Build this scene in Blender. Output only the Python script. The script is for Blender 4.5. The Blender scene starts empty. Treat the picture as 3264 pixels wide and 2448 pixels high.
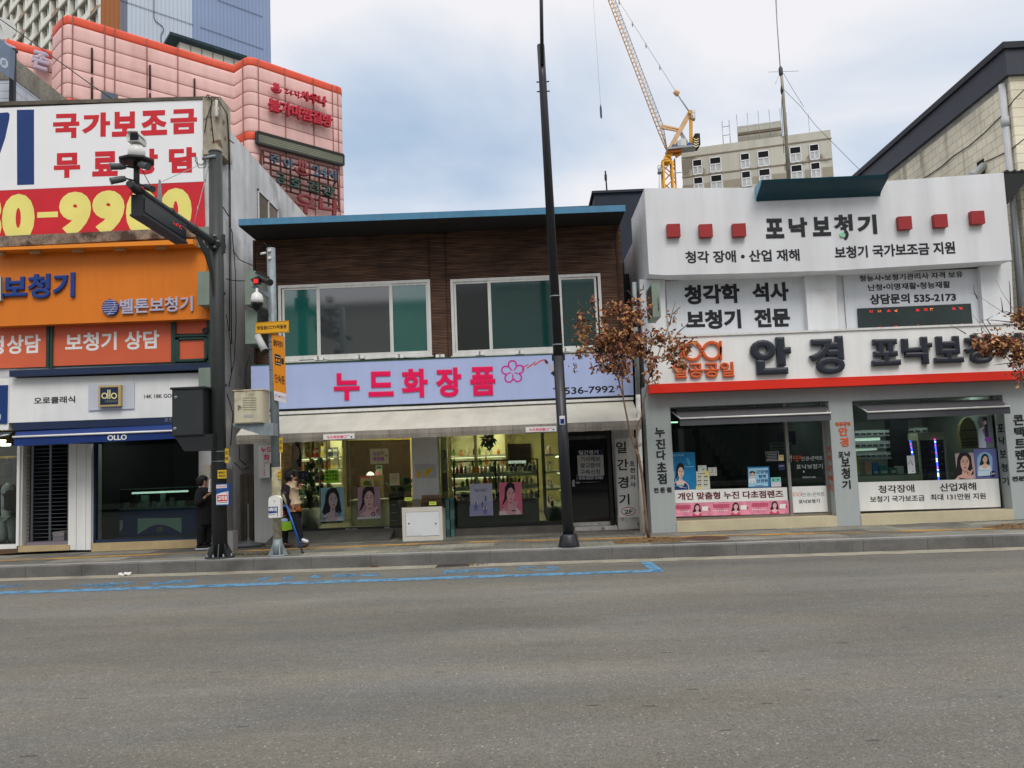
import bpy, bmesh, math, random
from mathutils import Vector, Matrix
random.seed(7)
SC = bpy.context.scene
COL = SC.collection
R = math.radians
# camera
FPX, PW, PH = 2750.0,3264.0,2448.0
CAM = Vector((0,0,1.65))
PITCH, ROLL, YAW = R(5.3), R(-2.226), R(0.854)
_f = Vector((-math.sin(YAW)*math.cos(PITCH), math.cos(YAW)*math.cos(PITCH), math.sin(PITCH)))
_r0 = Vector((math.cos(YAW), math.sin(YAW), 0)); _u0 = _r0.cross(_f)
_r = _r0*math.cos(ROLL) + _u0*math.sin(ROLL)
_u = _u0*math.cos(ROLL) - _r0*math.sin(ROLL)
cd = bpy.data.cameras.new('camera'); cam = bpy.data.objects.new('camera', cd); COL.objects.link(cam)
cd.sensor_width = 36; cd.lens = 36*FPX/PW; cd.clip_end = 3000; cd.clip_start = .05
m = Matrix((_r, _u, -_f)).transposed().to_4x4(); m.translation = CAM
cam.matrix_world = m
SC.camera = cam
SC.render.resolution_x, SC.render.resolution_y = 1024,768
# world, sun, exposure
SUN_EL, SUN_AZ = R(50), R(165)          # azimuth measured from +Y clockwise
wd = bpy.data.worlds.new('World'); SC.world = wd; wd.use_nodes = True
nt = wd.node_tree; N = nt.nodes; L = nt.links
for n in list(N): N.remove(n)
def nn(tree, t, **k):
 n = tree.nodes.new(t)
 for a, b in k.items(): setattr(n, a, b)
 return n
out = nn(nt, 'ShaderNodeOutputWorld')
sky = nn(nt, 'ShaderNodeTexSky', sky_type='NISHITA', sun_disc=False)
sky.sun_elevation = SUN_EL; sky.sun_rotation = SUN_AZ
bg1 = nn(nt, 'ShaderNodeBackground'); bg1.inputs['Strength'].default_value = .1
L.new(sky.outputs[0], bg1.inputs[0])
tc = nn(nt, 'ShaderNodeTexCoord'); sep = nn(nt, 'ShaderNodeSeparateXYZ'); L.new(tc.outputs['Generated'], sep.inputs[0])
def mth(tree, op, a, b=None, clamp=False):
 n = nn(tree, 'ShaderNodeMath', operation=op, use_clamp=clamp)
 for i, v in enumerate((a, b)):
  if v is None: continue
  if hasattr(v, 'links'): tree.links.new(v, n.inputs[i])
  else: n.inputs[i].default_value = v
 return n.outputs[0]
zz = mth(nt, 'ADD', mth(nt, 'MAXIMUM', sep.outputs[2], 0), .22)
cx = mth(nt, 'DIVIDE', sep.outputs[0], zz); cy = mth(nt, 'DIVIDE', sep.outputs[1], zz)
cmb = nn(nt, 'ShaderNodeCombineXYZ'); L.new(cx, cmb.inputs[0]); L.new(cy, cmb.inputs[1])
mp = nn(nt, 'ShaderNodeMapping'); mp.inputs['Location'].default_value = (3.15, .35,0); L.new(cmb.outputs[0], mp.inputs[0])
nz = nn(nt, 'ShaderNodeTexNoise'); nz.inputs['Scale'].default_value = 1.35; nz.inputs['Detail'].default_value = 5; nz.inputs['Roughness'].default_value = .5
nz.inputs['Distortion'].default_value = .4
L.new(mp.outputs[0], nz.inputs[0])
hi = mth(nt, 'MINIMUM', mth(nt, 'MAXIMUM', mth(nt, 'MULTIPLY', mth(nt, 'SUBTRACT', sep.outputs[2], .385), 2.4), -.07), .3)
hi = mth(nt, 'ADD', hi, mth(nt, 'MULTIPLY', mth(nt, 'MAXIMUM', mth(nt, 'SUBTRACT', .33, sep.outputs[2]), 0), 1.6))
hi = mth(nt, 'ADD', hi, mth(nt, 'MINIMUM', mth(nt, 'MULTIPLY', sep.outputs[0], .16), .05))
fac = mth(nt, 'ADD', nz.outputs[0], mth(nt, 'MULTIPLY', hi, 1.0))
rp = nn(nt, 'ShaderNodeValToRGB'); L.new(fac, rp.inputs[0])
e = rp.color_ramp.elements
e[0].position = .28; e[0].color = (.43, .555, .73,1)
e[1].position = .64; e[1].color = (.92, .91, .935,1)
el = e.new(.42); el.color = (.62, .705, .83,1)
gain = mth(nt, 'ADD', 1.0, mth(nt, 'MULTIPLY', mth(nt, 'MAXIMUM', mth(nt, 'SUBTRACT', sep.outputs[2], .5), 0), 2.0))
vm = nn(nt, 'ShaderNodeVectorMath', operation='SCALE'); L.new(rp.outputs[0], vm.inputs[0]); L.new(gain, vm.inputs['Scale'])
bg2 = nn(nt, 'ShaderNodeBackground'); bg2.inputs['Strength'].default_value = 1.0; L.new(vm.outputs[0], bg2.inputs[0])
mx = nn(nt, 'ShaderNodeMixShader'); mx.inputs[0].default_value = .92
L.new(bg1.outputs[0], mx.inputs[1]); L.new(bg2.outputs[0], mx.inputs[2]); L.new(mx.outputs[0], out.inputs[0])
sl = bpy.data.lights.new('sun', 'SUN'); sl.energy = 1.6; sl.angle = R(26); sl.color = (1, .96, .9)
so = bpy.data.objects.new('sun', sl); COL.objects.link(so)
sd = Vector((math.sin(SUN_AZ)*math.cos(SUN_EL), math.cos(SUN_AZ)*math.cos(SUN_EL), math.sin(SUN_EL)))
so.rotation_euler = sd.to_track_quat('Z', 'Y').to_euler(); so.location = sd*60
SC.view_settings.view_transform = 'Standard'; SC.view_settings.look = 'None'
SC.view_settings.exposure = 0.06; SC.view_settings.gamma = 1
SC.cycles.max_bounces = 8; SC.cycles.transparent_max_bounces = 16
# measuring the place
# frames are the crops of the photograph in which things were measured
FR = dict(D0=(0,0,.6777), A=(0,0,2.370), B=(0,680,2.7108), C=(0,1180,2.370), D=(700,600,2.370), E=(700,1200,2.553), F=(1300,600,2.370),
   G=(1300,1250,2.765), H=(640,0,2.370), I=(1640,0,2.676), J=(2000,300,2.765), K=(2640,100,2.7644), L=(1980,580,2.3706),
   M=(2600,580,2.3705), N=(1980,1220,2.7647), O=(2600,1220,2.765), P=(340,400,4.1475), Q=(500,1200,2.7667), R=(740,760,3.0708),
   S=(840,1460,5.186), T=(1700,800,2.6764), U=(3020,840,3.6066), V1=(880,1380,3.6867), V2=(1400,1370,4.7405), V3=(0,1360,3.95),
   V4=(2100,0,3.6867), V5=(0,0,3.5677), V6=(2720,1300,3.6066), V7=(2140,1420,4.2538), X=(0,0,1.0), Y1=(0,1720,2.0109), Y2=(1100,1720,2.0109))
_fr = FR['X']
def fr(k):
 global _fr; _fr = FR[k]
def full(x, y): return _fr[0]+x/_fr[2], _fr[1]+y/_fr[2]
def ray(x, y):
 x, y = full(x, y)
 return _f*FPX + _r*(x-PW/2) - _u*(y-PH/2)
def py(x, y, Y):
 d = ray(x, y); return CAM + d*((Y-CAM.y)/d.y)
def pxx(x, y, X):
 d = ray(x, y); return CAM + d*((X-CAM.x)/d.x)
def pz(x, y, Z):
 d = ray(x, y); return CAM + d*((Z-CAM.z)/d.z)
def psize(n, Y):                       # n pixels of the current frame, in metres at distance Y
 return n/_fr[2]*Y/FPX
def wr(x0, y0, x1, y1, Y):             # upright rectangle from its top-left and bottom-right corners -> X0,X1,Z0,Z1
 a = py(x0, y0, Y); b = py(x1, y1, Y); return a.x, b.x, b.z, a.z
def qw(q, Y):                          # upright quad -> TL, TR, BR, BL
 if len(q) == 4:
  X0, X1, Z0, Z1 = wr(*q, Y)
  return [Vector((X0, Y, Z1)), Vector((X1, Y, Z1)), Vector((X1, Y, Z0)), Vector((X0, Y, Z0))]
 x0, y0, x1, y1, b0, b1 = q
 a = py(x0, y0, Y); b = py(x1, y1, Y); c = py(x1, b1, Y); d = py(x0, b0, Y)
 return [a, b, Vector((b.x, Y, c.z)), Vector((a.x, Y, d.z))]
# materials
def lin(c):
 c = c/255.
 return c/12.92 if c <= .04045 else ((c+.055)/1.055)**2.4
def rgb(r, g, b): return (lin(r), lin(g), lin(b), 1)
MATS = {}
def mat(name, col, rough=.6, var=.12, scale=2.5, streak=0, bump=0, bscale=40, metal=0, spec=.35, emit=0, ecol=None, fine=0, fscale=80, streakscale=(9,9, .7), dirt=None):
 if name in MATS: return MATS[name]
 m = bpy.data.materials.new(name); m.use_nodes = True
 t = m.node_tree; b = t.nodes['Principled BSDF']
 c = rgb(*col)
 b.inputs['Roughness'].default_value = rough; b.inputs['Metallic'].default_value = metal
 b.inputs['Specular IOR Level'].default_value = spec
 b.inputs['Base Color'].default_value = c
 m.diffuse_color = c
 geo = None
 def pos(sc):
  nonlocal geo
  geo = geo or nn(t, 'ShaderNodeNewGeometry')
  mp = nn(t, 'ShaderNodeVectorMath', operation='MULTIPLY'); mp.inputs[1].default_value = sc
  t.links.new(geo.outputs['Position'], mp.inputs[0]); return mp.outputs[0]
 f = None
 def mulf(v):
  nonlocal f
  f = v if f is None else mth(t, 'MULTIPLY', f, v)
 def noise(sc, det, lo, hi, a, bb):
  n = nn(t, 'ShaderNodeTexNoise'); n.inputs['Scale'].default_value = 1; n.inputs['Detail'].default_value = det
  t.links.new(pos(sc), n.inputs[0])
  r = nn(t, 'ShaderNodeMapRange'); t.links.new(n.outputs[0], r.inputs[0])
  for i, v in enumerate((lo, hi, a, bb)): r.inputs[i+1].default_value = v
  return r.outputs[0]
 if var: mulf(noise((scale,)*3,5, .3, .7,1-var, 1+var))
 if fine: mulf(noise((fscale,)*3,3, .3, .7,1-fine, 1+fine))
 if streak: mulf(noise(streakscale, 4, .42, .75,1,1-streak))
 if f is not None:
  v = nn(t, 'ShaderNodeVectorMath', operation='SCALE'); v.inputs[0].default_value = c[:3]; t.links.new(f, v.inputs['Scale'])
  col_out = v.outputs[0]
  if dirt:
   mxn = nn(t, 'ShaderNodeMix', data_type='RGBA'); t.links.new(noise((dirt[1],)*3,6, dirt[2], dirt[3], 0,1), mxn.inputs[0])
   t.links.new(col_out, mxn.inputs[6]); mxn.inputs[7].default_value = rgb(*dirt[0]); col_out = mxn.outputs[2]
  t.links.new(col_out, b.inputs['Base Color'])
 if bump:
  n = nn(t, 'ShaderNodeTexNoise'); n.inputs['Scale'].default_value = 1; n.inputs['Detail'].default_value = 4
  t.links.new(pos((bscale,)*3), n.inputs[0])
  bp = nn(t, 'ShaderNodeBump'); bp.inputs['Strength'].default_value = bump; bp.inputs['Distance'].default_value = .02
  t.links.new(n.outputs[0], bp.inputs['Height']); t.links.new(bp.outputs[0], b.inputs['Normal'])
 if emit:
  b.inputs['Emission Color'].default_value = rgb(*(ecol or col)); b.inputs['Emission Strength'].default_value = emit
 MATS[name] = m; return m
def glassmat(name, tint=(215,225,220), k=1.0):
 if name in MATS: return MATS[name]
 m = bpy.data.materials.new(name); m.use_nodes = True; t = m.node_tree
 for n in list(t.nodes): t.nodes.remove(n)
 o = nn(t, 'ShaderNodeOutputMaterial'); tr = nn(t, 'ShaderNodeBsdfTransparent'); gl = nn(t, 'ShaderNodeBsdfGlossy')
 tr.inputs[0].default_value = rgb(*tint); gl.inputs['Roughness'].default_value = .01; gl.inputs[0].default_value = (k, k, k, 1)
 fn = nn(t, 'ShaderNodeFresnel'); fn.inputs[0].default_value = 1.45
 mx = nn(t, 'ShaderNodeMixShader'); t.links.new(fn.outputs[0], mx.inputs[0]); t.links.new(tr.outputs[0], mx.inputs[1]); t.links.new(gl.outputs[0], mx.inputs[2])
 t.links.new(mx.outputs[0], o.inputs[0]); MATS[name] = m; return m
def plain(name, col, rough=.5, **k): return mat(name, col, rough, var=k.pop('var', .05), **k)
# meshes
def fontmesh(s, depth=0., bold=.012):
 c = bpy.data.curves.new('letter', 'FONT'); c.body = s; c.extrude = .2; c.bevel_depth = max(bold, 0)*.9; c.bevel_resolution = 0; c.offset = min(bold, 0); c.resolution_u = 4
 o = bpy.data.objects.new('letter', c); COL.objects.link(o)
 me = bpy.data.meshes.new_from_object(o.evaluated_get(bpy.context.evaluated_depsgraph_get()))
 bpy.data.objects.remove(o); bpy.data.curves.remove(c)
 v = [x.co.copy() for x in me.vertices]; f = [tuple(p.vertices) for p in me.polygons]
 bpy.data.meshes.remove(me)
 return v, f
class MB:
 def __init__(s): s.v, s.f, s.fm, s.sm, s.mats = [], [], [], [], []
 def mi(s, m):
  if m not in s.mats: s.mats.append(m)
  return s.mats.index(m)
 def add(s, vs, fs, m, smooth=False):
  o = len(s.v); s.v += [Vector(x) for x in vs]; k = s.mi(m)
  for f in fs: s.f.append(tuple(o+i for i in f)); s.fm.append(k); s.sm.append(smooth)
  return s
 def poly(s, pts, m): return s.add(pts, [tuple(range(len(pts)))], m)
 def prism(s, pts, vec, m):
  n = len(pts); vec = Vector(vec); pts = [Vector(p) for p in pts]
  fs = [tuple(range(n)), tuple(range(2*n-1, n-1,-1))] + [(i, (i+1) % n, n+(i+1) % n, n+i) for i in range(n)]
  return s.add(pts+[p+vec for p in pts], fs, m)
 def box(s, x0, x1, y0, y1, z0, z1, m):
  return s.prism([(x0, y0, z0), (x1, y0, z0), (x1, y0, z1), (x0, y0, z1)], (0, y1-y0,0), m)
 def slab(s, q, Y, t, m): return s.prism(qw(q, Y), (0, t, 0), m)          # front face at Y, t metres deep
 def shape(s, pts, Y, t, m):                                              # traced outline with thickness
  return s.prism([py(x, y, Y) for x, y in pts], (0, t, 0), m)
 def pl(s, pts, Y, m): return s.poly([py(x, y, Y) for x, y in pts], m)
 def el(s, cx, cy, rx, ry, Y, m, rot=0, n=22, t=0):
  c, q = math.cos(R(rot)), math.sin(R(rot))
  pts = [(cx+rx*math.cos(a)*c-ry*math.sin(a)*q, cy+rx*math.cos(a)*q+ry*math.sin(a)*c) for a in [2*math.pi*i/n for i in range(n)]]
  return s.shape(pts, Y, t, m) if t else s.pl(pts, Y, m)
 def st(s, pts, w, Y, m, closed=False, t=0):                              # a stroke of width w
  n = len(pts); P = [Vector((x, y)) for x, y in pts]; a, b = [], []
  for i in range(n):
   p0 = P[i-1] if (i or closed) else P[i]; p1 = P[(i+1) % n] if (i < n-1 or closed) else P[i]
   d = (p1-p0).normalized(); k = Vector((-d.y, d.x))*w/2; a.append(P[i]+k); b.append(P[i]-k)
  rng = range(n) if closed else range(n-1)
  for i in rng:
   j = (i+1) % n; q = [a[i], a[j], b[j], b[i]]
   (s.shape(q, Y, t, m) if t else s.pl(q, Y, m))
  return s
 def tube(s, pts, r, m, n=8, caps=True, smooth=True):
  pts = [Vector(p) for p in pts]; rs = r if isinstance(r, (list, tuple)) else [r]*len(pts)
  vs = []; up = None
  for i, p in enumerate(pts):
   d = (pts[min(i+1, len(pts)-1)]-pts[max(i-1,0)]).normalized()
   ref = Vector((0,0,1)) if abs(d.z) < .9 else Vector((1,0,0))
   a = d.cross(ref).normalized() if up is None else (up-d*up.dot(d)).normalized()
   up = a; b = d.cross(a)
   vs += [p+(a*math.cos(2*math.pi*k/n)+b*math.sin(2*math.pi*k/n))*rs[i] for k in range(n)]
  fs = [(i*n+k, i*n+(k+1) % n, (i+1)*n+(k+1) % n, (i+1)*n+k) for i in range(len(pts)-1) for k in range(n)]
  s.add(vs, fs, m, smooth)
  if caps:
   o = len(s.v)-len(vs); k = s.mi(m)
   for f in (tuple(o+i for i in range(n)), tuple(o+(len(pts)-1)*n+i for i in range(n))): s.f.append(f); s.fm.append(k); s.sm.append(False)
  return s
 def bar(s, a, b, w, h, m):                                               # rectangular bar from a to b
  a, b = Vector(a), Vector(b); d = (b-a).normalized(); ref = Vector((0,0,1)) if abs(d.z) < .95 else Vector((0,1,0))
  x = d.cross(ref).normalized(); y = x.cross(d)
  return s.prism([a+x*w/2*i+y*h/2*j for i, j in ((-1,-1), (1,-1), (1,1), (-1,1))], b-a, m)
 def lathe(s, c, prof, m, n=12, smooth=True, axis=None):
  c = Vector(c); vs = []
  q = Vector(axis).to_track_quat('Z', 'Y') if axis is not None else None
  for r, z in prof:
   for k in range(n):
    p = Vector((r*math.cos(2*math.pi*k/n), r*math.sin(2*math.pi*k/n), z)); vs.append(c+(q @ p if q else p))
  fs = [(i*n+k, i*n+(k+1) % n, (i+1)*n+(k+1) % n, (i+1)*n+k) for i in range(len(prof)-1) for k in range(n)]
  s.add(vs, fs, m, smooth)
  o = len(s.v)-len(vs); k = s.mi(m)
  s.f += [tuple(o+i for i in range(n)), tuple(o+(len(prof)-1)*n+i for i in range(n))]; s.fm += [k, k]; s.sm += [False, False]
  return s
 def textmap(s, txt, fn, m, depth=0, bold=.012):
  v, f = fontmesh(txt, depth, bold)
  if not v: return s
  x0 = min(p.x for p in v); x1 = max(p.x for p in v); y0 = min(p.y for p in v); y1 = max(p.y for p in v); z0 = min(p.z for p in v); z1 = max(p.z for p in v)
  return s.add([fn((p.x-x0)/(x1-x0 or 1), (p.y-y0)/(y1-y0 or 1), (p.z-z0)/(z1-z0)*max(depth, .002)) for p in v], f, m)
 def text(s, txt, q, Y, m, depth=0, bold=.012):                           # back of the letters at Y, front at Y-depth
  a, b, c, d = qw(q, Y)
  def fn(u, v, w):
   p = (a*(1-u)+b*u)*v + (d*(1-u)+c*u)*(1-v); return p+Vector((0,-w, 0))
  return s.textmap(txt, fn, m, depth, bold)
 def build(s, name, T=None, parent=None, label=None, kind=None):
  off = T.loc if T else Vector((0,0,0))
  me = bpy.data.meshes.new(name); me.from_pydata([tuple(p-off) for p in s.v], [], s.f)
  for mm in s.mats: me.materials.append(mm)
  me.polygons.foreach_set('material_index', s.fm); me.polygons.foreach_set('use_smooth', s.sm)
  bm = bmesh.new(); bm.from_mesh(me); bmesh.ops.recalc_face_normals(bm, faces=bm.faces); bm.to_mesh(me); bm.free()
  o = bpy.data.objects.new(name, me); COL.objects.link(o)
  p = parent or (T.o if T else None)
  if p: o.parent = p
  if label: o['label'] = label
  if kind: o['kind'] = kind
  return o
class Thing:
 def __init__(s, name, label, cat, loc, group=None):
  s.loc = Vector(loc); s.o = bpy.data.objects.new(name, None); COL.objects.link(s.o); s.o.location = s.loc
  s.o.empty_display_size = .2
  s.o['label'] = label; s.o['category'] = cat
  if group: s.o['group'] = group
def solo(mb, name, label, cat, group=None, kind=None):
 class _T: pass
 t = _T(); xs = [p.x for p in mb.v]; ys = [p.y for p in mb.v]; zs = [p.z for p in mb.v]
 t.loc = Vector(((min(xs)+max(xs))/2,(min(ys)+max(ys))/2, min(zs))); t.o = None
 o = mb.build(name, t); o.location = t.loc; o['label'] = label; o['category'] = cat
 if group: o['group'] = group
 if kind: o['kind'] = kind
 return o
def struct(mb, name, kind='structure'):
 o = mb.build(name); o['kind'] = kind; return o
def lump(c, r, n=8):
 return [(r*math.sin(math.pi*(i+.02)/(n+.04)), c-r*math.cos(math.pi*(i+.02)/(n+.04))) for i in range(n+1)]
# GROUND, ROAD, PAVEMENT
PV = .21                                   # height of the pavement above the road
KS = -.055
def ky(x): return 14.68+KS*x             # kerb face, running slightly askew
def groundmat(name, base, bands, bandamp, patches=None, fine=.3, bump=.35):
 m = mat(name, base, rough=.85, var=0, spec=.25)
 t = m.node_tree; b = t.nodes['Principled BSDF']; g = nn(t, 'ShaderNodeNewGeometry')
 def ns(sc, det, lo, hi, a, bb, rough=.55):
  v = nn(t, 'ShaderNodeVectorMath', operation='MULTIPLY'); v.inputs[1].default_value = sc; t.links.new(g.outputs['Position'], v.inputs[0])
  n = nn(t, 'ShaderNodeTexNoise'); n.inputs['Scale'].default_value = 1; n.inputs['Detail'].default_value = det; n.inputs['Roughness'].default_value = rough
  t.links.new(v.outputs[0], n.inputs[0]); r = nn(t, 'ShaderNodeMapRange'); t.links.new(n.outputs[0], r.inputs[0])
  for i, x in enumerate((lo, hi, a, bb)): r.inputs[i+1].default_value = x
  return r.outputs[0], n
 f1, _ = ns(bands, 3, .3, .7,1-bandamp, 1+bandamp)
 f2, _ = ns((.5, .9,1), 6, .3, .7, .92,1.08)
 f3, n3 = ns((95,95,95), 2, .25, .75,1-fine, 1+fine)
 f4, n4 = ns((34,34,34), 3, .3, .7,1-fine*.5,1+fine*.5); f7, _ = ns((8,9,8), 4, .3, .7, .91,1.09)
 f5, _ = ns((75,75,75), 1, .68, .74,1,1.5); f8, _ = ns((13,17,13), 2, .70, .77,1, .62); f9, _ = ns((.22, .9,1), 3, .40, .55, .93,1.05)
 f6, _ = ns((2.2,7,1), 5, .70, .80,1, .72)
 def vor(sc, dmax, pick, amp):
  v = nn(t, 'ShaderNodeVectorMath', operation='MULTIPLY'); v.inputs[1].default_value = sc; t.links.new(g.outputs['Position'], v.inputs[0]); n = nn(t, 'ShaderNodeTexVoronoi'); n.inputs['Scale'].default_value = 1; t.links.new(v.outputs[0], n.inputs[0])
  s = nn(t, 'ShaderNodeSeparateColor'); t.links.new(n.outputs['Color'], s.inputs[0]); on_ = mth(t, 'MULTIPLY', mth(t, 'LESS_THAN', n.outputs['Distance'], dmax), mth(t, 'GREATER_THAN', s.outputs[0], pick)); return mth(t, 'ADD', 1.0, mth(t, 'MULTIPLY', on_, amp))
 v1 = vor((30,30,30), .26, .80, .75); v2 = vor((2.6,9,2), .15, .88,-.5); v3 = vor((55,55,55), .3, .6,-.4)
 sy = nn(t, 'ShaderNodeSeparateXYZ'); t.links.new(g.outputs['Position'], sy.inputs[0]); wb, _ = ns((.3, .3,1), 3, .3, .7,-.8, .8); yy_ = mth(t, 'ADD', sy.outputs[1], wb)
 lane = None
 for c_, hw, amp in ((11.2,1.0, .17), (13.6, .5,-.12), (9.0, .7,-.10), (6.6, .6, .07), (4.0, .9,-.05)):
  d_ = mth(t, 'MULTIPLY', mth(t, 'SUBTRACT', 1.0, mth(t, 'DIVIDE', mth(t, 'ABSOLUTE', mth(t, 'SUBTRACT', yy_, c_)), hw), True), amp); lane = d_ if lane is None else mth(t, 'ADD', lane, d_)
 f = mth(t, 'MULTIPLY', mth(t, 'MULTIPLY', f1, mth(t, 'ADD', 1.0, lane)), mth(t, 'MULTIPLY', v3, mth(t, 'MULTIPLY', v1, v2)))
 for q in (f2, f3, f4, f5, f6, f7, f8, f9): f = mth(t, 'MULTIPLY', f, q)
 mixc = nn(t, 'ShaderNodeMix', data_type='RGBA'); w, _ = ns((.35,1.3,1), 4, .35, .65,0,1); t.links.new(w, mixc.inputs[0])
 c = rgb(*base); mixc.inputs[6].default_value = c; mixc.inputs[7].default_value = rgb(base[0]+4, base[1]+2, base[2]-3)
 v = nn(t, 'ShaderNodeVectorMath', operation='SCALE'); t.links.new(mixc.outputs[2], v.inputs[0]); t.links.new(f, v.inputs['Scale'])
 t.links.new(v.outputs[0], b.inputs['Base Color'])
 bp = nn(t, 'ShaderNodeBump'); bp.inputs['Strength'].default_value = bump; bp.inputs['Distance'].default_value = .006
 t.links.new(n3.outputs[0], bp.inputs['Height']); t.links.new(bp.outputs[0], b.inputs['Normal'])
 return m
ASPH = groundmat('asphalt', (99,98,94), (.05, .55,1), .12, fine=.42)
EARTH = mat('earth', (110,105,95), .9)
def pavermat(name, c1, c2, mortar, w, h, amp=.25):
 m = mat(name, c1, rough=.85, var=0, spec=.25); t = m.node_tree; b = t.nodes['Principled BSDF']; g = nn(t, 'ShaderNodeNewGeometry')
 br = nn(t, 'ShaderNodeTexBrick'); br.inputs['Scale'].default_value = 1; br.inputs['Brick Width'].default_value = w; br.inputs['Row Height'].default_value = h
 br.inputs['Mortar Size'].default_value = .006; br.inputs['Color1'].default_value = rgb(*c1); br.inputs['Color2'].default_value = rgb(*c2); br.inputs['Mortar'].default_value = rgb(*mortar)
 t.links.new(g.outputs['Position'], br.inputs[0])
 b2 = nn(t, 'ShaderNodeTexBrick'); b2.inputs['Scale'].default_value = 1; b2.inputs['Brick Width'].default_value = 1.35; b2.inputs['Row Height'].default_value = .6; b2.inputs['Mortar Size'].default_value = 0
 b2.inputs['Color1'].default_value = (.5,)*3+(1,); b2.inputs['Color2'].default_value = (1.35,1.35,1.26,1); t.links.new(g.outputs['Position'], b2.inputs[0])
 n = nn(t, 'ShaderNodeTexNoise'); n.inputs['Scale'].default_value = 2.2; n.inputs['Detail'].default_value = 7; t.links.new(g.outputs['Position'], n.inputs[0])
 r = nn(t, 'ShaderNodeMapRange'); t.links.new(n.outputs[0], r.inputs[0])
 for i, x in enumerate((.3, .7,1-amp, 1+amp)): r.inputs[i+1].default_value = x
 v = nn(t, 'ShaderNodeVectorMath', operation='MULTIPLY'); t.links.new(br.outputs[0], v.inputs[0]); t.links.new(b2.outputs[0], v.inputs[1])
 s = nn(t, 'ShaderNodeVectorMath', operation='SCALE'); t.links.new(v.outputs[0], s.inputs[0]); t.links.new(r.outputs[0], s.inputs['Scale'])
 t.links.new(s.outputs[0], b.inputs['Base Color']); return m
PAVER = pavermat('pavers', (124,121,114), (114,113,108), (74,72,66), .3, .15)
def sheet(name, x0, x1, y0, y1, z, m):
 return struct(MB().poly([(x0, y0, z), (x1, y0, z), (x1, y1, z), (x0, y1, z)], m), name)
sheet('ground', -1500,1500,-1500,2500,-.02, EARTH)
sheet('road', -120,120,-9,22,0, ASPH)
GUT = mat('gutter_concrete', (146,141,126), .9, var=.16, scale=4, fine=.12, fscale=60, dirt=((104,98,86), 1.6, .5, .72))
struct(MB().poly([(-60, ky(-60)-.44, .004), (60, ky(60)-.44, .004), (60, ky(60)+.02, .004), (-60, ky(-60)+.02, .004)], GUT), 'gutter')
KERB = mat('kerb_stone', (102,101,98), .85, var=.15, scale=3, fine=.22, fscale=70, bump=.25, bscale=60, dirt=((70,69,67), 1.6, .50, .78))
KTOP = mat('kerb_top', (142,141,138), .85, var=.12, scale=3, fine=.15)
mb = MB(); x = -16.0
while x < 16:
 g = .003
 Y = ky(x); v = (1.02-2*g, KS*(1.02-2*g), 0); mb.prism([(x+g, Y, 0), (x+g, Y, PV-.025), (x+g, Y+.02, PV-.003), (x+g, Y+.2, PV-.003), (x+g, Y+.2,-.01)], v, KERB)
 mb.prism([(x+g, Y+.022, PV-.003), (x+g, Y+.198, PV-.003), (x+g, Y+.198, PV), (x+g, Y+.022, PV)], v, KTOP); x += 1.02
mb.prism([(-16, ky(-16)+.012,-.01), (-16, ky(-16)+.19,-.01), (-16, ky(-16)+.19, PV-.03), (-16, ky(-16)+.012, PV-.03)], (32, KS*32,0), KERB)
struct(mb, 'kerb')
struct(MB().prism([(-60, ky(-60)+.2,-.01), (60, ky(60)+.2,-.01), (60,30,-.01), (-60,30,-.01)], (0,0, PV+.01), PAVER), 'pavement')
YEL = mat('tactile_yellow', (173,131,62), .8, var=.25, scale=3, fine=.2, dirt=((110,100,84), 1.3, .46, .62))
mb = MB()
def ty_(x): return 16.36+(x+9)*.03 if x < -1.6 else 16.57-(x+1.6)*.135
x = -12.0
while x < 12:
 z = PV+.004; a, b = ty_(x), ty_(x+.29)
 mb.poly([(x, a-.14, z), (x+.29, b-.14, z), (x+.29, b+.14, z), (x, a+.14, z)], YEL); x += .3
struct(mb, 'tactile_paving')
# blue parking bay painted on the road, badly worn
def wornpaint(name, col, lo, hi, sc=(5,5,5)):
 m = mat(name, col, .8, var=.1); t = m.node_tree; b = t.nodes['Principled BSDF']; g = nn(t, 'ShaderNodeNewGeometry')
 v = nn(t, 'ShaderNodeVectorMath', operation='MULTIPLY'); v.inputs[1].default_value = sc; t.links.new(g.outputs['Position'], v.inputs[0])
 n = nn(t, 'ShaderNodeTexNoise'); n.inputs['Scale'].default_value = 1; n.inputs['Detail'].default_value = 8; n.inputs['Roughness'].default_value = .7; t.links.new(v.outputs[0], n.inputs[0])
 r = nn(t, 'ShaderNodeMapRange'); t.links.new(n.outputs[0], r.inputs[0])
 for i, x in enumerate((lo, hi, 0,1)): r.inputs[i+1].default_value = x
 t.links.new(r.outputs[0], b.inputs['Alpha']); return m
BLUE1 = wornpaint('blue_road_paint', (84,130,162), .32, .51); BLUE2 = wornpaint('worn_blue_paint', (80,128,162), .40, .58)
mb = MB(); fr('D0')
zp = .004
def road(pts, m): mb.poly([pz(x, y, zp) for x, y in pts], m)
road([(-40,1279), (1424,1230), (1430,1235), (-40,1285)], BLUE1)
road([(1376,1208), (1399,1207), (1433,1232), (1432,1236), (1408,1234)], BLUE1)
fr('Y1')
for q in ([(-20,296), (120,284), (150,296), (60,306), (-20,314)], [(440,295), (560,284), (760,274), (870,268), (870,280), (740,296), (560,300)], [(600,290), (740,286), (730,300), (610,304)],
   [(940,278), (1000,270), (1180,258), (1260,256), (1250,272), (1120,282), (960,290)], [(1640,262), (1680,244), (1745,236), (1720,252), (1670,266)], [(1810,240), (1890,232), (1880,252), (1820,258)],
   [(1980,244), (2010,228), (2075,224), (2040,248)], [(2110,236), (2150,222), (2240,218), (2260,234), (2180,244)]): road(q, BLUE2)
fr('Y2')
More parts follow.
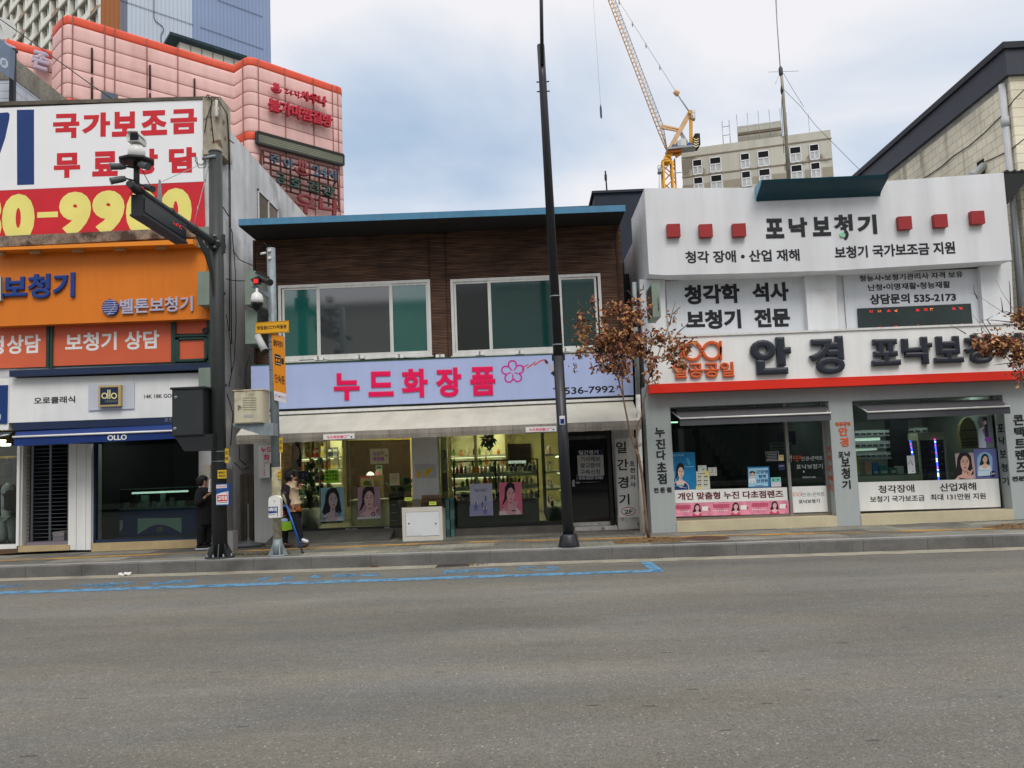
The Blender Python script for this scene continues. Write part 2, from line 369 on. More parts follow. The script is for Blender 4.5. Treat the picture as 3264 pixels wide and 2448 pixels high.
for q in ([(-10,222), (220,212), (230,230), (20,240)], [(618,218), (640,196), (1000,180), (1000,206), (760,208), (690,220)],): road(q, BLUE2)
el = [(1238+150*math.cos(a), 185+15*math.sin(a)) for a in [i*math.pi/12 for i in range(24)]]
il = [(1238+95*math.cos(a), 185+8*math.sin(a)) for a in [i*math.pi/12 for i in range(24)]]
for i in range(24): j = (i+1) % 24; road([el[i], el[j], il[j], il[i]], BLUE2)
struct(mb, 'road_markings')
# drain grate in the gutter
IRON = mat('cast_iron', (62,58,54), .7, var=.25); DARK = plain('deep_dark', (8,8,8), .9, var=0)
fr('Y2'); a = pz(606,160, .006); b_ = pz(795,155, .006); yc = ky(a.x)-.22
T = Thing('drain_grate', 'rusty slotted drain grate in the gutter by the kerb', 'drain grate', (a.x, yc, .004))
MB().box(a.x, b_.x, yc-.13, yc+.13, .005, .006, DARK).build('pit', T)
mb = MB(); n = 12; w = (b_.x-a.x)/n
for i in range(n+1): mb.box(a.x+i*w-.018, a.x+i*w+.018, yc-.14, yc+.14, .006, .014, IRON)
mb.box(a.x-.03, b_.x+.03, yc-.17, yc-.13, .005, .016, IRON).box(a.x-.03, b_.x+.03, yc+.13, yc+.165, .005, .016, IRON); mb.build('grating', T)
# manhole cover on the pavement
fr('N'); c0 = pz(735,1372, PV)
RUST = mat('rusty_iron', (88,66,54), .8, var=.3, scale=9)
mb = MB().lathe((c0.x, c0.y, PV+.001), [(.43,0), (.43, .006), (.40, .008), (.395, .005), (.01, .006)], RUST, 32, False)
for k in range(-3,4): mb.box(c0.x-.33+.05*abs(k), c0.x+.33-.05*abs(k), c0.y+k*.1-.015, c0.y+k*.1+.015, PV+.005, PV+.010, RUST)
solo(mb, 'manhole_cover', 'round rusty manhole cover set in the pavement', 'manhole cover')
# litter
fr('Y1'); p0 = pz(805,234,0); WHITE = plain('white_paper', (225,225,222), .9)
bm_ = MB(); rnd = random.Random(3)
for k in range(3):
 cc = p0+Vector(((k-1)*.065, rnd.uniform(-.03, .03), .035)); vs = []
 for i in range(5):
  for j in range(7):
   th = math.pi*(i+.3)/4.6; ph = 2*math.pi*j/7; rr = rnd.uniform(.022, .046)
   vs.append(cc+Vector((rr*math.sin(th)*math.cos(ph)*1.4, rr*math.sin(th)*math.sin(ph), rr*math.cos(th)*.8)))
 bm_.add(vs, [(i*7+j, i*7+(j+1) % 7,(i+1)*7+(j+1) % 7,(i+1)*7+j) for i in range(4) for j in range(7)], WHITE)
solo(bm_, 'litter', 'crumpled white paper litter on the road beside the kerb', 'litter')
LEAFM = [mat('dead_leaf_%s' % k, c, .75, var=.2, scale=20) for k, c in (('tan', (150,108,66)), ('brown', (112,72,46)), ('dark', (82,50,36)))]
mb = MB(); rnd = random.Random(5)
def leafon(p, s, lift=.01):
 a = rnd.uniform(0,6.28); d = Vector((math.cos(a), math.sin(a), rnd.uniform(-.1, .2)))*s; k = Vector((-math.sin(a), math.cos(a), rnd.uniform(-.2, .2)))*s*.45
 mb.add([p-d, p+k+Vector((0,0, lift)), p+d, p-k+Vector((0,0, lift))], [(0,1,2), (0,2,3)], rnd.choice(LEAFM))
fr('Y2')
for (x, y, n, sx, sy) in ((190,172,14,60,5), (860,150,16,60,8), (815,160,4,10,6), (1410,118,14,60,4), (1735,120,4,14,4), (2110,100,4,12,3), (2000,116,6,60,4)):
 for _ in range(n): leafon(pz(x+rnd.gauss(0, sx*.5), y+rnd.gauss(0, sy*.5), .012), rnd.uniform(.02, .045))
fr('N')
for (x, y, n, sx) in ((840,1500,10,60), (1030,1498,14,60), (1220,1490,10,50), (470,1525,4,20)):
 for _ in range(n): leafon(pz(x+rnd.gauss(0, sx*.5), y+rnd.gauss(0,4), .012), rnd.uniform(.02, .045))
struct(mb, 'fallen_leaves', 'stuff')
# LEFT COMMERCIAL BUILDING
LY = 17.6
PLASTER = mat('stained_plaster', (212,214,215), .9, var=.14, scale=1.2, streak=.45, streakscale=(1.4,1.4, .16), fine=.1, bump=.15, bscale=25, dirt=((112,112,112), .8, .55, .75))
OLDPAINT = mat('peeling_paint', (168,160,142), .85, var=.2, scale=4, streak=.4, dirt=((106,84,66), 4.5, .60, .66))
ROUGHC = mat('rough_concrete', (120,110,98), .95, var=.35, scale=5, fine=.35, fscale=30, bump=.5, bscale=18, dirt=((70,58,50), 3, .5, .6))
WHITEP = mat('white_panel', (226,227,224), .45, var=.05, scale=1.5, streak=.10, streakscale=(5,5, .5))
NAVY = mat('navy_metal', (28,44,72), .5, var=.12)
ORANGE = mat('orange_fascia', (214,118,24), .5, var=.05, scale=1, streak=.06)
ORANGE2 = mat('orange_lip', (226,134,34), .5, var=.06, scale=2)
CORAL = mat('coral_film', (206,96,62), .4, var=.06, scale=1.2)
GREENF = mat('green_frame', (34,62,54), .5, var=.15)
BLUELT = plain('blue_letter', (22,58,128), .4); SILV = plain('silver_letter', (176,172,190), .4); WLT = plain('white_letter', (225,225,222), .5)
BLK = plain('black_letter', (26,28,32), .5); REDV = plain('red_vinyl', (196,30,42), .45, var=.06); YELV = plain('yellow_vinyl', (226,218,122), .45)
WHV = mat('banner_vinyl', (228,229,230), .5, var=.03, scale=1.2, bump=.12, bscale=2.2); BLUEV = plain('blue_vinyl', (20,52,110), .45); BEIGE = mat('beige_step', (176,156,118), .7, var=.1, scale=4, fine=.1)
GLASS = glassmat('shop_glass'); GLASSG = glassmat('green_shop_glass', (150,172,158))
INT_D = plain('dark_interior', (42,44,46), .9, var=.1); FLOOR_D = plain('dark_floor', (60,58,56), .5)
STEEL = mat('brushed_steel', (150,152,154), .35, metal=.8, var=.08); WFRAME = mat('white_frame', (206,206,204), .5, var=.06, streak=.08)
def room(T, x0, x1, y0, y1, z0, z1, wall, floor, ceil, name='interior'):
 mb = MB()
 mb.poly([(x0, y1, z0), (x1, y1, z0), (x1, y1, z1), (x0, y1, z1)], wall); mb.poly([(x0, y0, z0), (x0, y1, z0), (x0, y1, z1), (x0, y0, z1)], wall)
 mb.poly([(x1, y0, z0), (x1, y1, z0), (x1, y1, z1), (x1, y0, z1)], wall)
 mb.poly([(x0, y0, z0), (x1, y0, z0), (x1, y1, z0), (x0, y1, z0)], floor); mb.poly([(x0, y0, z1), (x1, y0, z1), (x1, y1, z1), (x0, y1, z1)], ceil)
 return mb.build(name, T)
fr('X')
LX1 = py(690,480, LY).x; LX0 = -16.0
Zb = py(703,367, LY).z; fr('A'); Zp = py(1530,735, LY).z
fr('B'); Zgf = py(900,1340, LY).z
T = LB = Thing('commercial_building', 'grey plastered three storey corner block with orange and navy shop fronts', 'building', (-9.5, LY, PV))
gx = lambda x: (fr('V3'), py(x, 900, LY).x)[1]
fr('B'); zwin0 = py(900,1310, LY).z; zwin1 = py(900,930, LY).z
mb = MB(); mb.box(LX0, LX1, LY, LY+.35, Zgf-.25, Zb, PLASTER); mb.box(LX1-.3, LX1, LY+.35,26, PV, Zb, PLASTER); mb.box(LX0, LX1-.3, LY+.35,26,3.6, Zb-.3, PLASTER)
fr('C'); xC = py(1502,900, LY).x
mb.box(xC, LX1-.002, LY+.002, LY+.35, PV, Zgf-.25, PLASTER)
mb.build('wall', T)
# side window, seen at a slant
fr('H'); X = LX1
a = pxx(425,1425, X); b = pxx(578,1575, X); zb_ = pxx(425,1720, X).z
y0, y1 = a.y, b.y; z1, z0 = a.z, a.z-.95
PANE_D = mat('dark_pane', (28,36,42), .08, spec=.6, var=.1)
wf = MB();
for (u0, u1, v0, v1) in ((y0, y1, z1-.05, z1), (y0, y1, z0, z0+.06), (y0, y0+.06, z0, z1), (y1-.06, y1, z0, z1), ((y0+y1)/2-.03,(y0+y1)/2+.03, z0, z1)): wf.box(X, X+.035, u0, u1, v0, v1, WFRAME)
w = wf.build('window', T); MB().box(X-.01, X+.012, y0, y1, z0, z1, PANE_D).build('pane', T, w)
# corner column of the parapet and coping
fr('A'); q = wr(1532,735,1668,1130, LY-.12)
MB().box(q[0], q[1], LY-.12, LY+.5, q[2], q[3], OLDPAINT).build('corner_column', T)
MB().box(q[0]-.004, q[1]+.02, LY-.16, LY+.5, q[2]-.1, q[2]-.001, OLDPAINT).build('column_base', T)
COPE = mat('coping', (92,86,76), .9, var=.3, scale=5)
fr('A'); MB().prism([py(-100,770, LY-.1), py(1545,727, LY-.1), py(1545,750, LY-.1), py(-100,800, LY-.1)], (0, .6,0), COPE).build('coping', T)
fr('A'); MB().prism([py(-100,800, LY-.02), py(1531,751, LY-.02), py(1531,1640, LY-.02), py(-100,1640, LY-.02)], (0, .1,0), PLASTER).build('parapet', T)
fr('B'); mb = MB(); mb.prism([py(-60,200, LY-.14), py(1690,120, LY-.14), py(1690,200, LY-.14), py(-60,292, LY-.14)], (0, .3,0), ROUGHC); mb.build('ledge', T)
# first floor strip of coral filmed windows in green frames
mb = MB(); fr('B'); mb.slab((-80,985,1810,928,1345,1288), LY-.03, .03, GREENF); mb.build('window_strip', T)
for q in ((-80,992,400,974,1342,1326), (460,968,1477,936,1320,1284), (1520,938,1785,930,1040,1036), (1543,1100,1764,1092,1262,1252)):
 MB().slab(q, LY-.045, .012, CORAL).build('window', T)
mb = MB()
for q in ((403,975,425,974,1336,1335), (432,974,455,973,1335,1334), (1478,934,1517,933,1290,1289), (1502,1052,1790,1044,1066,1060), (1510,1075,1545,1074,1280,1279), (1763,1070,1800,1069,1275,1274), (1510,1075,1800,1069,1092,1086), (1510,1262,1800,1252,1282,1274), (1785,926,1812,925,1290,1288)):
 mb.slab(q, LY-.085, .05, GREENF)
mb.el(1772,1012,26,26, LY-.12, BLK, t=.06)
mb.build('window_frame', T)
mb = MB(); mb.text('상담', (62,1052,352,1046,1218,1206), LY-.045, WLT, .004, .03); mb.text('정', (-120,1060,36,1058,1224,1220), LY-.045, WLT, .004, .03); mb.build('lettering', T); mb = MB()
mb.text('보청기', (565,1040,1008,1022,1196,1180), LY-.045, WLT, .004, .03); mb.build('lettering', T); mb = MB(); mb.text('상담', (1078,1020,1376,1010,1180,1168), LY-.045, WLT, .004, .03); mb.build('lettering', T)
MB().slab((80,1358,1828,1292,1412,1345), LY-.42, .45, NAVY).build('canopy', T)
# ground floor
fr('V3'); yb = PV
mb = MB()
for q in ((868,215,966,215,1552,1552), (971,215,1084,215,1553,1553), (1089,215,1150,215,1552,1552)): MB().slab(q, LY-.08, .4, WHITEP).build('pillar', T)
MB().slab((1150,215,1188,215,1500,1480), LY+.0, .32, WFRAME).build('jamb', T)
mb = MB(); mb.slab((216,240,250,240,1500,1500), LY-.1, .3, WHITEP); mb.slab((250,240,292,240,1500,1500), LY-.03, .25, WFRAME); mb.build('pillar', T)
mb = MB(); mb.slab((228,1508,868,1490,1582,1556), LY-.12, .5, BEIGE); mb.build('step', T)
fr('C'); mb = MB(); mb.slab((690,1310,1500,1280,1372,1340), LY-.12, .5, BEIGE); mb.build('step', T)
fr('V3'); mb = MB(); mb.slab((-120,1492,212,1482,1548,1534), LY-.06, .3, WHITEP); mb.slab((-120,1550,228,1540,1620,1588), LY-.1, .4, mat('brown_step', (92,70,54), .8)); mb.build('step', T)
# rooms behind
zr0 = PV+.2; zr1 = Zgf-.3
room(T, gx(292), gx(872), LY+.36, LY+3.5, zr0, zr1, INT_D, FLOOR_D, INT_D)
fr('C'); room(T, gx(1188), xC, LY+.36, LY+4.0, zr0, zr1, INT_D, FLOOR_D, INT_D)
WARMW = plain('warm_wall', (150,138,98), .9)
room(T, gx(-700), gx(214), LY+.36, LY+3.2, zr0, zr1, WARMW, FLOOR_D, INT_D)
WINFILL = mat('window_fill', (240,246,240), var=0, emit=30)
MB().box(xC-2.2, xC-1.2, LY+.55, LY+.75, zr1-.06, zr1-.02, WINFILL).build('ceiling_emitter', T)  # unseen fill light, added to brighten the counter behind the glass
LAMPW = mat('lamp_white', (255,246,220), var=0, emit=5)
fr('V3'); mb = MB()
for (x, y) in ((8,186), (70,233), (-200,210)):
 p = py(x, y, LY+.9); mb.lathe((p.x, p.y, p.z), [(.09,-.02), (.1,0), (.1, .03)], LAMPW, 12)
mb.build('ceiling_emitter', T)
# roller grille shutter
GRIL = mat('grille_steel', (92,98,104), .4, metal=.6, var=.2)
fr('V3'); mb = MB(); n = 25
za = py(590,232, LY+.08).z; zz_ = py(590,1440, LY+.08).z; xa, xb = gx(310), gx(862)
for i in range(n+1):
 z = za+(zz_-za)*i/n; mb.tube([(xa, LY+.08, z), (xb, LY+.08, z)], .007, GRIL, 5)
for x in (380,608,840): X = gx(x); mb.box(X-.022, X+.022, LY+.066, LY+.094, zz_, za, GRIL)
mb.box(xa, xb, LY+.05, LY+.11, zz_-.14, zz_-.01, mat('grille_foot', (120,112,124), .6)); mb.build('roller_grille', T)
mb = MB(); fr('C'); mb.slab((708,556,722,556,1312,1312), LY-.0, .12, NAVY); mb.slab((708,1283,1502,1262,1312,1285), LY-.0, .12, NAVY); mb.build('window_frame', T)
fr('C'); MB().slab((722,540,1502,520,1284,1262), LY+.05, .012, GLASS).build('window_pane', T)
fr('V3'); MB().slab((-120,240,216,235,1494,1484), LY+.05, .012, GLASS).build('window_pane', T)
# things standing in the two windows
fr('V3'); b0 = py(-60,1480, LY+.7)
p = wr(665,1328,805,1455, LY+.5); BOXM = plain('carton_white', (170,164,170), .8)
mb = MB().box(p[0], p[1], LY+.5, LY+.85, p[2], p[3], BOXM); mb.box(p[0]-.004, p[1]+.004, LY+.497, LY+.853, p[3]-.05, p[3]+.004, plain('carton_lid', (190,186,188), .8))
solo(mb, 'carton', 'pale lidded carton on the floor behind the roller grille', 'carton')
fr('C')
T = Thing('display_counter', 'navy jewellery counter with arched pale panel under a glass top', 'display counter', (py(1160,1270, LY+1.2).x, LY+1.2, zr0))
CY = LY+1.1; NAVYC = plain('navy_counter', (44,78,150), .35); PALEG = plain('pale_green_panel', (196,232,222), .4)
q = wr(828,1062,1520,1248, CY)
mb = MB().box(q[0], q[1], CY, CY+.6, zr0, q[3], NAVYC); mb.box(q[0]-.02, q[1], CY-.02, CY+.62, q[3], q[3]+.03, plain('counter_edge', (140,156,150), .4)); mb.build('cabinet', T)
mb = MB(); mb.pl([(1040,1120), (1370,1116), (1370,1232), (1040,1240)], CY-.004, PALEG); mb.pl([(888,1136), (928,1134), (928,1190), (896,1240), (888,1240)], CY-.004, PALEG); mb.build('panel', T)
mb = MB(); pts = [(1040+330*i/20,1240-8*i/20-70*math.sin(math.pi*i/20)) for i in range(21)]; mb.pl(pts, CY-.008, NAVYC); mb.slab((1183,1180,1230,1178,1225,1223), CY-.012, .003, plain('plaque_grey', (120,130,134), .4)); mb.build('arch', T)
gq = wr(905,905,1520,1060, CY)
mb = MB().box(gq[0], gq[1], CY, CY+.006, q[3]+.03, gq[3], GLASS); mb.box(gq[0], gq[1], CY+.01, CY+.5, gq[3], gq[3]+.012, plain('glass_edge', (120,150,140), .2)); mb.build('glass_case', T); mb = MB(); mb.box(gq[0]+.25, gq[1]-.3, CY+.03, CY+.05, gq[3]-.10, gq[3]-.06, mat('case_lamp', (236,244,240), var=0, emit=2)); mb.build('case_lamp', T)
JB = [plain('jewel_stand_%s' % k, c, .5) for k, c in (('white', (200,206,200)), ('grey', (130,142,138)), ('mint', (150,180,166)))]
for (x0, y0, x1, y1, k) in ((925,1000,975,1062,0), (1020,1030,1120,1062,1), (1048,992,1082,1030,0), (1065,945,1130,1000,2), (1150,990,1180,1056,1), (1186,1004,1256,1056,0), (1212,926,1252,985,2), (1282,962,1318,1040,1), (1340,985,1400,1050,2)):
 w = wr(x0, y0, x1, y1, CY+.2); mb = MB(); zq = q[3]+.032
 mb.prism([(w[0], CY+.15, zq), (w[1], CY+.15, zq), (w[1]-.01, CY+.19, max(w[3], zq+.08)), (w[0]+.01, CY+.19, max(w[3], zq+.08))], (0, .05,0), JB[k]); mb.box(w[0]-.01, w[1]+.01, CY+.13, CY+.26, zq-.001, zq+.015, JB[k])
 solo(mb, 'jewellery_stand', ('white', 'grey', 'mint')[k]+' jewellery stand among those in the glass case of the navy counter', 'jewellery stand', 'jewellery stands on the navy counter')
EXT = plain('extinguisher_red', (150,26,22), .35); fr('C'); p = py(765,1275, LY+.55)
mb = MB().lathe((p.x, p.y, zr0), [(.065,0), (.07, .03), (.07, .30), (.05, .36), (.02, .38), (.02, .42)], EXT, 12); mb.box(p.x-.02, p.x+.07, p.y-.012, p.y+.012, zr0+.42, zr0+.45, BLK); mb.tube([(p.x+.03, p.y, zr0+.41), (p.x+.085, p.y, zr0+.33), (p.x+.085, p.y, zr0+.12)], .01, BLK, 6)
solo(mb, 'fire_extinguisher', 'red fire extinguisher inside the dark window beside the navy counter', 'fire extinguisher')
# SIGNS OF THE LEFT BUILDING
T = Thing('banner_sign', 'large vinyl banner, red Korean words on white over yellow digits on red', 'banner', (-9.5, LY-.1, Zb-3))
fr('A'); yy = LY-.08
MB().slab((-120,822,1531,752,1444,1371), yy, .03, WHV).build('white_field', T)
mb = MB(); mb.prism([py(-120,1446, yy), py(1538,1373, yy), py(1548,1780, yy), py(-120,1830, yy)], (0, .03,0), REDV); mb.build('red_field', T)
ty = yy-.002; mb = MB()
mb.pl([(127,830), (257,827), (258,1394), (129,1398)], ty, BLUEV)
mb.pl([(-80,858), (60,848), (72,862), (70,900), (40,1040), (0,1160), (-40,1240), (-60,1150), (-10,1040), (-20,960), (-80,960)], ty, BLUEV); mb.build('blue_lettering', T)
mb = MB()
for s, q in (('국', (402,862,600,856,1048,1040)), ('가', (620,854,832,848,1038,1030)), ('보', (846,846,1040,840,1034,1028)), ('조', (1064,838,1262,830,1026,1018)), ('금', (1288,828,1488,820,1016,1006)),
    ('무', (408,1158,606,1152,1346,1340)), ('료', (698,1146,890,1140,1334,1328)), ('상', (1000,1126,1192,1122,1320,1314)), ('담', (1276,1116,1480,1110,1308,1302))): MB().text(s, q, ty, REDV, .003, .055).build('red_letter', T)
mb = MB()
for s, q in (('8', (-205,1472,16,1464,1840,1830)), ('0', (18,1468,264,1460,1836,1826)), ('-', (282,1604,438,1598,1646,1640)), ('9', (448,1452,690,1444,1800,1790)), ('9', (698,1442,942,1434,1788,1778)), ('0', (952,1434,1196,1426,1782,1772)), ('0', (1206,1424,1448,1416,1768,1758))): mb.text(s, q, ty, YELV, .003, .082)
mb.build('yellow_digits', T)
T = Thing('fascia_sign', 'orange fascia sign with raised blue letters and a striped blue globe', 'sign', (-9.5,17.2, zwin1))
fr('B'); OY = 17.3
mb = MB(); mb.slab((-80,345,1782,262,978,910), OY, .25, ORANGE); mb.build('board', T)
MB().slab((-80,298,1665,222,320,264), OY-.32, .5, ORANGE2).build('lip', T)
mb = MB()
for x, y in ((-5,333), (310,318), (680,303), (1040,290), (1395,278)): p = py(x, y-22, OY-.15); mb.box(p.x-.11, p.x+.11, p.y-.05, p.y+.05, p.z-.13, p.z-.02, plain('lamp_lens', (170,140,90), .3))
mb.build('downlight', T)
mb = MB(); mb.text('보청기', (38,545,655,512,748,726), OY, BLUELT, .06, .035); mb.pl([(8,545), (18,545), (22,748), (8,750)], OY-.09, BLUELT); mb.build('blue_lettering', T)
MB().shape([(-30,548), (8,546), (10,752), (-30,755)], OY-.085, .085, plain('cream_letter', (196,190,150), .5)).build('cream_letter', T)
mb = MB(); mb.el(952,812,70,70, OY-.05, BLUELT, n=32, t=.05)
for k in range(-3,4):
 w = math.sqrt(max(0,66**2-(k*19)**2)); mb.st([(952-w, 812+k*19), (952+w, 808+k*19)], 6, OY-.053, SILV)
mb.st([(935,880), (965,830), (990,800), (985,745)], 5, OY-.054, SILV); mb.build('globe_emblem', T)
MB().text('벨톤보청기', (1045,745,1672,716,874,846), OY, SILV, .05, .025).build('silver_lettering', T)
T = Thing('shop_sign', 'white shop sign with a framed navy plaque and small black lettering', 'sign', (-8.6, LY-.2, Zgf-.8))
fr('C'); SY = LY-.25
MB().slab((72,62,1502,20,398,345), SY, .25, WHITEP).build('board', T); MB().slab((104,398,1502,345,455,400), SY-.04, .3, NAVY).build('navy_strip', T)
MB().slab((668,110,1014,93,306,290), SY-.03, .03, plain('plaque_white', (190,196,205), .5)).build('backplate', T)
mb = MB(); mb.slab((743,117,912,111,276,270), SY-.12, .09, plain('gold_frame', (182,160,108), .4)); mb.slab((757,131,892,126,262,257), SY-.125, .01, plain('plaque_navy', (22,40,68), .4)); mb.build('plaque', T)
mb = MB(); GOLD = plain('pale_gold', (214,206,150), .4)
for cx_ in (789,861): mb.st([(cx_+19*math.cos(a), 193+19*math.sin(a)) for a in [i*math.pi/10 for i in range(20)]], 9, SY-.128, GOLD, closed=True)
for x in (815,830): mb.st([(x, 148), (x, 216)], 9, SY-.128, GOLD)
mb.text('classic', (793,222,888,219,244,241), SY-.127, plain('faded_gold', (120,128,118), .5), .002,0); mb.build('plaque_lettering', T)
mb = MB(); mb.text('오로클래식', (257,206,568,194,258,244), SY, BLK, .006, .02); mb.build('black_lettering', T); mb = MB(); mb.text('14K 18K GOLD', (1090,186,1345,176,214,204), SY, BLK, .006, .008); mb.build('black_lettering', T)
MB().text('포천점', (1242,362,1338,358,390,386), SY-.04, plain('grey_letter', (130,138,150), .5), .003,0).build('grey_lettering', T)
T = Thing('navy_awning', 'navy fabric awning with white front bar over the jewellery window', 'awning', (-8.6, LY-.3, Zgf-1.3))
fr('C'); AY0 = LY-.28; AY1 = LY-1.0
NAVYF = mat('navy_canvas', (18,48,110), .8, var=.12, scale=3, fine=.1, fscale=200)
a, b = py(122,466, AY0), py(1500,400, AY0); c, d = py(1500,447, AY1), py(106,508, AY1); c2, d2 = py(1500,508, AY1), py(108,574, AY1)
c.z = d.z = (c.z+d.z)/2; mb = MB(); mb.prism([a, b, c, d], (0,0,-.012), NAVYF); mb.prism([d, c, Vector((c.x, AY1, c2.z)), Vector((d.x, AY1, d2.z))], (0, .01,0), NAVYF); mb.build('canvas', T)
MB().tube([d+Vector((-.02,-.012,0)), c+Vector((0,-.012,0))], .02, WHITEP, 8).build('front_bar', T)
MB().text('OLLO', (812,492,958,486,531,525), AY1-.003, WLT, .002, .03).build('lettering', T)
fr('C'); mb = MB()
T = Thing('shop_sign', 'blue corner of a shop sign on a white board at the frame edge', 'sign', (py(20,300, SY).x, SY, 3))
MB().slab((-160,70,70,60,450,450), SY, .25, WHITEP).build('board', T); MB().slab((-160,118,57,112,404,404), SY-.02, .02, BLUEV).build('blue_panel', T)
MB().text('원', (-40,335,8,334,374,373), SY-.02, WLT, .004,0).build('lettering', T)
T = Thing('dark_awning', 'dark rolled awning above the clothes shop window', 'awning', (py(20,480, SY).x, SY-.3,2.9))
fr('V3'); mb = MB(); mb.prism([py(-150,80, SY), py(160,66, SY), py(120,100, SY-.4), py(-150,150, SY-.4)], (0,0,-.03), plain('dark_teal_canvas', (38,54,60), .8)); mb.build('canvas', T)
MB().tube([py(-150,150, SY-.4), py(120,100, SY-.4)], .022, STEEL, 8).build('front_bar', T)
# projecting light boxes at the corner, seen edge-on
GGREEN = mat('grey_green_box', (122,136,124), .6, var=.1, scale=4, streak=.15); FACE = plain('sign_face', (150,158,150), .4)
def lightbox(q, Yf, depth, label, face=FACE):
 p = wr(*q, Yf); T = Thing('projecting_sign', label, 'sign', ((p[0]+p[1])/2, Yf, p[2]), 'projecting signs seen edge-on')
 mb = MB().box(p[0], p[1], Yf, Yf+depth, p[2], p[3], GGREEN); mb.build('casing', T)
 MB().box(p[0]-.012, p[0]-.002, Yf+.03, Yf+depth-.03, p[2]+.03, p[3]-.03, face).build('face', T); MB().box(p[1]+.002, p[1]+.012, Yf+.03, Yf+depth-.03, p[2]+.03, p[3]-.03, face).build('face', T)
 MB().box(p[0]-.0, p[1]+.0, Yf+depth, Yf+depth+.25, p[3]-.3, p[3]-.25, BLK).build('bracket', T)
fr('B'); lightbox((1708,118,1812,290), 17.2, .7, 'grey green light box behind the big pole, level with the red banner', FACE)
lightbox((1708,504,1808,788), 17.0, .7, 'grey green light box behind the big pole, level with the orange sign')
lightbox((1716,1336,1818,1506), 17.1, .7, 'grey green light box behind the big pole, just above its dark cabinet')
fr('D'); lightbox((190,626,276,876), 17.4, .8, 'pale green light box beside the red camera square, at the brown wall edge')
DKG = plain('dark_green_face', (50,60,54), .4)
lightbox((192,922,284,1172), 17.6, .8, 'dull green light box below the white dome camera, at the brown wall edge', DKG)
# cables drooping down the side wall
CAB = plain('black_cable', (22,22,24), .6); mb = MB(); fr('H')
for pts in ([(170,815), (200,870), (208,1000), (212,1120), (215,1700), (218,2500)], [(180,830), (205,900), (214,1060), (222,1300), (226,1800), (232,2600)], [(205,1040), (225,1065), (250,1082)], [(165,1560), (190,1600), (215,1640)]):
 mb.tube([py(x, y, LY+.25) for x, y in pts], .012, CAB, 5)
fr('D')
for pts in ([(70,0), (75,280), (95,330), (120,640), (125,1000), (110,1300), (70,1500)], [(45,685), (120,700), (190,700)], [(100,470), (150,540), (250,585)], [(50,950), (80,1150), (90,1400)], [(230,1260), (200,1350), (190,1450), (205,1520)]):
 mb.tube([py(x, y, LY+.3) for x, y in pts], .010, CAB, 5)
solo(mb, 'cable', 'black cables drooping down the side of the plastered building', 'cable')
fr('A'); T = Thing('insulator', 'cluster of wires and small insulators at the parapet corner', 'insulator', py(1600,760, LY-.2))
mb = MB()
p = py(1635,800, LY-.2); mb.lathe(p, [(.03,-.25), (.05,-.22), (.03,-.2), (.055,-.15), (.03,-.12), (.055,-.05), (.025,0), (.035, .12)], plain('porcelain', (180,178,172), .3), 10); mb.build('insulator_body', T)
mb = MB()
for pts in ([(1545,745), (1570,715), (1600,730), (1640,735)], [(1560,730), (1600,745), (1590,850), (1615,1080)], [(1570,720), (1605,760), (1560,900), (1545,1000)], [(1640,735), (1690,820), (1720,870)]): mb.tube([py(x, y, LY-.16) for x, y in pts], .010, CAB, 5)
mb.build('wire', T)
# BROWN BUILDING WITH THE COSMETICS SHOP
BY = 18.3
def slatmat():
 m = mat('brown_slats', (70,45,31), .7, var=0, spec=.3); t = m.node_tree; b = t.nodes['Principled BSDF']; g = nn(t, 'ShaderNodeNewGeometry')
 sp = nn(t, 'ShaderNodeSeparateXYZ'); t.links.new(g.outputs['Position'], sp.inputs[0])
 def nz(sc, det, a, bb, lo=.3, hi=.7):
  v = nn(t, 'ShaderNodeVectorMath', operation='MULTIPLY'); v.inputs[1].default_value = sc; t.links.new(g.outputs['Position'], v.inputs[0])
  n = nn(t, 'ShaderNodeTexNoise'); n.inputs['Scale'].default_value = 1; n.inputs['Detail'].default_value = det; t.links.new(v.outputs[0], n.inputs[0])
  r = nn(t, 'ShaderNodeMapRange'); t.links.new(n.outputs[0], r.inputs[0])
  for i, x in enumerate((lo, hi, a, bb)): r.inputs[i+1].default_value = x
  return r.outputs[0]
 wob = nz((.8, .8, .6), 3,-.02, .02)
 ph = mth(t, 'FRACT', mth(t, 'DIVIDE', mth(t, 'ADD', sp.outputs[2], wob), .034))
 tri = mth(t, 'ABSOLUTE', mth(t, 'SUBTRACT', ph, .5))
 grp = nn(t, 'ShaderNodeMapRange'); t.links.new(tri, grp.inputs[0])
 for i, x in enumerate((.28, .44,1, .16)): grp.inputs[i+1].default_value = x
 f = mth(t, 'MULTIPLY', grp.outputs[0], nz((1.6,1.6,26), 4, .55,1.6))
 f = mth(t, 'MULTIPLY', f, nz((1.1,1.1, .9), 5, .7,1.25))
 mixc = nn(t, 'ShaderNodeMix', data_type='RGBA'); t.links.new(nz((2.2,2.2,14), 4,0,1), mixc.inputs[0]); mixc.inputs[6].default_value = rgb(80,58,47); mixc.inputs[7].default_value = rgb(108,79,61)
 v = nn(t, 'ShaderNodeVectorMath', operation='SCALE'); t.links.new(mixc.outputs[2], v.inputs[0]); t.links.new(f, v.inputs['Scale']); t.links.new(v.outputs[0], b.inputs['Base Color'])
 bp = nn(t, 'ShaderNodeBump'); bp.inputs['Strength'].default_value = .9; bp.inputs['Distance'].default_value = .015; t.links.new(grp.outputs[0], bp.inputs['Height']); t.links.new(bp.outputs[0], b.inputs['Normal'])
 return m
SLATS = slatmat(); BATTEN = mat('brown_batten', (60,38,28), .7, var=.25, scale=6)
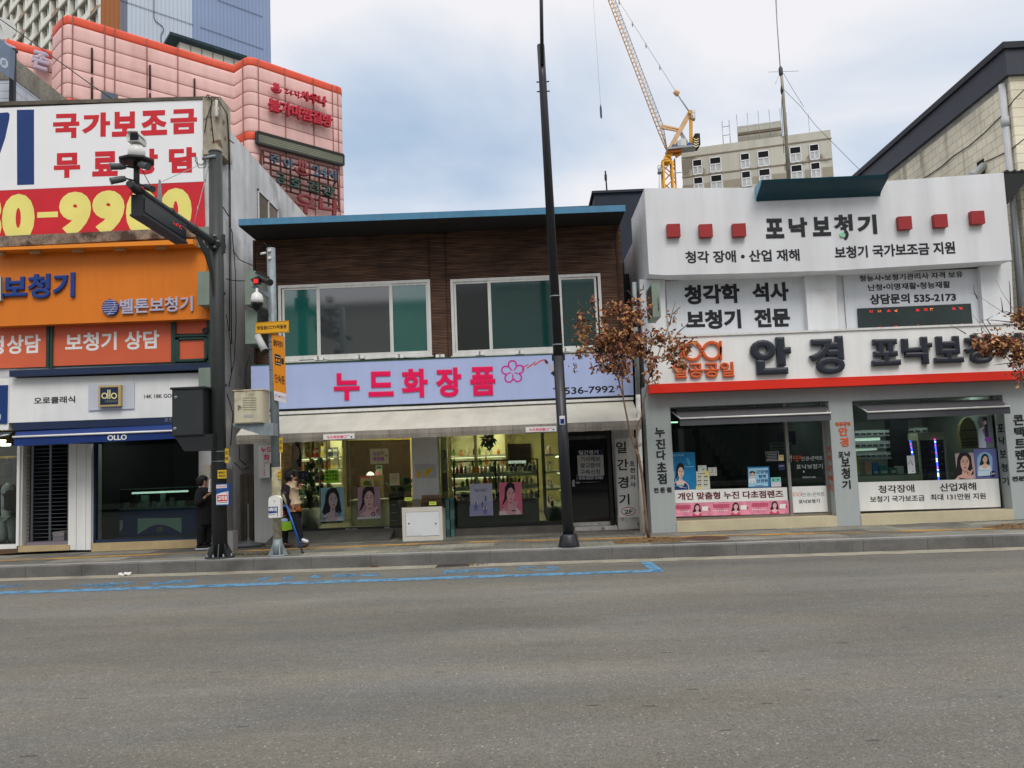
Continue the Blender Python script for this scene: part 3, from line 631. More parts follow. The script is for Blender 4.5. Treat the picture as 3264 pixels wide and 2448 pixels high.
ROOFB = mat('blue_fascia', (74,128,160), .5, var=.1, scale=2, streak=.15); SOFF = mat('dark_soffit', (40,38,38), .8)
WIN = mat('white_upvc', (212,212,208), .45, var=.06, streak=.15)
def film(name, c1, rough=.06, spec=.6):
 return mat(name, c1, rough, var=.12, scale=.8, spec=spec)
TEAL = film('teal_pane', (20,90,83), spec=2); TEALD = film('dark_teal_pane', (17,62,61), spec=2); GREYP = film('grey_pane', (50,58,60), spec=2); GREYD = film('dark_grey_pane', (40,46,46), .1, spec=1.0)
fr('D'); BX0 = py(252,600, BY).x; fr('F'); BX1 = py(1612,400, BY).x
fr('D'); RFY = 17.2; a = py(142,233, RFY); c = py(142,281, RFY); fr('F'); b = py(1643,125, RFY)
zr_t = (a.z+b.z)/2; zr_b = zr_t-(a.z-c.z); RX0, RX1 = a.x, b.x
T = BB = Thing('shop_building', 'two storey shop building clad in brown slats with blue roof edge', 'building', ((BX0+BX1)/2, BY, PV))
fr('E'); zs = py(900,300, BY).z                        # below this the shop front is open
mb = MB(); mb.box(BX0, BX1, BY, BY+.25, zs, zr_b, SLATS); mb.box(BX0, BX0+.15, BY+.25,27, PV, zr_b, SLATS); mb.box(BX1-.15, BX1, BY+.25,27, PV, zr_b, SLATS)
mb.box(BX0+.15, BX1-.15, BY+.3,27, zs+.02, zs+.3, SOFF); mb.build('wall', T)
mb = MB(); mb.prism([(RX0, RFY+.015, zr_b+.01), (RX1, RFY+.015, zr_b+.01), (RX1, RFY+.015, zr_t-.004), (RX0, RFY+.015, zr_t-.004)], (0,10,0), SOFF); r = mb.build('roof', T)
mb = MB(); mb.prism([Vector((a.x, RFY, c.z)), Vector((b.x, RFY, b.z-(a.z-c.z))), b, a], (0, .014,0), ROOFB); mb.build('fascia', T, r)
mb = MB()
for k, (x0, x1) in (('F', (155,180)), ('F', (280,306)), ('F', (1578,1614)), ('D', (252,280))):
 fr(k); p = wr(x0,300, x1,1300, BY); MB().box(p[0], p[1], BY-.03, BY-.001, zs, zr_b, BATTEN).build('batten', T)
def window(k, q, panes, extra=()):
 fr(k); f = MB(); P_ = qw(q, BY); x0, x1, z0, z1 = P_[0].x, P_[1].x, (P_[2].z+P_[3].z)/2,(P_[0].z+P_[1].z)/2; y = BY-.07; t = .07
 for (u0, u1, v0, v1) in ((x0, x1, z1-.06, z1), (x0, x1, z0, z0+.07), (x0, x0+.06, z0+.07, z1-.06), (x1-.06, x1, z0+.07, z1-.06)): f.box(u0, u1, y, BY-.001, v0, v1, WIN)
 f.box(x0-.03, x1+.03, y-.05, BY-.001, z0-.035, z0, WIN)
 o = f.build('window', T)
 ed = []
 for (u0, u1, mm, off) in panes:
  X0 = py(u0,900, BY).x; X1 = py(u1,900, BY).x; ed.append((X0, X1))
  MB().box(max(X0, x0+.02), min(X1, x1-.02), y+.03+off, y+.036+off, z0+.03, z1-.03, mm).build('pane', T, o)
  s = MB(); w = .045
  for (a0, a1, v0, v1) in ((X0, X1, z1-.06-w, z1-.06), (X0, X1, z0+.07, z0+.07+w), (X0, X0+w, z0+.07+w, z1-.06-w), (X1-w, X1, z0+.07+w, z1-.06-w)): s.box(a0, a1, y+.012+off, y+.045+off, v0, v1, WIN)
  s.build('sash', T, o)
 return x0, x1, z0, z1
w1 = window('D', (447,736,1590,697,1305,1278), ((478,762, TEAL, .014), (738,1310, GREYP, 0), (1285,1578, TEAL, .014)))
w2 = window('F', (322,690,1452,650,1272,1225), ((352,632, GREYD, .014), (608,1166, TEALD, 0), (1140,1430, TEALD, .014)))
# ground floor of the shop
SY0 = BY+.0
GREYPIL = mat('pale_grey_panel', (206,207,206), .5, var=.06, streak=.08); PEARL = mat('light_grey_panel', (196,197,195), .5, var=.05, scale=1.5, streak=.12)
STEPM = mat('shop_step', (104,98,92), .8, var=.2, scale=4, fine=.15); ALU = mat('dark_aluminium', (52,56,56), .4, metal=.5, var=.1)
CREAM = plain('cream_wall', (206,198,150), .9, var=.08); FLO = plain('shop_floor', (126,122,112), .4)
fr('E'); q = wr(277,540,442,1366, BY-.12); MB().box(q[0], q[1], BY-.12, BY+.5, PV, q[3]+.4, PEARL).build('pillar', T); mb = MB()
fr('V1'); q2 = wr(1588,40,1918,850, BY-.06); mb.box(q2[0], q2[1], BY-.06, BY+.4, PV, q2[3]+.3, GREYPIL); mb.build('pillar', T)
fr('G'); q3 = wr(1816,330,2036,1215, BY-.1)
mb = MB().box(q3[0], q3[1], BY-.1, BY+.5, PV+.3, q3[3]+.4, PEARL)
TILEW = mat('marble_tile', (196,194,188), .5, var=.12, scale=6, dirt=((120,116,108), 5, .55, .62)); mb.build('pillar', T)
MB().box(q3[0]-.01, q3[1]+.01, BY-.115, BY+.5, PV, PV+.3, TILEW).build('tile_base', T)
fr('G'); zst = py(800,1192, BY-.05).z
xw0 = py(335,900, BY).x; xw1 = py(1412,900, BY).x
mb = MB().box(xw0, xw1, BY-.08, BY+.5, PV, zst, STEPM)
fr('V1'); xd0 = py(60,900, BY).x; xd1 = py(1500,900, BY).x; zdt = py(700,1148, BY-.05).z
mb.box(xd0, xd1, BY+.05, BY+.5, PV, zdt, STEPM)
a0 = py(70,1155, BY); a1 = py(1400,1145, BY); g0 = py(60,1315, BY-.6); g1 = py(1340,1285, BY-.6)
mb.prism([(q[1]-.02, BY+.049, PV), (q[1]-.02, BY+.049, zdt-.005), (q[1]-.02, BY-.75, PV+.004)], (a1.x-q[1], 0,0), mat('ramp_concrete', (84,84,80), .9, var=.2, scale=3, fine=.15)); mb.build('step', T)
# interior
IX0, IX1, IY1 = q[1]-.35, xw1-.02, BY+4.4; zfl = zdt; zce = zs+.0
room(T, IX0, IX1, BY+.42, IY1, zfl, zce, CREAM, FLO, plain('shop_ceiling', (180,178,165), .9))
LAMP = mat('shelf_lamp', (255,246,210), var=0, emit=3); LAMPC = mat('ceiling_lamp_and_fill', (255,238,190), var=0, emit=34)
mb = MB()
for x, y in ((-4.4,19.0), (-2.9,18.78), (-4.6,20.6), (-3.4,19.6), (-1.6,19.8), (0.0,19.6), (-2.4,21.3), (-.6,21.3)): mb.box(x-.3, x+.3, y-.15, y+.15, zce-.06, zce-.03, LAMPC)  # ceiling panels; those nearest the glass are unseen fill added to brighten
mb.build('ceiling_light_and_fill', T)
# glass fronts
fr('V1'); GX = [py(x, 700, BY+.1).x for x in (60,512,870,1590)]
for i in range(3):
 MB().box(GX[i]+.004, GX[i+1]-.004, BY+.1, BY+.11, zdt+.02, zs, GLASS).build('window_pane', T)
MB().box(xw0-.25, xw1-.07, BY+.1, BY+.11, zst+.02, zs, GLASS).build('window_pane', T)
mb = MB()
for x in GX[1:3]: mb.box(x-.004, x+.004, BY+.095, BY+.115, zdt+.02, zs, plain('glass_joint', (120,140,130), .2))
mb.box(GX[0], GX[3], BY+.09, BY+.125, zdt, zdt+.05, ALU); mb.box(xw0, xw1, BY+.09, BY+.125, zst, zst+.03, ALU); mb.build('window_frame', T)
fr('V1'); mb = MB()
for qq in ((812,1122,872,1150), (886,1122,954,1150), (1268,1104,1336,1132)): mb.slab(qq, BY+.085, .04, STEEL)
mb.build('hinge', T)
# upstairs entrance door
fr('G'); DY = BY+.1
mb = MB(); d = wr(1412,338,1818,1228, DY)
x0, x1, z0, z1 = d; xo = py(1432,800, DY).x; xi = py(1768,800, DY).x; zt = py(1600,385, DY).z
BLKF = plain('black_frame', (22,24,26), .4)
mb.box(x0, xo, DY-.12, DY+.3, PV, z1+.3, BLKF); mb.box(xi, x1, DY-.12, DY+.3, PV, z1+.3, ALU); mb.box(xo, xi, DY-.1, DY+.3, zt, z1+.3, BLKF); mb.build('door_frame', T)
ds = wr(1470,1190,1850,1232, DY-.2); MB().box(ds[0], ds[1], DY-.2, DY+.3, PV, ds[3], TILEW).build('doorstep', T)
mb = MB(); mb.box(xo, xi, DY+.03, DY+.045, ds[3]+.02, zt, mat('dark_door_glass', (10,16,18), .05, spec=.6, var=.1)); dr = mb.build('door', T)
mb = MB(); fr('G'); dz = py(1620,1175, DY).z; dz2 = py(1620,1145, DY).z
mb.box(xo, xi, DY+.01, DY+.06, dz, dz2, TILEW); mb.box(xo, xi, DY+.01, DY+.06, py(1600,415, DY).z, zt, mat('worn_steel', (92,98,98), .4, metal=.5, var=.3, scale=8)); mb.build('rail', T, dr)
mb = MB(); p = wr(1448,775,1472,832, DY-.03); mb.box(p[0], p[1], DY-.03, DY+.02, p[2], p[3], plain('lock_white', (190,192,192), .4))
mb.tube([py(1478,800, DY-.05), py(1500,798, DY-.06), py(1520,795, DY-.05)], .028, STEEL, 8); mb.tube([py(1520,796, DY-.01), py(1700,790, DY-.01)], .010, STEEL, 6); mb.tube([py(1490,720, DY-.02), py(1490,800, DY-.02)], .01, STEEL, 6); mb.build('handle', T, dr)
T = Thing('door_sign', 'newspaper office sheet stuck on the dark glass door by the black lamp post', 'sign', py(1608,770, DY))
fr('G'); yy = DY+.022
mb = MB(); mb.slab((1492,558,1722,552,742,734), yy, .004, plain('sheet_grey', (190,192,194), .5)); mb.build('sheet', T)
mb = MB(); mb.slab((1492,510,1722,505,556,550), yy, .004, plain('strip_navy', (20,40,82), .5)); mb.slab((1496,744,1724,738,776,768), yy, .004, MATS['strip_navy']); mb.build('navy_strip', T)
mb = MB(); mb.text('일간경기', (1505,515,1676,510,553,547), yy-.001, WLT, .002, .02); mb.text('010-3527-3163', (1508,744,1718,738,772,765), yy-.001, WLT, .002, .02); mb.build('white_lettering', T)
mb = MB()
for s, y in (('기사제보', 566), ('광고문의', 622), ('구독신청', 680)): mb.text(s, (1518, y+4,1694, y, y+48, y+42), yy-.001, BLK, .002, .02)
mb.build('black_lettering', T)
fr('G'); p = q3
T = Thing('pillar_sign', 'white upright panel with a column of large black letters and circled 2F', 'sign', ((p[0]+p[1])/2, BY-.12, PV+.3))
yy = BY-.13; MB().slab((1826,408,2006,402,1108,1104), yy, .028, WHITEP).build('board', T)
mb = MB()
for s, qq in (('일', (1832,440,1922,436,540,536)), ('간', (1842,592,1940,588,690,686)), ('경', (1848,746,1940,742,848,844)), ('기', (1858,900,1950,896,996,992)), ('포', (1952,610,1998,608,650,648)), ('천', (1956,668,2000,666,710,708)), ('지', (1958,732,2002,730,776,774)), ('사', (1958,792,2006,790,838,836))): mb.text(s, qq, yy, BLK, .006, .02)
mb.text('2F', (1908,1036,1980,1034,1072,1070), yy, BLK, .006, .02); mb.build('black_lettering', T)
mb = MB(); mb.st([(1943+60*math.cos(a), 1050+36*math.sin(a)) for a in [i*math.pi/16 for i in range(32)]], 6, yy-.003, REDV, closed=True); mb.build('red_ring', T)
# the lavender sign
LAV = mat('lavender_board', (166,180,218), .45, var=.03, scale=1.5, streak=.05); MAG = plain('magenta_letter', (222,16,84), .4); MAG2 = plain('violet_letter', (196,30,140), .4); LIP = plain('lipstick_red', (214,62,48), .4)
SGY = 17.72
fr('X'); T = Thing('shop_sign', 'wide lavender shop sign with magenta letters, flower and lipstick', 'sign', py(1400,1290, SGY))
mb = MB(); mb.prism([py(800,1166, SGY), py(2014,1120, SGY), py(2020,1259, SGY), py(801,1308, SGY)], (0, .3,0), LAV); mb.build('board', T)
mb = MB(); mb.prism([py(800,1162.5, SGY-.01), py(2014,1116.5, SGY-.01), py(2014,1120, SGY-.01), py(800,1166, SGY-.01)], (0, .32,0), plain('green_trim', (36,74,56), .5)); mb.prism([py(801,1308, SGY-.01), py(2020,1259, SGY-.01), py(2020,1264, SGY-.01), py(801,1313, SGY-.01)], (0, .32,0), BLKF); mb.build('trim', T)
mb = MB(); fr('D')
for s, qq in (('누', (862,1398,1056,1394,1604,1598)), ('드', (1122,1386,1312,1382,1576,1570)), ('화', (1374,1366,1570,1362,1582,1576))): mb.text(s, qq, SGY, MAG, .022, .045)
fr('F')
for s, qq in (('장', (210,1358,402,1353,1580,1573)), ('품', (468,1352,658,1347,1570,1562))): mb.text(s, qq, SGY, MAG, .022, .045)
mb.build('lettering', T)
mb = MB(); pts = []
for k in range(5):
 a0 = R(-90+72*k-4); c = (793+56*math.cos(a0), 1388+56*math.sin(a0))
 for j in range(9): a = a0+R(-115+230*j/8); pts.append((c[0]+30*math.cos(a), c[1]+30*math.sin(a)))
mb.st(pts, 11, SGY-.004, MAG2, closed=True, t=.004)
for k in range(5): a0 = R(-54+72*k); mb.st([(793+14*math.cos(a0), 1388+14*math.sin(a0)), (793+44*math.cos(a0), 1388+44*math.sin(a0))], 9, SGY-.004, MAG2, t=.004)
mb.build('flower', T)
mb = MB(); mb.st([(862,1372), (880,1348), (908,1330), (902,1360), (940,1330), (962,1310), (955,1338), (1000,1305), (1032,1295)], 9, SGY-.003, LIP, t=.003); mb.build('scribble', T)
mb = MB(); mb.pl([(1030,1292), (1048,1296), (1064,1318), (1048,1330), (1036,1316)], SGY-.003, plain('lipstick_tip', (92,48,48), .4)); mb.pl([(1048,1330), (1064,1318), (1112,1360), (1112,1384), (1082,1386)], SGY-.003, SILV); mb.pl([(1078,1398), (1112,1370), (1160,1402), (1120,1432)], SGY-.004, BLK); mb.build('lipstick', T)
MB().text('T.536-7992', (1096,1508,1560,1490,1562,1542), SGY, BLK, .004, .018).build('phone_lettering', T)
mb = MB()
for k, x, y in (('D', 750,1290), ('D', 1060,1278), ('D', 1360,1272), ('F', 245,1268), ('F', 545,1252), ('F', 845,1244), ('F', 1190,1226)):
 fr(k); p = py(x, y, SGY+.05); mb.box(p.x-.09, p.x+.09, SGY, SGY+.12, p.z-.03, p.z+.03, WHITEP); mb.box(p.x-.012, p.x+.012, SGY-.05, SGY+.0, p.z-.01, p.z+.045, STEEL)
mb.build('clip_lamp', T)
mb = MB(); fr('D'); rn = random.Random(2)
mb.tube([py(x, y, SGY+.1) for x, y in ((600,1300), (760,1292), (830,1300), (1040,1290), (1110,1296), (1350,1280), (1500,1282), (1640,1272))], .008, CAB, 5); mb.build('wire', T)
# the long awning
T = Thing('shop_awning', 'long off-white awning over the cosmetics shop window', 'awning', (-1.8,17.2,2.9))
AWN = mat('awning_canvas', (188,185,172), .85, var=.07, scale=2, streak=.14, streakscale=(4,1,1), fine=.08, fscale=90); VAL = mat('awning_valance', (140,134,124), .9, var=.15, scale=3, streak=.3, streakscale=(26,8,1.2), fine=.12)
fr('X'); AY1 = 16.45
a, b = py(800,1327, SGY+.05), py(2016,1276, SGY+.05); d, c = py(752,1388, AY1), py(2043,1340, AY1); zc = (c.z+d.z)/2; c.z += (zc-c.z)*.3; d.z += (zc-d.z)*.3
mb = MB(); mb.prism([a, b, c, d], (0,0,-.02), AWN); mb.build('canvas', T)
mb = MB(); n = 60; h = .17;
vs = []
for i in range(n+1):
 p = d+(c-d)*i/n; wv = .006*math.sin(i*1.7)+.004*math.sin(i*.6); vs += [p, p+Vector((0,-.01+wv, -h*.5)), p+Vector((0, wv*1.8,-h+.004*math.sin(i*2.3)))]
mb.add(vs, [(3*i+j, 3*i+j+1,3*i+j+4,3*i+j+3) for i in range(n) for j in (0,1)], VAL); mb.build('valance', T)
fr('X'); mb = MB(); mb.prism([py(800,1316, SGY-.05), py(2019,1266, SGY-.05), py(2019,1274, SGY-.05), py(800,1326, SGY-.05)], (0, .3,0), WIN); mb.build('housing', T)
mb = MB()
for x in (a.x+.5,-1.5, b.x-.6): mb.tube([(x, SGY+.2, d.z-.12), (x, AY1+.06, d.z-.05)], .02, STEEL, 6)
mb.tube([d+Vector((0, .02,-.01)), c+Vector((0, .02,-.01))], .018, STEEL, 6); mb.build('arm', T)
for k, q_, lab in (('E', (843,472,1097,462,516,505), 'small white name strip on the awning edge above the sliding door'), ('G', (1037,308,1308,298,354,345), 'small white name strip on the awning edge beside the black lamp post')):
 fr(k); w = qw(q_, AY1-.03); T = Thing('name_strip', lab, 'sign', (w[0]+w[2])/2, 'name strips on the awning edge')
 MB().slab(q_, AY1-.03, .012, WHITEP).build('board', T); x0, y0, x1, y1, b0, b1 = q_; f = lambda u: x0+(x1-x0)*u
 mb = MB().text('누드화장품', (f(.12), y0+10, f(.64), y0+6, b0-9, b0-13), AY1-.03, MAG, .002, .03); mb.build('lettering', T)
 mb = MB(); yc = (y0+b1)/2; mb.st([(f(.70)+13*math.cos(a_), yc+10*math.sin(a_)) for a_ in [i*math.pi/6 for i in range(12)]], 4, AY1-.032, MAG2, closed=True); mb.st([(f(.74), yc), (f(.80), yc-10), (f(.86), yc-12)], 3, AY1-.032, LIP); mb.el(f(.905), yc+3,7,7, AY1-.032, BLK); mb.build('flower', T)
# THINGS IN THE COSMETICS SHOP
def portrait(mb, Y, F, sk, hair, top, lips=(176,60,66), look=0, k0=0, hand=False, longhair=True, key='', zoom=1.0):
 S = plain('skin_print'+key, sk, .5); Hm = plain('hair_print'+key, hair, .5); Tm = plain('top_print'+key, top, .5); Lm = plain('lip_print'+key, lips, .5)
 Sd = plain('skin_shade_print'+key, tuple(int(x*.82) for x in sk), .5)
 y = Y-.0012; n = [0]
 cl = lambda x: min(1, max(0, x))
 def lay(pts, m): n[0] += 1; mb.pl([F(cl(.52+(u-.54)*zoom), cl(.36+(v-.36)*zoom)) for u, v in pts], y-.0008*n[0], m)
 def oval(cx, cy, rx, ry, m, rot=0):
  c, s = math.cos(R(rot)), math.sin(R(rot)); lay([(cx+rx*math.cos(a)*c-ry*math.sin(a)*s, cy+rx*math.cos(a)*s+ry*math.sin(a)*c) for a in [2*math.pi*i/20 for i in range(20)]], m)
 if longhair: lay([(.36, .12), (.5, .04), (.66, .08), (.76, .22), (.8, .42), (.86, .66), (.74, .72), (.5, .66), (.26, .74), (.16, .66), (.26, .42), (.28, .24)], Hm)
 else: lay([(.32, .18), (.42, .06), (.56, .03), (.68, .10), (.72, .26), (.68, .42), (.4, .48), (.28, .62), (.2, .66), (.3, .46)], Hm)
 lay([(.06,1), (.1, .82), (.3, .70), (.44, .66), (.46, .54), (.62, .54), (.63, .66), (.8, .72), (.94, .84), (.97,1)], S)
 lay([(.10,1), (.14, .84), (.28, .74), (.40, .88), (.54, .93), (.66, .88), (.76, .74), (.9, .84), (.94,1)], Tm)
 lay([(.45, .55), (.62, .53), (.62, .60), (.53, .64)], Sd)
 oval(.54+look*.02, .36, .155, .215, S, 6*look)
 lay([(.38, .34), (.37, .2), (.48, .09), (.62, .1), (.70, .24), (.705, .36), (.66, .26), (.58, .19), (.48, .20), (.41, .28)], Hm)
 d = look*.03
 for ex in (.475, .615): oval(ex+d, .345, .030, .013, Hm); oval(ex+d, .300, .036, .007, Hm, 4)
 lay([(.545+d, .36), (.56+d, .36), (.575+d, .43), (.535+d, .43)], Sd); oval(.55+d, .495, .043, .017, Lm)
 if hand: lay([(.56, .98), (.62, .76), (.66, .62), (.60, .56), (.64, .54), (.72, .60), (.80, .54), (.83, .57), (.76, .68), (.78, .80), (.72,1)], S); lay([(.66, .62), (.70, .61), (.72, .70), (.69, .72)], Sd)
def unit(x0, y0, x1, y1, b0, b1): return lambda u, v: (x0+(x1-x0)*u, (y0*(1-u)+y1*u)*(1-v)+(b0*(1-u)+b1*u)*v)
PY_ = BY+.092
def poster(k, q, base, lab, fn=None, Y=PY_, name='poster', group='posters on the shop glass'):
 fr(k); w = qw(q, Y); T = Thing(name, lab, 'poster', ((w[0].x+w[1].x)/2, Y, w[2].z), group)
 MB().slab(q, Y, .003, base).build('sheet', T)
 if fn: mb = MB(); fn(mb, Y, unit(*q)); mb.build('print', T)
 return T
PBL = mat('poster_blue', (128,172,186), .45, var=.15, scale=5); PPK = mat('poster_mauve', (160,132,148), .45, var=.12, scale=5); PPINK = mat('poster_pink', (222,118,144), .45, var=.08, scale=5); PLAV = mat('poster_lavender', (188,190,214), .45, var=.10, scale=8)
DGR = plain('print_dark', (40,48,56), .5); TLP = plain('print_teal', (60,130,150), .5)
def f1(mb, Y, F):
 portrait(mb, Y, F, (176,162,164), (22,22,28), (176,192,200), look=.6, key='a', zoom=1.22)
 for i in range(4): mb.st([F(.06, .89+.025*i), F(.30-.03*i, .89+.025*i)], 4, Y-.014, DGR)
 for i in range(4): mb.st([F(.64+.07*i, .72+.03*(i % 2)), F(.64+.07*i, .88)], 9, Y-.014, TLP)
poster('V1', (524,650,797,634,1042,1030), PBL, 'pale blue poster of a long haired woman on the cosmetics shop glass', f1)
def f2(mb, Y, F):
 portrait(mb, Y, F, (204,168,168), (34,30,32), (164,138,152), (160,56,64), look=-.5, longhair=False, hand=True, key='b', zoom=1.35)
 mb.el(*F(.70, .86), 26,24, Y-.016, BLK); mb.el(*F(.70, .86), 15,14, Y-.017, SILV); mb.pl([F(0, .93), F(1, .92), F(1,1), F(0,1)], Y-.016, plain('print_white', (190,196,204), .5))
 for i in range(3): mb.st([F(.84+.05*i, .72), F(.84+.05*i, .78)], 7, Y-.016, plain('print_maroon', (96,32,46), .5))
poster('V1', (956,640,1222,625,1016,1002), PPK, 'mauve poster of a woman resting her chin on the sliding glass door', f2)
def f3(mb, Y, F):
 mb.text('BEAUTY LINE UP', (F(.22, .18)[0], F(.22, .16)[1], F(.76, .2)[0], F(.76, .165)[1], F(.22, .205)[1], F(.76, .205)[1]), Y-.001, DGR, .001, .01)
 mb.st([F(.26, .235), F(.72, .232)], 8, Y-.003, DGR)
 b = plain('print_blue', (120,128,186), .5); w = plain('print_pale', (214,216,230), .5); nv = plain('print_navy', (40,50,90), .5)
 mb.pl([F(0, .66), F(.3, .62), F(1, .56), F(1,1), F(0,1)], Y-.002, plain('print_haze', (168,170,208), .5));
 for (u, v, r, h) in ((.28, .56, .13, .26), (.58, .58, .07, .12), (.72, .38, .09, .13), (.70, .72, .14, .2)):
  mb.pl([F(u-r, v), F(u+r, v), F(u+r*.96, v+.09), F(u-r*.96, v+.09)], Y-.004, w); mb.pl([F(u-.03, v), F(u+.025, v), F(u+.025, v+.09), F(u-.03, v+.09)], Y-.005, nv); mb.pl([F(u-r*.7, v+.09), F(u+r*.7, v+.09), F(u+r*.5, v+.09+h*.7), F(u-r*.5, v+.09+h*.7)], Y-.005, b)
  mb.st([F(u-r*.8, v), F(u-r*.8, v+.09)], 5, Y-.005, nv); mb.st([F(u+r*.75, v), F(u+r*.75, v+.09)], 5, Y-.005, nv)
poster('V2', (460,820,797,806,1306,1292), PLAV, 'lavender poster of cosmetic jars on the window left of the pink poster', f3)
def f4(mb, Y, F):
 portrait(mb, Y, F, (226,170,176), (30,26,32), (228,206,212), (206,66,78), look=.4, longhair=False, hand=True, key='c', zoom=1.15)
 mb.el(*F(.66, .87), 30,16, Y-.018, BLK); mb.el(*F(.66, .85), 24,9, Y-.019, SILV)
 for i in range(3): mb.st([F(.1, .76+.05*i), F(.42, .755+.05*i)], 6, Y-.018, plain('print_rose', (196,70,104), .5))
poster('V2', (902,800,1240,788,1290,1276), PPINK, 'bright pink poster of a smiling woman in a white top on the window', f4)
NEON = plain('lime_sheet', (150,226,30), .5)
def f5(mb, Y, F):
 for i, s in enumerate(('동고랜드', '넥비크림', '핸드크림')):
  (x0, y0), (x1, y1) = F(.06, .06+.27*i), F(.94, .06+.27*i); (_, b0), (_, b1) = F(.06, .28+.27*i), F(.94, .28+.27*i); mb.text(s, (x0, y0, x1, y1, b0, b1), Y-.001, BLK, .001, .035)
poster('V1', (568,440,732,430,592,582), NEON, 'lime green sheet with three rows of black lettering on the shop glass', f5)
CRM = plain('cream_board', (206,200,160), .5)
def f6(mb, Y, F):
 P_ = plain('violet_print', (170,50,190), .5)
 for s, (u0, u1, v0, v1), m_ in (('누드', (.17, .56, .22, .46), P_), ('화장품', (.16, .78, .54, .80), P_)):
  (x0, y0), (x1, y1) = F(u0, v0), F(u1, v0); (_, b0), (_, b1) = F(u0, v1), F(u1, v1); mb.text(s, (x0, y0, x1, y1, b0, b1), Y-.001, m_, .001, .035)
 BR = plain('brown_print', (90,60,50), .5); cx_, cy_ = F(.66, .28)
 for k in range(5): a = R(72*k-90); mb.st([(cx_+14*math.cos(a)+9*math.cos(b), cy_+14*math.sin(a)+9*math.sin(b)) for b in [i*math.pi/4 for i in range(8)]], 3, Y-.003, BR, closed=True)
 mb.st([F(.74, .34), F(.88, .46)], 4, Y-.003, BR); mb.el(*F(.9, .48), 9,9, Y-.003, BLK)
poster('V1', (1102,188,1320,182,368,360), CRM, 'cream board with violet lettering and flower on the sliding door', f6, name='door_board')
def f7(mb, Y, F):
 for i in range(9): mb.st([F(.15, .12+.09*i), F(.85, .12+.09*i)], 5 if i in (3,4) else 3, Y-.002, plain('notice_ink', (110,104,80), .5))
poster('V1', (1334,478,1446,472,618,612), plain('notice_paper', (196,188,150), .6), 'small cream notice with grey lines right of the violet lettered board', f7, name='notice')
def f8(mb, Y, F):
 YB = plain('calendar_yellow', (222,184,40), .6)
 for (u0, v0, u1, v1) in ((.08, .5, .26, .96), (.44, .5, .62, .94), (.58, .34, .78, .66), (.72, .28, .9, .36), (.26, .30, .42, .4)): mb.pl([F(u0, v0), F(u1, v0-.02), F(u1, v1-.02), F(u0, v1)], Y-.002, YB)
poster('V1', (1632,368,1880,362,532,526), plain('calendar_paper', (180,182,190), .7), 'pale sheet with yellow blocks taped on the grey shop pillar', f8, Y=BY-.066, name='wall_sheet')
fr('V1'); T = poster('V1', (178,95,300,95,640,640), plain('banner_mauve', (176,142,160), .5), 'tall mauve banner of a face inside the left end of the shop', lambda mb, Y, F: (mb.pl([F(.30,0), F(.7,0), F(1, .3), F(.95, .56), F(.7, .56), F(.5, .44), F(.6, .2)], Y-.002, plain('hair_banner', (44,34,36), .5)), mb.el(*F(.5, .26), 36,80, Y-.004, plain('skin_banner', (200,160,160), .5))), Y=BY+.3, name='banner')
poster('V1', (1950,205,1994,203,440,440), plain('strip_mauve', (150,130,140), .5), 'narrow mauve strip poster with dark ring at the window jamb', lambda mb, Y, F: mb.st([(1960+30*math.cos(R(a)), 250+48*math.sin(R(a))) for a in range(-80,90,20)], 16, Y-.002, BLK), Y=BY+.22, name='strip_poster')
poster('V1', (1956,470,2008,468,684,680), plain('strip_maroon', (96,26,40), .5), 'narrow maroon strip poster low on the window jamb', lambda mb, Y, F: mb.pl([F(.2, .3), F(.8, .4), F(.9, .9), F(.3, .9)], Y-.002, BLK), Y=BY+.22, name='strip_poster')
# opening sign on the glass by the passer-by
poster('V1', (262,450,386,444,548,542), plain('navy_sheet', (36,42,62), .5), 'small navy sheet with pale marks on the glass above the pedestrian', lambda mb, Y, F: mb.text('무 ㅇ', (*F(.35, .3), *F(.85, .3), F(.3, .75)[1], F(.8, .75)[1]), Y-.001, plain('dim_white', (120,126,140), .5), .001,0), name='window_sheet')
# jamb between door and window
fr('V1'); q = wr(1925,30,2035,1120, BY+.24); MB().box(q[0], q[1], BY+.24, BY+.44, zst, q[3]+.3, CREAM).build('jamb', BB)
# shelf unit under the right window
SHF = plain('shelf_board', (178,178,160), .5); PLN = plain('shelf_plinth', (78,84,80), .5); POST = plain('shelf_post', (40,40,36), .5)
fr('V2'); HY = BY+.42
T = Thing('display_shelf', 'low dark display shelf with three pale boards inside the right window', 'shelf unit', (0, HY, zst))
u = wr(222,1080,1520,1460, HY); tops = []
MB().box(u[0], u[1], HY, HY+.45, zst, u[3], PLN).build('plinth', T)
for y in (640,835,1050):
 z = py(850, y, HY).z; tops.append(z); MB().box(u[0], u[1]-.02, HY, HY+.38, z-.10, z, SHF).build('shelf', T)
mb = MB()
zt = py(850,455, HY).z
for x in (225,855,1490): X = py(x, 700, HY).x; mb.box(X-.02, X+.02, HY-.012, HY+.02, u[3], zt, POST)
mb.box(u[0], u[1]-.02, HY-.012, HY+.02, zt-.025, zt, POST); mb.build('post', T)
mb = MB(); mb.slab((1045,470,1310,462,512,505), HY-.03, .03, mat('lit_strip', (235,240,225), var=0, emit=.8)); mb.text('Hair Care', (1090,482,1252,478,508,502), HY-.03, BLK, .003, .0); mb.build('shelf_sign', T)
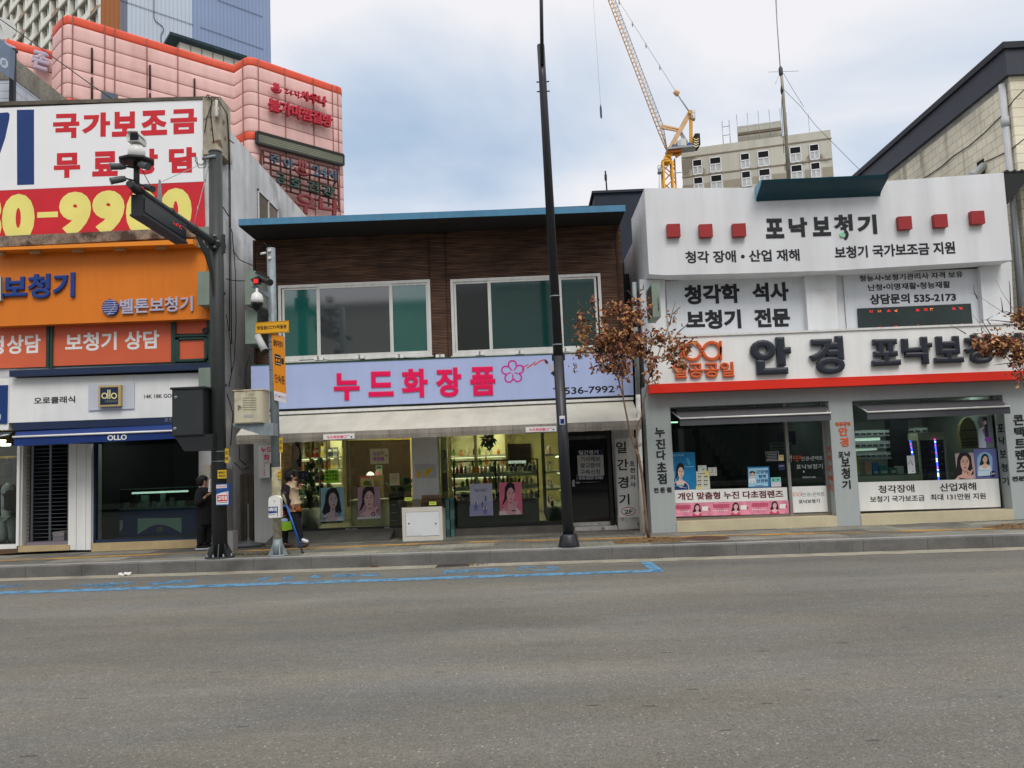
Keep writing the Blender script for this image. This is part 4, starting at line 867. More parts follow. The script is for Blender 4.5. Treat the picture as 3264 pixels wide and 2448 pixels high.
# wall shelving at the back, lit
WY = BY+3.4; fr('V2')
T = Thing('wall_shelving', 'lit wall shelving with cream boards along the back of the shop', 'shelf unit', (-1, WY, zst))
xa, xb = py(150,500, WY).x, py(1030,500, WY).x; zA = py(600,380, WY).z; BRN = plain('brown_post', (86,74,48), .6); LITB = plain('lit_back', (236,230,190), .8)
wt = []
MB().box(xa, xb, WY+.3, WY+.35, zst-.15, zce, LITB).build('back_panel', T)
mb2 = MB()
for y in (380,540,690,860):
 z = py(600, y, WY).z; MB().box(xa, xb, WY, WY+.3, z-.05, z, SHF).build('shelf', T); mb2.box(xa+.02, xb-.02, WY+.24, WY+.27, z-.062, z-.052, LAMP); wt.append(z-.01)
mb2.build('shelf_light', T)
mb = MB()
for x in (150,545,1015): X = py(x, 300, WY).x; mb.box(X-.03, X+.03, WY-.02, WY+.32, zst-.15, zce, BRN)
mb.build('post', T)
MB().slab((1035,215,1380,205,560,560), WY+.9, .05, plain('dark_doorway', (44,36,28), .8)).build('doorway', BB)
# right side shelving
T = Thing('wall_shelving', 'lit side shelving of bottles receding along the right wall of the shop', 'shelf unit', (IX1-.2, BY+2, zst))
mb = MB(); mb2 = MB(); mb3 = MB()
for z in (zst+.35, zst+.75, zst+1.12, zst+1.5): mb.box(IX1-.42, IX1-.02, BY+.7, BY+3.6, z-.04, z, SHF); mb2.box(IX1-.10, IX1-.06, BY+.75, BY+3.5, z-.07, z-.045, LAMP)
mb.box(IX1-.44, IX1-.02, BY+.7, BY+3.6, zst, zst+.3, PLN); mb.build('shelf', T); mb2.build('shelf_light', T)
for i in range(7): y = BY+.75+i*.45; mb3.box(IX1-.45, IX1-.42, y, y+.025, zst, zce, POST)
mb3.build('post', T)
# left wall shelving
fr('V1'); WX0 = py(305,400, BY+2.6).x; WX1 = py(600,400, BY+2.6).x; WY2 = BY+2.6
T = Thing('wall_shelving', 'lit shelving of coloured books and boxes at the left end of the shop', 'shelf unit', (WX0, WY2, zst))
MB().box(WX0-.3, WX1+.3, WY2+.3, WY2+.34, zfl, zce, LITB).build('back_panel', T); mb2 = MB(); lt = []
for y in (285,425,580,730,850):
 z = py(450, y, WY2).z; MB().box(WX0-.3, WX1+.3, WY2, WY2+.3, z-.04, z, SHF).build('shelf', T); mb2.box(WX0-.28, WX1+.28, WY2+.24, WY2+.27, z-.052, z-.042, LAMP); lt.append(z)
mb2.build('shelf_light', T)
mb = MB()
for x in (405,512,600): X = py(x, 400, WY2).x; mb.box(X-.02, X+.02, WY2-.02, WY2+.3, zfl, zce, BRN)
mb.box(WX0-.3, WX1+.3, WY2-.01, WY2+.3, zfl, zfl+.5, POST); mb.build('post', T)
# bottles, boxes
HUE = dict(crimson=(138,36,54), white=(206,208,202), amber=(200,120,40), yellow=(214,196,50), green=(84,134,44), pink=(214,160,160), grey=(118,122,124), navy=(58,66,88), orange=(214,118,66), teal=(70,130,130), blue=(60,120,190), black=(30,30,32), cream=(206,196,166), red=(170,46,40))
BMATS = {k: plain('bottle_'+k, v, .3) for k, v in HUE.items()}
CAPM = plain('bottle_cap', (48,46,48), .4); CAPW = plain('bottle_cap_white', (200,200,196), .4)
proto = {}
def bottle(hue, h, w, x, y, z, where, group, tall=True):
 key = (hue, round(h, 2), round(w, 2), tall)
 if key not in proto:
  r = w/2
  mb = MB()
  if tall: mb.lathe((0,0,0), [(r*.9,0), (r, h*.04), (r, h*.6), (r*.8, h*.7), (r*.36, h*.77), (r*.34, h*.82)], BMATS[hue], 10)
  else: mb.lathe((0,0,0), [(r, 0), (r, h*.72)], BMATS[hue], 12)
  me = mb; o = me.build('bottle' if tall else 'jar'); cmb = MB()
  (cmb.lathe((0,0,0), [(r*.42, h*.82), (r*.42, h*.97), (r*.3, h)], CAPM if hue in ('white', 'crimson', 'grey', 'amber') else CAPW, 8) if tall else cmb.lathe((0,0,0), [(r*1.03, h*.72), (r*1.03, h*.98), (r*.9, h)], CAPW, 12))
  c = cmb.build('cap', parent=o); proto[key] = (o, c); first = True
 else: first = False
 o, c = proto[key]
 if not first:
  o = o.copy(); COL.objects.link(o); c = c.copy(); COL.objects.link(c); c.parent = o
 o.location = (x, y, z); o['category'] = 'bottle' if tall else 'jar'; o['group'] = group; o['label'] = '%s %s %s' % (hue, 'bottle' if tall else 'jar', where)
fr('V2'); G_ = 'bottles and jars in the cosmetics shop'
def row(xs, base, Y, z, where):
 for x, top, w, hue in xs:
  p = py(x, top, Y); bottle(hue, max(.05, p.z-z), psize(w, Y), p.x, Y, z+.001, where, G_)
row([(270,540,46, 'crimson'), (330,520,58, 'crimson'), (395,545,44, 'grey'), (455,525,50, 'white'), (515,530,50, 'amber'), (575,520,56, 'amber'), (637,540,42, 'pink'), (695,515,52, 'pink'), (770,505,56, 'grey'), (822,500,52, 'grey'), (893,510,50, 'grey'), (960,500,40, 'cream'), (1085,540,54, 'navy'), (1150,525,50, 'navy'), (1215,520,54, 'grey'), (1300,520,60, 'navy'), (1365,500,60, 'navy'), (1430,490,56, 'grey')], 0, HY+.15, tops[0], 'on the top board of the window shelf')
row([(350,765,60, 'green'), (420,705,46, 'green'), (490,725,50, 'pink'), (545,700,50, 'white'), (600,755,24, 'white'), (690,675,64, 'orange'), (768,660,50, 'white'), (822,690,50, 'yellow'), (898,665,56, 'white'), (965,705,50, 'grey'), (1027,690,50, 'amber'), (1090,700,56, 'green'), (1152,690,50, 'yellow'), (1207,715,44, 'black'), (1268,735,38, 'pink'), (1322,700,50, 'pink'), (1387,715,46, 'cream')], 0, HY+.15, tops[1], 'on the middle board of the window shelf')
row([(825,940,34, 'orange'), (890,900,34, 'blue'), (940,940,34, 'green'), (1262,960,34, 'white'), (1320,925,54, 'white'), (1392,895,64, 'pink')], 0, HY+.15, tops[2], 'on the lowest board of the window shelf')
for x, top, w, hue in ((275,975,60, 'pink'), (345,940,70, 'grey'), (400,945,50, 'grey'), (440,950,40, 'amber'), (1465,930,44, 'blue')):
 p = py(x, top, HY+.15); bottle(hue, p.z-tops[2], psize(w, HY), p.x, HY+.15, tops[2]+.001, 'on the lowest board of the window shelf', G_, False)
rn = random.Random(11); hs = list(HUE)
for z in wt:
 x = xa+.12
 while x < xb-.12:
  bottle(rn.choice(('cream', 'amber', 'white', 'green', 'orange', 'black', 'pink')), rn.choice((.14, .18, .22)), rn.choice((.06, .08)), x, WY+.12, z+.011, 'on the lit back wall shelving of the shop', G_, rn.random() < .7); x += rn.uniform(.09, .2)
for z in (zst+.35, zst+.75, zst+1.12, zst+1.5):
 y = BY+.85
 while y < BY+3.4:
  bottle(rn.choice(('pink', 'grey', 'teal', 'white', 'navy', 'black', 'cream')), rn.choice((.16, .2, .22)), rn.choice((.06, .08)), IX1-.3, y, z+.001, 'on the side wall shelving behind the lamp post', G_, True); y += rn.uniform(.11, .2)
# boxes and books on the left shelving
BK = {}
for zi, z in enumerate(lt):
 x = WX0-.2
 while x < WX1+.2:
  hue = rn.choice(('red', 'amber', 'yellow', 'cream', 'navy', 'grey', 'white') if zi != 3 else ('teal', 'green', 'white')); w = rn.choice((.05, .07, .1)); h = rn.choice((.18, .22, .26)) if zi != 3 else .12
  k = (hue, w, h)
  if k not in BK:
   o = MB().box(-w/2, w/2,-.07, .07,0, h, BMATS[hue]); o.box(-w/2+.004, w/2-.004,-.0715,-.0705, h*.55, h*.8, CAPW); BK[k] = o = o.build('product_box')
  else: o = BK[k].copy(); COL.objects.link(o)
  o.location = (x, WY2+.14, z+.001); o['category'] = 'box'; o['label'] = '%s product box on the lit shelving behind the mauve face banner' % hue; o['group'] = 'product boxes on the lit shelving'
  x += w+rn.uniform(.005, .05)
# dark slatted blind behind the sliding door
fr('V1'); VY = BY+2.35; w = wr(816,90,1590,740, VY)
T = Thing('slatted_blind', 'dark brown vertical slatted screen behind the sliding door', 'blind', ((w[0]+w[1])/2, VY, w[2])); SL = mat('dark_blind', (66,49,37), .8, var=.2, scale=8)
mb = MB(); n = 48
for i in range(n): x = w[0]+(w[1]-w[0])*(i+.5)/n; mb.box(x-.016, x+.016, VY+(.012 if i % 2 else 0), VY+.02+(.012 if i % 2 else 0), w[2]-.2, w[3]+.2, SL)
mb.box(w[0], w[1], VY+.035, VY+.04, w[2]-.2, w[3]+.2, plain('blind_backing', (40,31,25), .9)); mb.build('slats', T)
MB().slab((816,72,1590,60,90,78), VY-.05, .08, plain('yellow_lintel', (190,166,70), .6)).build('rail', T)
# sales counter, till and odds and ends
fr('V1'); KY_ = BY+1.1; w = wr(865,790,1270,1062, KY_); w2 = wr(1270,740,1368,1040, KY_+.2)
T = Thing('sales_counter', 'grey green sales counter behind the mauve poster', 'counter', ((w[0]+w[1])/2, KY_, zfl)); CN = plain('counter_grey', (128,128,104), .5)
MB().prism([(w[0], KY_, zfl), (w[1], KY_, zfl), (w2[1], KY_+.45, zfl), (w2[1], KY_+.9, zfl), (w[0], KY_+.9, zfl)], (0,0, w[3]-zfl-.03), CN).build('body', T)
MB().prism([(w[0]-.03, KY_-.03, w[3]-.03), (w[1]+.02, KY_-.03, w[3]-.03), (w2[1]+.03, KY_+.44, w[3]-.03), (w2[1]+.03, KY_+.93, w[3]-.03), (w[0]-.03, KY_+.93, w[3]-.03)], (0,0, .03), plain('counter_top', (150,148,128), .4)).build('top', T)
zc = w[3]
def slabbox(q, Y, d, m): p = wr(*q, Y); return MB().box(p[0], p[1], Y, Y+d, zc, max(p[3], zc+.05), m), p
mb, p = slabbox((990,510,1138,790), KY_+.35, .3, plain('carton_tan', (150,128,96), .7)); mb.box(p[0]-.004, p[1]+.004, KY_+.346, KY_+.654, p[3]-.04, p[3]+.004, plain('carton_red', (150,60,50), .6)); mb.el(1064,590,40,30, KY_+.345, plain('leaf_green', (60,84,40), .6)); solo(mb, 'gift_box', 'tan gift box with red top edge standing on the sales counter', 'box')
mb, p = slabbox((1172,385,1246,790), KY_+.7, .12, plain('monitor_grey', (160,166,150), .4)); mb.slab((1176,392,1240,420), KY_+.69, .01, plain('monitor_green', (40,70,56), .3)); solo(mb, 'card_terminal', 'pale upright payment terminal with dark green display on the counter', 'terminal')
mb, p = slabbox((1140,500,1250,790), KY_+.5, .25, plain('basket_brown', (110,92,70), .7)); mb.box(p[0]+.05, p[1]-.1, KY_+.52, KY_+.7, p[3], p[3]+.09, plain('pink_packet', (226,130,160), .5)); solo(mb, 'basket', 'brown goods basket with a pink packet on the sales counter', 'basket')
q = py(1108,490, KY_+.3); mb = MB().lathe((q.x, q.y, q.z-.02), [(.09,0), (.085, .04), (.05, .07), (.005, .085)], mat('lamp_dome', (250,250,240), var=0, emit=1.2), 14); mb.tube([(q.x, q.y, q.z), (q.x, q.y+.1, zc)], .008, STEEL, 6); solo(mb, 'desk_lamp', 'small glowing white desk lamp on the sales counter', 'lamp')
fr('V1'); w = wr(1325,700,1470,1010, BY+.8)
T = Thing('drawer_unit', 'dark drawer unit with steel pulls beside the sales counter', 'drawer unit', ((w[0]+w[1])/2, BY+.8, zfl)); MB().box(w[0], w[1], BY+.8, BY+1.2, zfl, w[3], plain('drawer_dark', (38,42,44), .4)).build('body', T)
for i in range(4): z = w[3]-.1-i*.17; MB().box(w[0]+.04, w[1]-.1, BY+.79, BY+.8, z-.01, z, STEEL).build('handle', T)
# plants
PLG = [mat('house_plant_%d' % i, c, .5, var=.2) for i, c in enumerate(((34,58,38), (24,44,30), (52,76,44)))]
def plant(cx_, cy_, cz, n, rad, ht, lab, pot, potr, poth, up=.6, seed=1, leaf=.14):
 T = Thing('potted_plant', lab, 'plant', (cx_, cy_, cz)); rr = random.Random(seed)
 MB().lathe((cx_, cy_, cz), [(potr*.75,0), (potr, poth), (potr*.9, poth), (potr*.85, poth-.03)], pot, 16).build('pot', T)
 mb = MB(); ms = MB()
 for i in range(n):
  a = rr.uniform(0,6.28); r1 = rad*rr.uniform(.2,1); b = Vector((cx_, cy_, cz+poth-.02)); t = b+Vector((r1*math.cos(a), r1*math.sin(a)*.6, ht*rr.uniform(.35,1)))
  ms.tube([b, (b+t)/2+Vector((0,0, ht*.12)), t], .006, PLG[1], 5)
  d = (t-b).normalized(); k = d.cross(Vector((rr.uniform(-1,1), rr.uniform(-1,1), .3))).normalized()*leaf*.4; L_ = leaf*rr.uniform(.8,1.4)
  mb.add([t, t+d*L_*.4+k, t+d*L_-Vector((0,0, L_*.3)), t+d*L_*.4-k], [(0,1,2), (0,2,3)], rr.choice(PLG))
 ms.build('stem', T); mb.build('foliage', T)
POTG = plain('pot_grey', (122,126,128), .5, var=.1); fr('V1')
p = py(400,1150, BY+.45); plant(p.x, BY+.5, zfl, 34, .38, .95, 'dark leafy plant in a big grey pot inside the left window', POTG, .24, .46, seed=4, leaf=.2)
p = py(1480,760, BY+.5); plant(p.x, BY+.55, w[3]-.35,26, .22, .42, 'spiky green pot plant beside the grey shop pillar', plain('pot_dark', (70,66,60), .6), .1, .18, seed=9, leaf=.2)
fr('V2'); p = py(750,150, BY+.7); T = Thing('hanging_wreath', 'dark green hanging wreath with a red bloom inside the window', 'wreath', (p.x, p.y, p.z-.2)); mb = MB(); rr = random.Random(6)
for i in range(60):
 a = rr.uniform(0,6.28); rad = rr.uniform(.02, .17); c = p+Vector((rad*math.cos(a), rr.uniform(-.03, .03), rad*math.sin(a)*1.1-.02)); d = Vector((rr.uniform(-1,1), -.4, rr.uniform(-1, .4))).normalized()*.09; k = d.cross(Vector((0,1, .2))).normalized()*.025; mb.add([c-d, c+k, c+d, c-k], [(0,1,2), (0,2,3)], rr.choice(PLG))
mb.build('leaves', T); MB().lathe(p+Vector((0,-.07,0)), [(.01,-.03), (.035,0), (.01, .03)], BMATS['red'], 10).build('bloom', T)
# white cabinet on the pavement with goods, and teal crates beside it
fr('V1'); CY_ = BY-1.05; w = wr(1478,880,1962,1256, CY_); CABW = mat('cabinet_white', (206,204,194), .5, var=.04, scale=2, streak=.08)
T = Thing('white_cabinet', 'white sliding door cabinet on the pavement outside the cosmetics shop', 'cabinet', ((w[0]+w[1])/2, CY_, PV)); dp = .62
MB().box(w[0], w[1], CY_, CY_+dp, PV, w[3], CABW).build('body', T)
for (x0, x1, o_, hx) in ((1525,1704,-.003,1560), (1704,1912,-.008,1876)):
 MB().slab((x0,935, x1,928,1212,1200), CY_+o_, .01, plain('cabinet_door', (214,218,222), .4)).build('door', T); dd = T.o.children[-1]
 p = py(hx, 1066, CY_-.01); MB().lathe((p.x, CY_+o_, p.z), [(.016,0), (.016, .004), (.001, .004)], BLK, 12, axis=(0,-1,0)).build('pull', T, dd)
mb = MB(); mb.st([(1521,934), (1914,918), (1914,1206), (1521,1218)], 5, CY_-.001, plain('groove', (120,120,114), .6), closed=True, t=.002); mb.build('trim', T)
q = wr(1478,785,1975,880, CY_); mb = MB(); ACR = glassmat('acrylic', (220,214,200))
for (x0, x1, y0, y1) in ((q[0], q[1], CY_+.01, CY_+.018), (q[0], q[0]+.008, CY_+.018, CY_+dp), (q[1]-.008, q[1], CY_+.018, CY_+dp)): mb.box(x0, x1, y0, y1, q[2], q[3], ACR)
mb.build('tray_rim', T)
for i, (x0, y0, x1, m_, lab) in enumerate(((1482,800,1530, plain('tin_brown', (88,78,60), .5), 'brown goods tin at the left end of the white cabinet tray'), (1700,800,1945, plain('carton_brown', (110,88,66), .7), 'long brown carton of goods in the white cabinet tray'), (1708,735,1940, plain('carton_dark', (104,84,64), .7), 'open brown carton standing at the back of the white cabinet'))):
 p = wr(x0, y0, x1,876, CY_+.1+.16*(i == 2)); mb = MB().box(p[0], p[1], CY_+.1+.2*(i == 2), CY_+.28+.2*(i == 2), w[3]+.001, p[3], m_); mb.text('HERB SOAP' if i else 'TEA', (x0+20, y0+12, x1-20 if i else x1-8, y0+10, y0+34, y0+32), CY_+.1+.2*(i == 2), BLK, .002,0); solo(mb, 'goods_carton', lab, 'carton')
for x0, x1 in ((1540,1566), (1575,1602)):
 p = wr(x0,790, x1,876, CY_+.08); mb = MB().box(p[0], p[1], CY_+.08, CY_+.14, w[3]+.001, p[3], plain('pack_lime', (190,200,120), .5)); mb.slab((x0+6,820, x1-6,850), CY_+.078, .002, plain('pack_green', (50,80,40), .5)); solo(mb, 'goods_packet', 'lime packet standing in the white cabinet tray beside its twin', 'packet', 'lime packets in the white cabinet tray')
for (x0, y0, x1, y1, lab) in ((1512,760,1592,798, 'cream price card above the lime packets on the white cabinet'), (1798,808,1882,848, 'lime price card clipped to the white cabinet tray')):
 p = wr(x0, y0, x1, y1, CY_); mb = MB().slab((x0, y0, x1, y0-2, y1, y1-3), CY_-.002, .003, plain('price_card', (206,226,90), .6)); mb.st([(x0+10, y0+14), (x1-10, y0+12)], 4, CY_-.004, DGR); mb.st([(x0+10, y0+25), (x1-16, y0+23)], 4, CY_-.004, DGR); solo(mb, 'price_card', lab, 'price card')
TC = [plain('crate_teal', (56,92,92), .5, var=.15), plain('crate_teal_light', (84,122,120), .5, var=.15)]
for c_, (x0, x1) in enumerate(((1996,2044), (2048,2095))):
 for k in range(4):
  z = PV+.25*k*.8; p = wr(x0,880, x1,1100, BY-.35); mb = MB().box(p[0], p[1], BY-.4, BY-.12, z+.002, z+.195, TC[(k+c_) % 2]); mb.box(p[0]-.004, p[1]+.004, BY-.404, BY-.116, z+.16, z+.197, TC[(k+c_+1) % 2])
  solo(mb, 'stacked_box', 'teal box, %s of the %s stack beside the white cabinet' % (('lowest', 'second lowest', 'second highest', 'topmost')[k], ('nearer', 'farther')[c_]), 'box', 'teal boxes stacked beside the white cabinet')
# upright light box on the left pillar
fr('E'); LBY = BY-.24; T = Thing('pillar_sign', 'white pillar light box with red letters half behind the galvanised pole', 'sign', py(370,826, LBY))
MB().slab((315,562,428,558,828,824), LBY, .119, WHITEP).build('board', T)
mb = MB()
for s, qq in (('누드', (335,576,426,573,622,618)), ('화', (356,635,406,633,686,684)), ('장', (358,698,404,696,746,744)), ('품', (360,758,404,756,808,806))): mb.text(s, qq, LBY, MAG, .004, .03)
mb.build('lettering', T)
mb = MB(); mb.slab((368,706,408,706,822,820), LBY-.3, .25, WHITEP); mb.slab((408,706,428,706,826,824), LBY-.28, .23, BLK); solo(mb, 'meter_box', 'small white and black meter box hung in front of the pillar light box', 'meter box')
# WHITE BUILDING (OPTICIAN AND HEARING AIDS)
WYF = 16.9                                  # face of the big top fascia
WYW = 17.45                                 # first floor wall
GYF = 17.0                                  # ground floor facing
STUCCO = mat('white_stucco', (214,216,218), .6, var=.05, scale=.8, streak=.16, streakscale=(2.2,2.2, .22), fine=.03, dirt=((176,172,160), .7, .62, .85))
CONC = mat('grey_composite', (164,172,171), .42, var=.04, scale=1.5, streak=.07); CONCD = mat('reveal_grey', (136,142,142), .5, var=.05)
DKBLUE = mat('dark_blue_box', (22,34,50), .6, var=.15)
LED = plain('charcoal_letter', (38,42,52), .4); RED3 = mat('red_block', (150,38,40), .5, var=.08); TEALS = mat('teal_cove', (12,64,78), .4, var=.1); TEALL = mat('teal_end', (104,160,186), .4, var=.05)
REDS = mat('red_stripe', (214,40,20), .45, var=.04); ORL = plain('orange_letter', (206,88,34), .4)
fr('X')
tl, tr_ = py(2057,600, WYF), py(3202,550, WYF); bl, br = py(2066,873, WYF), py(3222,829, WYF)
FX0, FX1 = py(2061,730, WYF).x, py(3212,690, WYF).x
T = WB = Thing('optician_building', 'white two storey building with grey ground floor and red stripe', 'building', ((FX0+FX1)/2, WYW, PV))
def P4(pts, Y): return [py(x, y, Y) for x, y in pts]
FASC = P4([(2057,600), (2410,598), (2837,576), (3202,550), (3223,829), (2660,862), (2340,872), (2120,877), (2066,874)], WYF)
for p in (FASC[0], FASC[-1]): p.x = FX0
for p in (FASC[3], FASC[4]): p.x = FX1
zft = max(p.z for p in FASC); zfb = min(p.z for p in FASC)
MB().prism(FASC, (0,2.2,0), STUCCO).build('fascia', T)
ztop2 = py(2600,1095, WYW).z-.3
mb = MB(); mb.box(FX0+.02, FX1+.15, WYW+.02, WYW+.4,3.0, zft-.3, STUCCO); mb.box(FX0+.02, FX0+.3, WYW+.4,27, PV, zft-.5, STUCCO); mb.box(FX1-.15, FX1+.15, WYW+.4,27, PV, zft-.5, STUCCO); mb.box(FX0+.3, FX1-.15, WYW+.4,27,3.2,3.5, SOFF); mb.build('wall', T)
# first floor: recessed panels and pilasters
fr('L'); mb = MB(); mb.prism(P4([(140,735), (333,740), (335,1168), (165,1180)], WYW-.14), (0, .15,0), STUCCO); mb.build('pilaster', T); mb = MB(); mb.prism(P4([(1388,690), (1620,660), (1640,1130), (1415,1136)], WYW-.16), (0, .17,0), STUCCO)
mb.build('pilaster', T); mb = MB(); fr('M'); mb.prism(P4([(1240,640), (1478,600), (1500,1075), (1272,1080)], WYW-.16), (0, .17,0), STUCCO); mb.build('pilaster', T)
fr('L'); MB().slab((335,742,1388,708,1168,1136), WYW-.02, .02, mat('pale_window_film', (206,210,214), .35, var=.04, scale=1.2, streak=.06)).build('window', T); w_ = T.o.children[-1]
mb = MB(); mb.text('청각학', (472,782,890,768,928,914), WYW-.022, BLK, .006, .05); mb.text('석사', (984,765,1260,756,908,898), WYW-.022, BLK, .006, .05); mb.text('보청기', (486,972,900,962,1116,1106), WYW-.022, BLK, .006, .05); mb.text('전문', (1000,958,1270,950,1100,1092), WYW-.022, BLK, .006, .05); mb.build('lettering', T, w_)
fr('M'); MB().slab((205,688,1240,650,1122,1082), WYW-.02, .02, MATS['pale_window_film']).build('window', T); w_ = T.o.children[-1]
mb = MB(); mb.text('청능사•보청기관리사 자격 보유', (328,708,1108,674,754,722), WYW-.022, BLK, .006, .014); mb.text('난청•이명재활•청능재활', (394,775,1014,748,824,800), WYW-.022, BLK, .006, .016); mb.text('상담문의 535-2173', (405,850,1056,834,928,902), WYW-.022, BLK, .006, .035); mb.build('lettering', T, w_)
mb = MB()
mb.prism(P4([(205,672), (1240,640), (1240,652), (205,690)], WYW-.06), (0, .06,0), plain('joint_dark', (70,68,60), .8)); mb.prism(P4([(1228,652), (1246,650), (1278,1080), (1260,1082)], WYW-.05), (0, .06,0), mat('joint_dirt', (128,122,104), .9, var=.2))
fr('L'); mb.prism(P4([(1384,706), (1394,706), (1420,1134), (1410,1136)], WYW-.05), (0, .06,0), MATS['joint_dirt']); mb.prism(P4([(333,736), (1390,690), (1390,708), (333,744)], WYW-.06), (0, .06,0), MATS['joint_dark']); mb.build('joint', T)
T2 = Thing('led_board', 'dark LED ticker board with red dots below the phone number', 'display board', py(2920,1020, WYW))
fr('M'); MB().prism(P4([(317,956), (1172,918), (1188,1084), (326,1118)], WYW-.06), (0, .04,0), mat('led_panel', (44,54,54), .25, var=.15, scale=2)).build('panel', T2)
LEDR = mat("led_red", (255,40,30), var=0, emit=1.3); LEDO = mat('led_amber', (255,130,60), var=0, emit=1.6); mb = MB(); rn = random.Random(4)
for x, y, m_ in ((420,978, LEDR), (482,976, LEDO), (553,974, LEDR), (606,972, LEDO), (770,968, LEDR), (832,964, LEDR), (876,962, LEDO), (1043,956, LEDR), (1096,954, LEDR), (484,1098, LEDR), (604,1092, LEDR), (780,1086, LEDR), (920,1080, LEDR), (1096,1076, LEDR)):
 for i in range(4):
  for j in range(3):
   if rn.random() < (.75 if y < 1000 else .3): mb.el(x-9+i*6, y-6+j*6,2.2,2.2, WYW-.063, m_, n=6)
mb.build('led', T2)
# dark box on the roof behind, teal cove sign, red blocks, lettering
fr('F'); q = wr(1408,42,1720,150,21.0); mb = MB().box(q[0], q[1]+.3,21,25, PV, q[3], DKBLUE); mb.box(q[0]-.06, q[1]+.3,20.94,25, q[3], q[3]+.06, plain('dark_cap', (30,40,52), .6)); T3 = solo(mb, 'rooftop_shed', 'dark blue metal shed between the brown and the white building', 'shed')
p = py(1505,0,22); p2 = py(1492,-130,22) ; mb = MB().tube([Vector((p.x, 22, q[3]+.06)), p2], .022, CAB, 6); mb.box(p2.x-.03, p2.x+.03,21.97,22.03, p2.z-.25, p2.z-.1, CAB); solo(mb, 'rooftop_mast', 'short black mast standing on the dark blue shed roof', 'mast')
T3 = Thing('cove_sign', 'dark teal curved cove sign box on the top edge of the white fascia', 'sign', (3.9, WYF, zft-.4))
fr('X'); s0, s1 = py(2411,643, WYF-.01), py(2802,624, WYF-.01); t0, t1 = py(2440,571, WYF-.5), py(2840,554, WYF-.5); zb0 = (s0.z+s1.z)/2; zt0 = (t0.z+t1.z)/2; X0, X1 = (s0.x+t0.x)/2-.03,(s1.x+t1.x)/2
prof = [(WYF-.01-.46*(math.sin(math.pi/2*i/8))**2.2, zb0+(zt0-zb0)*i/8) for i in range(9)]; pts = [(X0, y, z) for y, z in prof]+[(X0, WYF-.40, zt0+.02), (X0, WYF-.01, zt0+.02)]
MB().prism(pts, (X1-X0,0,0), TEALS).build('cove', T3); MB().prism([(X0-.012, y, z) for _, y, z in pts], (.011,0,0), TEALL).build('end_plate', T3)
T3 = Thing('fascia_lettering_sign', 'black Korean lettering across the white top fascia between red blocks', 'sign', (4.4, WYF, zfb+.8))
mb = MB(); fr('L')
mb.text('포', (1086,278,1222,276,426,424), WYF, BLK, .016, .05); mb.text('낙', (1262,272,1400,268,418,414), WYF, BLK, .016, .05); mb.text('보', (1440,266,1575,262,410,406), WYF, BLK, .016, .05)
fr('M'); mb.text('기', (308,252,454,246,398,392), WYF, BLK, .016, .05); mb.text('처', (132,250,272,244,372,366), WYF, BLK, .016, .05)
mb.st([(205+34*math.cos(R(a)), 398+36*math.sin(R(a))) for a in (-60,-35,-10,15,40,65)], 22, WYF-.016, BLK, t=.016); mb.st([(190,352), (212,346), (228,360)], 20, WYF-.016, BLK, t=.016); mb.build('logo_lettering', T3)
MB().el(202,398,18,18, WYF-.03, plain('mint_dot', (130,200,160), .4), t=.028).build('green_dot', T3)
mb = MB(); fr('L'); mb.text('청각 장애 • 산업 재해', (482,524,1344,506,616,596), WYF, BLK, .006, .03); mb.build('black_lettering', T3); mb = MB(); fr('M'); mb.text('보청기 국가보조금 지원', (140,490,1048,448,582,542), WYF, BLK, .006, .035); mb.build('black_lettering', T3)
for k, x, y in (('L', 398,364), ('L', 642,366), ('L', 894,361), ('M', 678,307), ('M', 948,291), ('M', 1228,266)):
 fr(k); p = py(x, y, WYF-.12); h = .129; MB().box(p.x-h, p.x+h, WYF-.12, WYF-.002, p.z-h, p.z+h, RED3).build('red_block', T3)
# big sign band
SBY = 16.72
fr('L'); a = py(210,1182, SBY); b = py(205,1530, SBY); c = py(209,1598, SBY); fr('M'); d = py(1700,1068, SBY); e_ = py(1700,1420, SBY); f_ = py(1700,1486, SBY); x0 = (a.x+b.x+c.x)/3
a.x = b.x = c.x = x0; d.x = e_.x = f_.x
T4 = Thing('shop_sign', 'long white optician sign with charcoal letters, orange spectacles mark and red stripe', 'sign', (5, SBY, b.z))
MB().prism([a, d, e_, b], (0, .6,0), WHITEP).build('board', T4); MB().prism([b+Vector((0,-.03,0)), e_+Vector((0,-.03,0)), f_+Vector((0,-.03,0)), c+Vector((0,-.03,0))], (0, .7,0), REDS).build('stripe', T4)
MB().prism([a+Vector((-.04,-.03,0)), d+Vector((0,-.03,0)), d+Vector((0,-.03, .04)), a+Vector((-.04,-.03, .04))], (0, .7,0), WIN).build('top_rail', T4)
mb = MB(); fr('L'); mb.text('안', (962,1182,1266,1174,1464,1452), SBY, LED, .10, .06); mb.build('charcoal_letter', T4)
def cross(k, q, s): fr(k); MB().text(s, q, SBY, LED, .10, .055).build('charcoal_letter', T4)
fr('L'); l1 = full(1405,1165); l2 = full(1405,1455); fr('M'); z = FR['M']; gx0 = (l1[0]-z[0])*z[2]; gy0 = (l1[1]-z[1])*z[2]; gy1 = (l2[1]-z[1])*z[2]
for s, q in (('경', (gx0,1176,194,1166,1462,1450)), ('포', (404,1194,616,1188,1396,1386)), ('낙', (636,1178,860,1172,1386,1378)), ('보', (874,1172,1088,1166,1374,1366)), ('청', (1104,1158,1306,1150,1380,1372)), ('기', (1340,1150,1536,1142,1360,1352))): cross('M', q, s)
mb = MB(); fr('L')
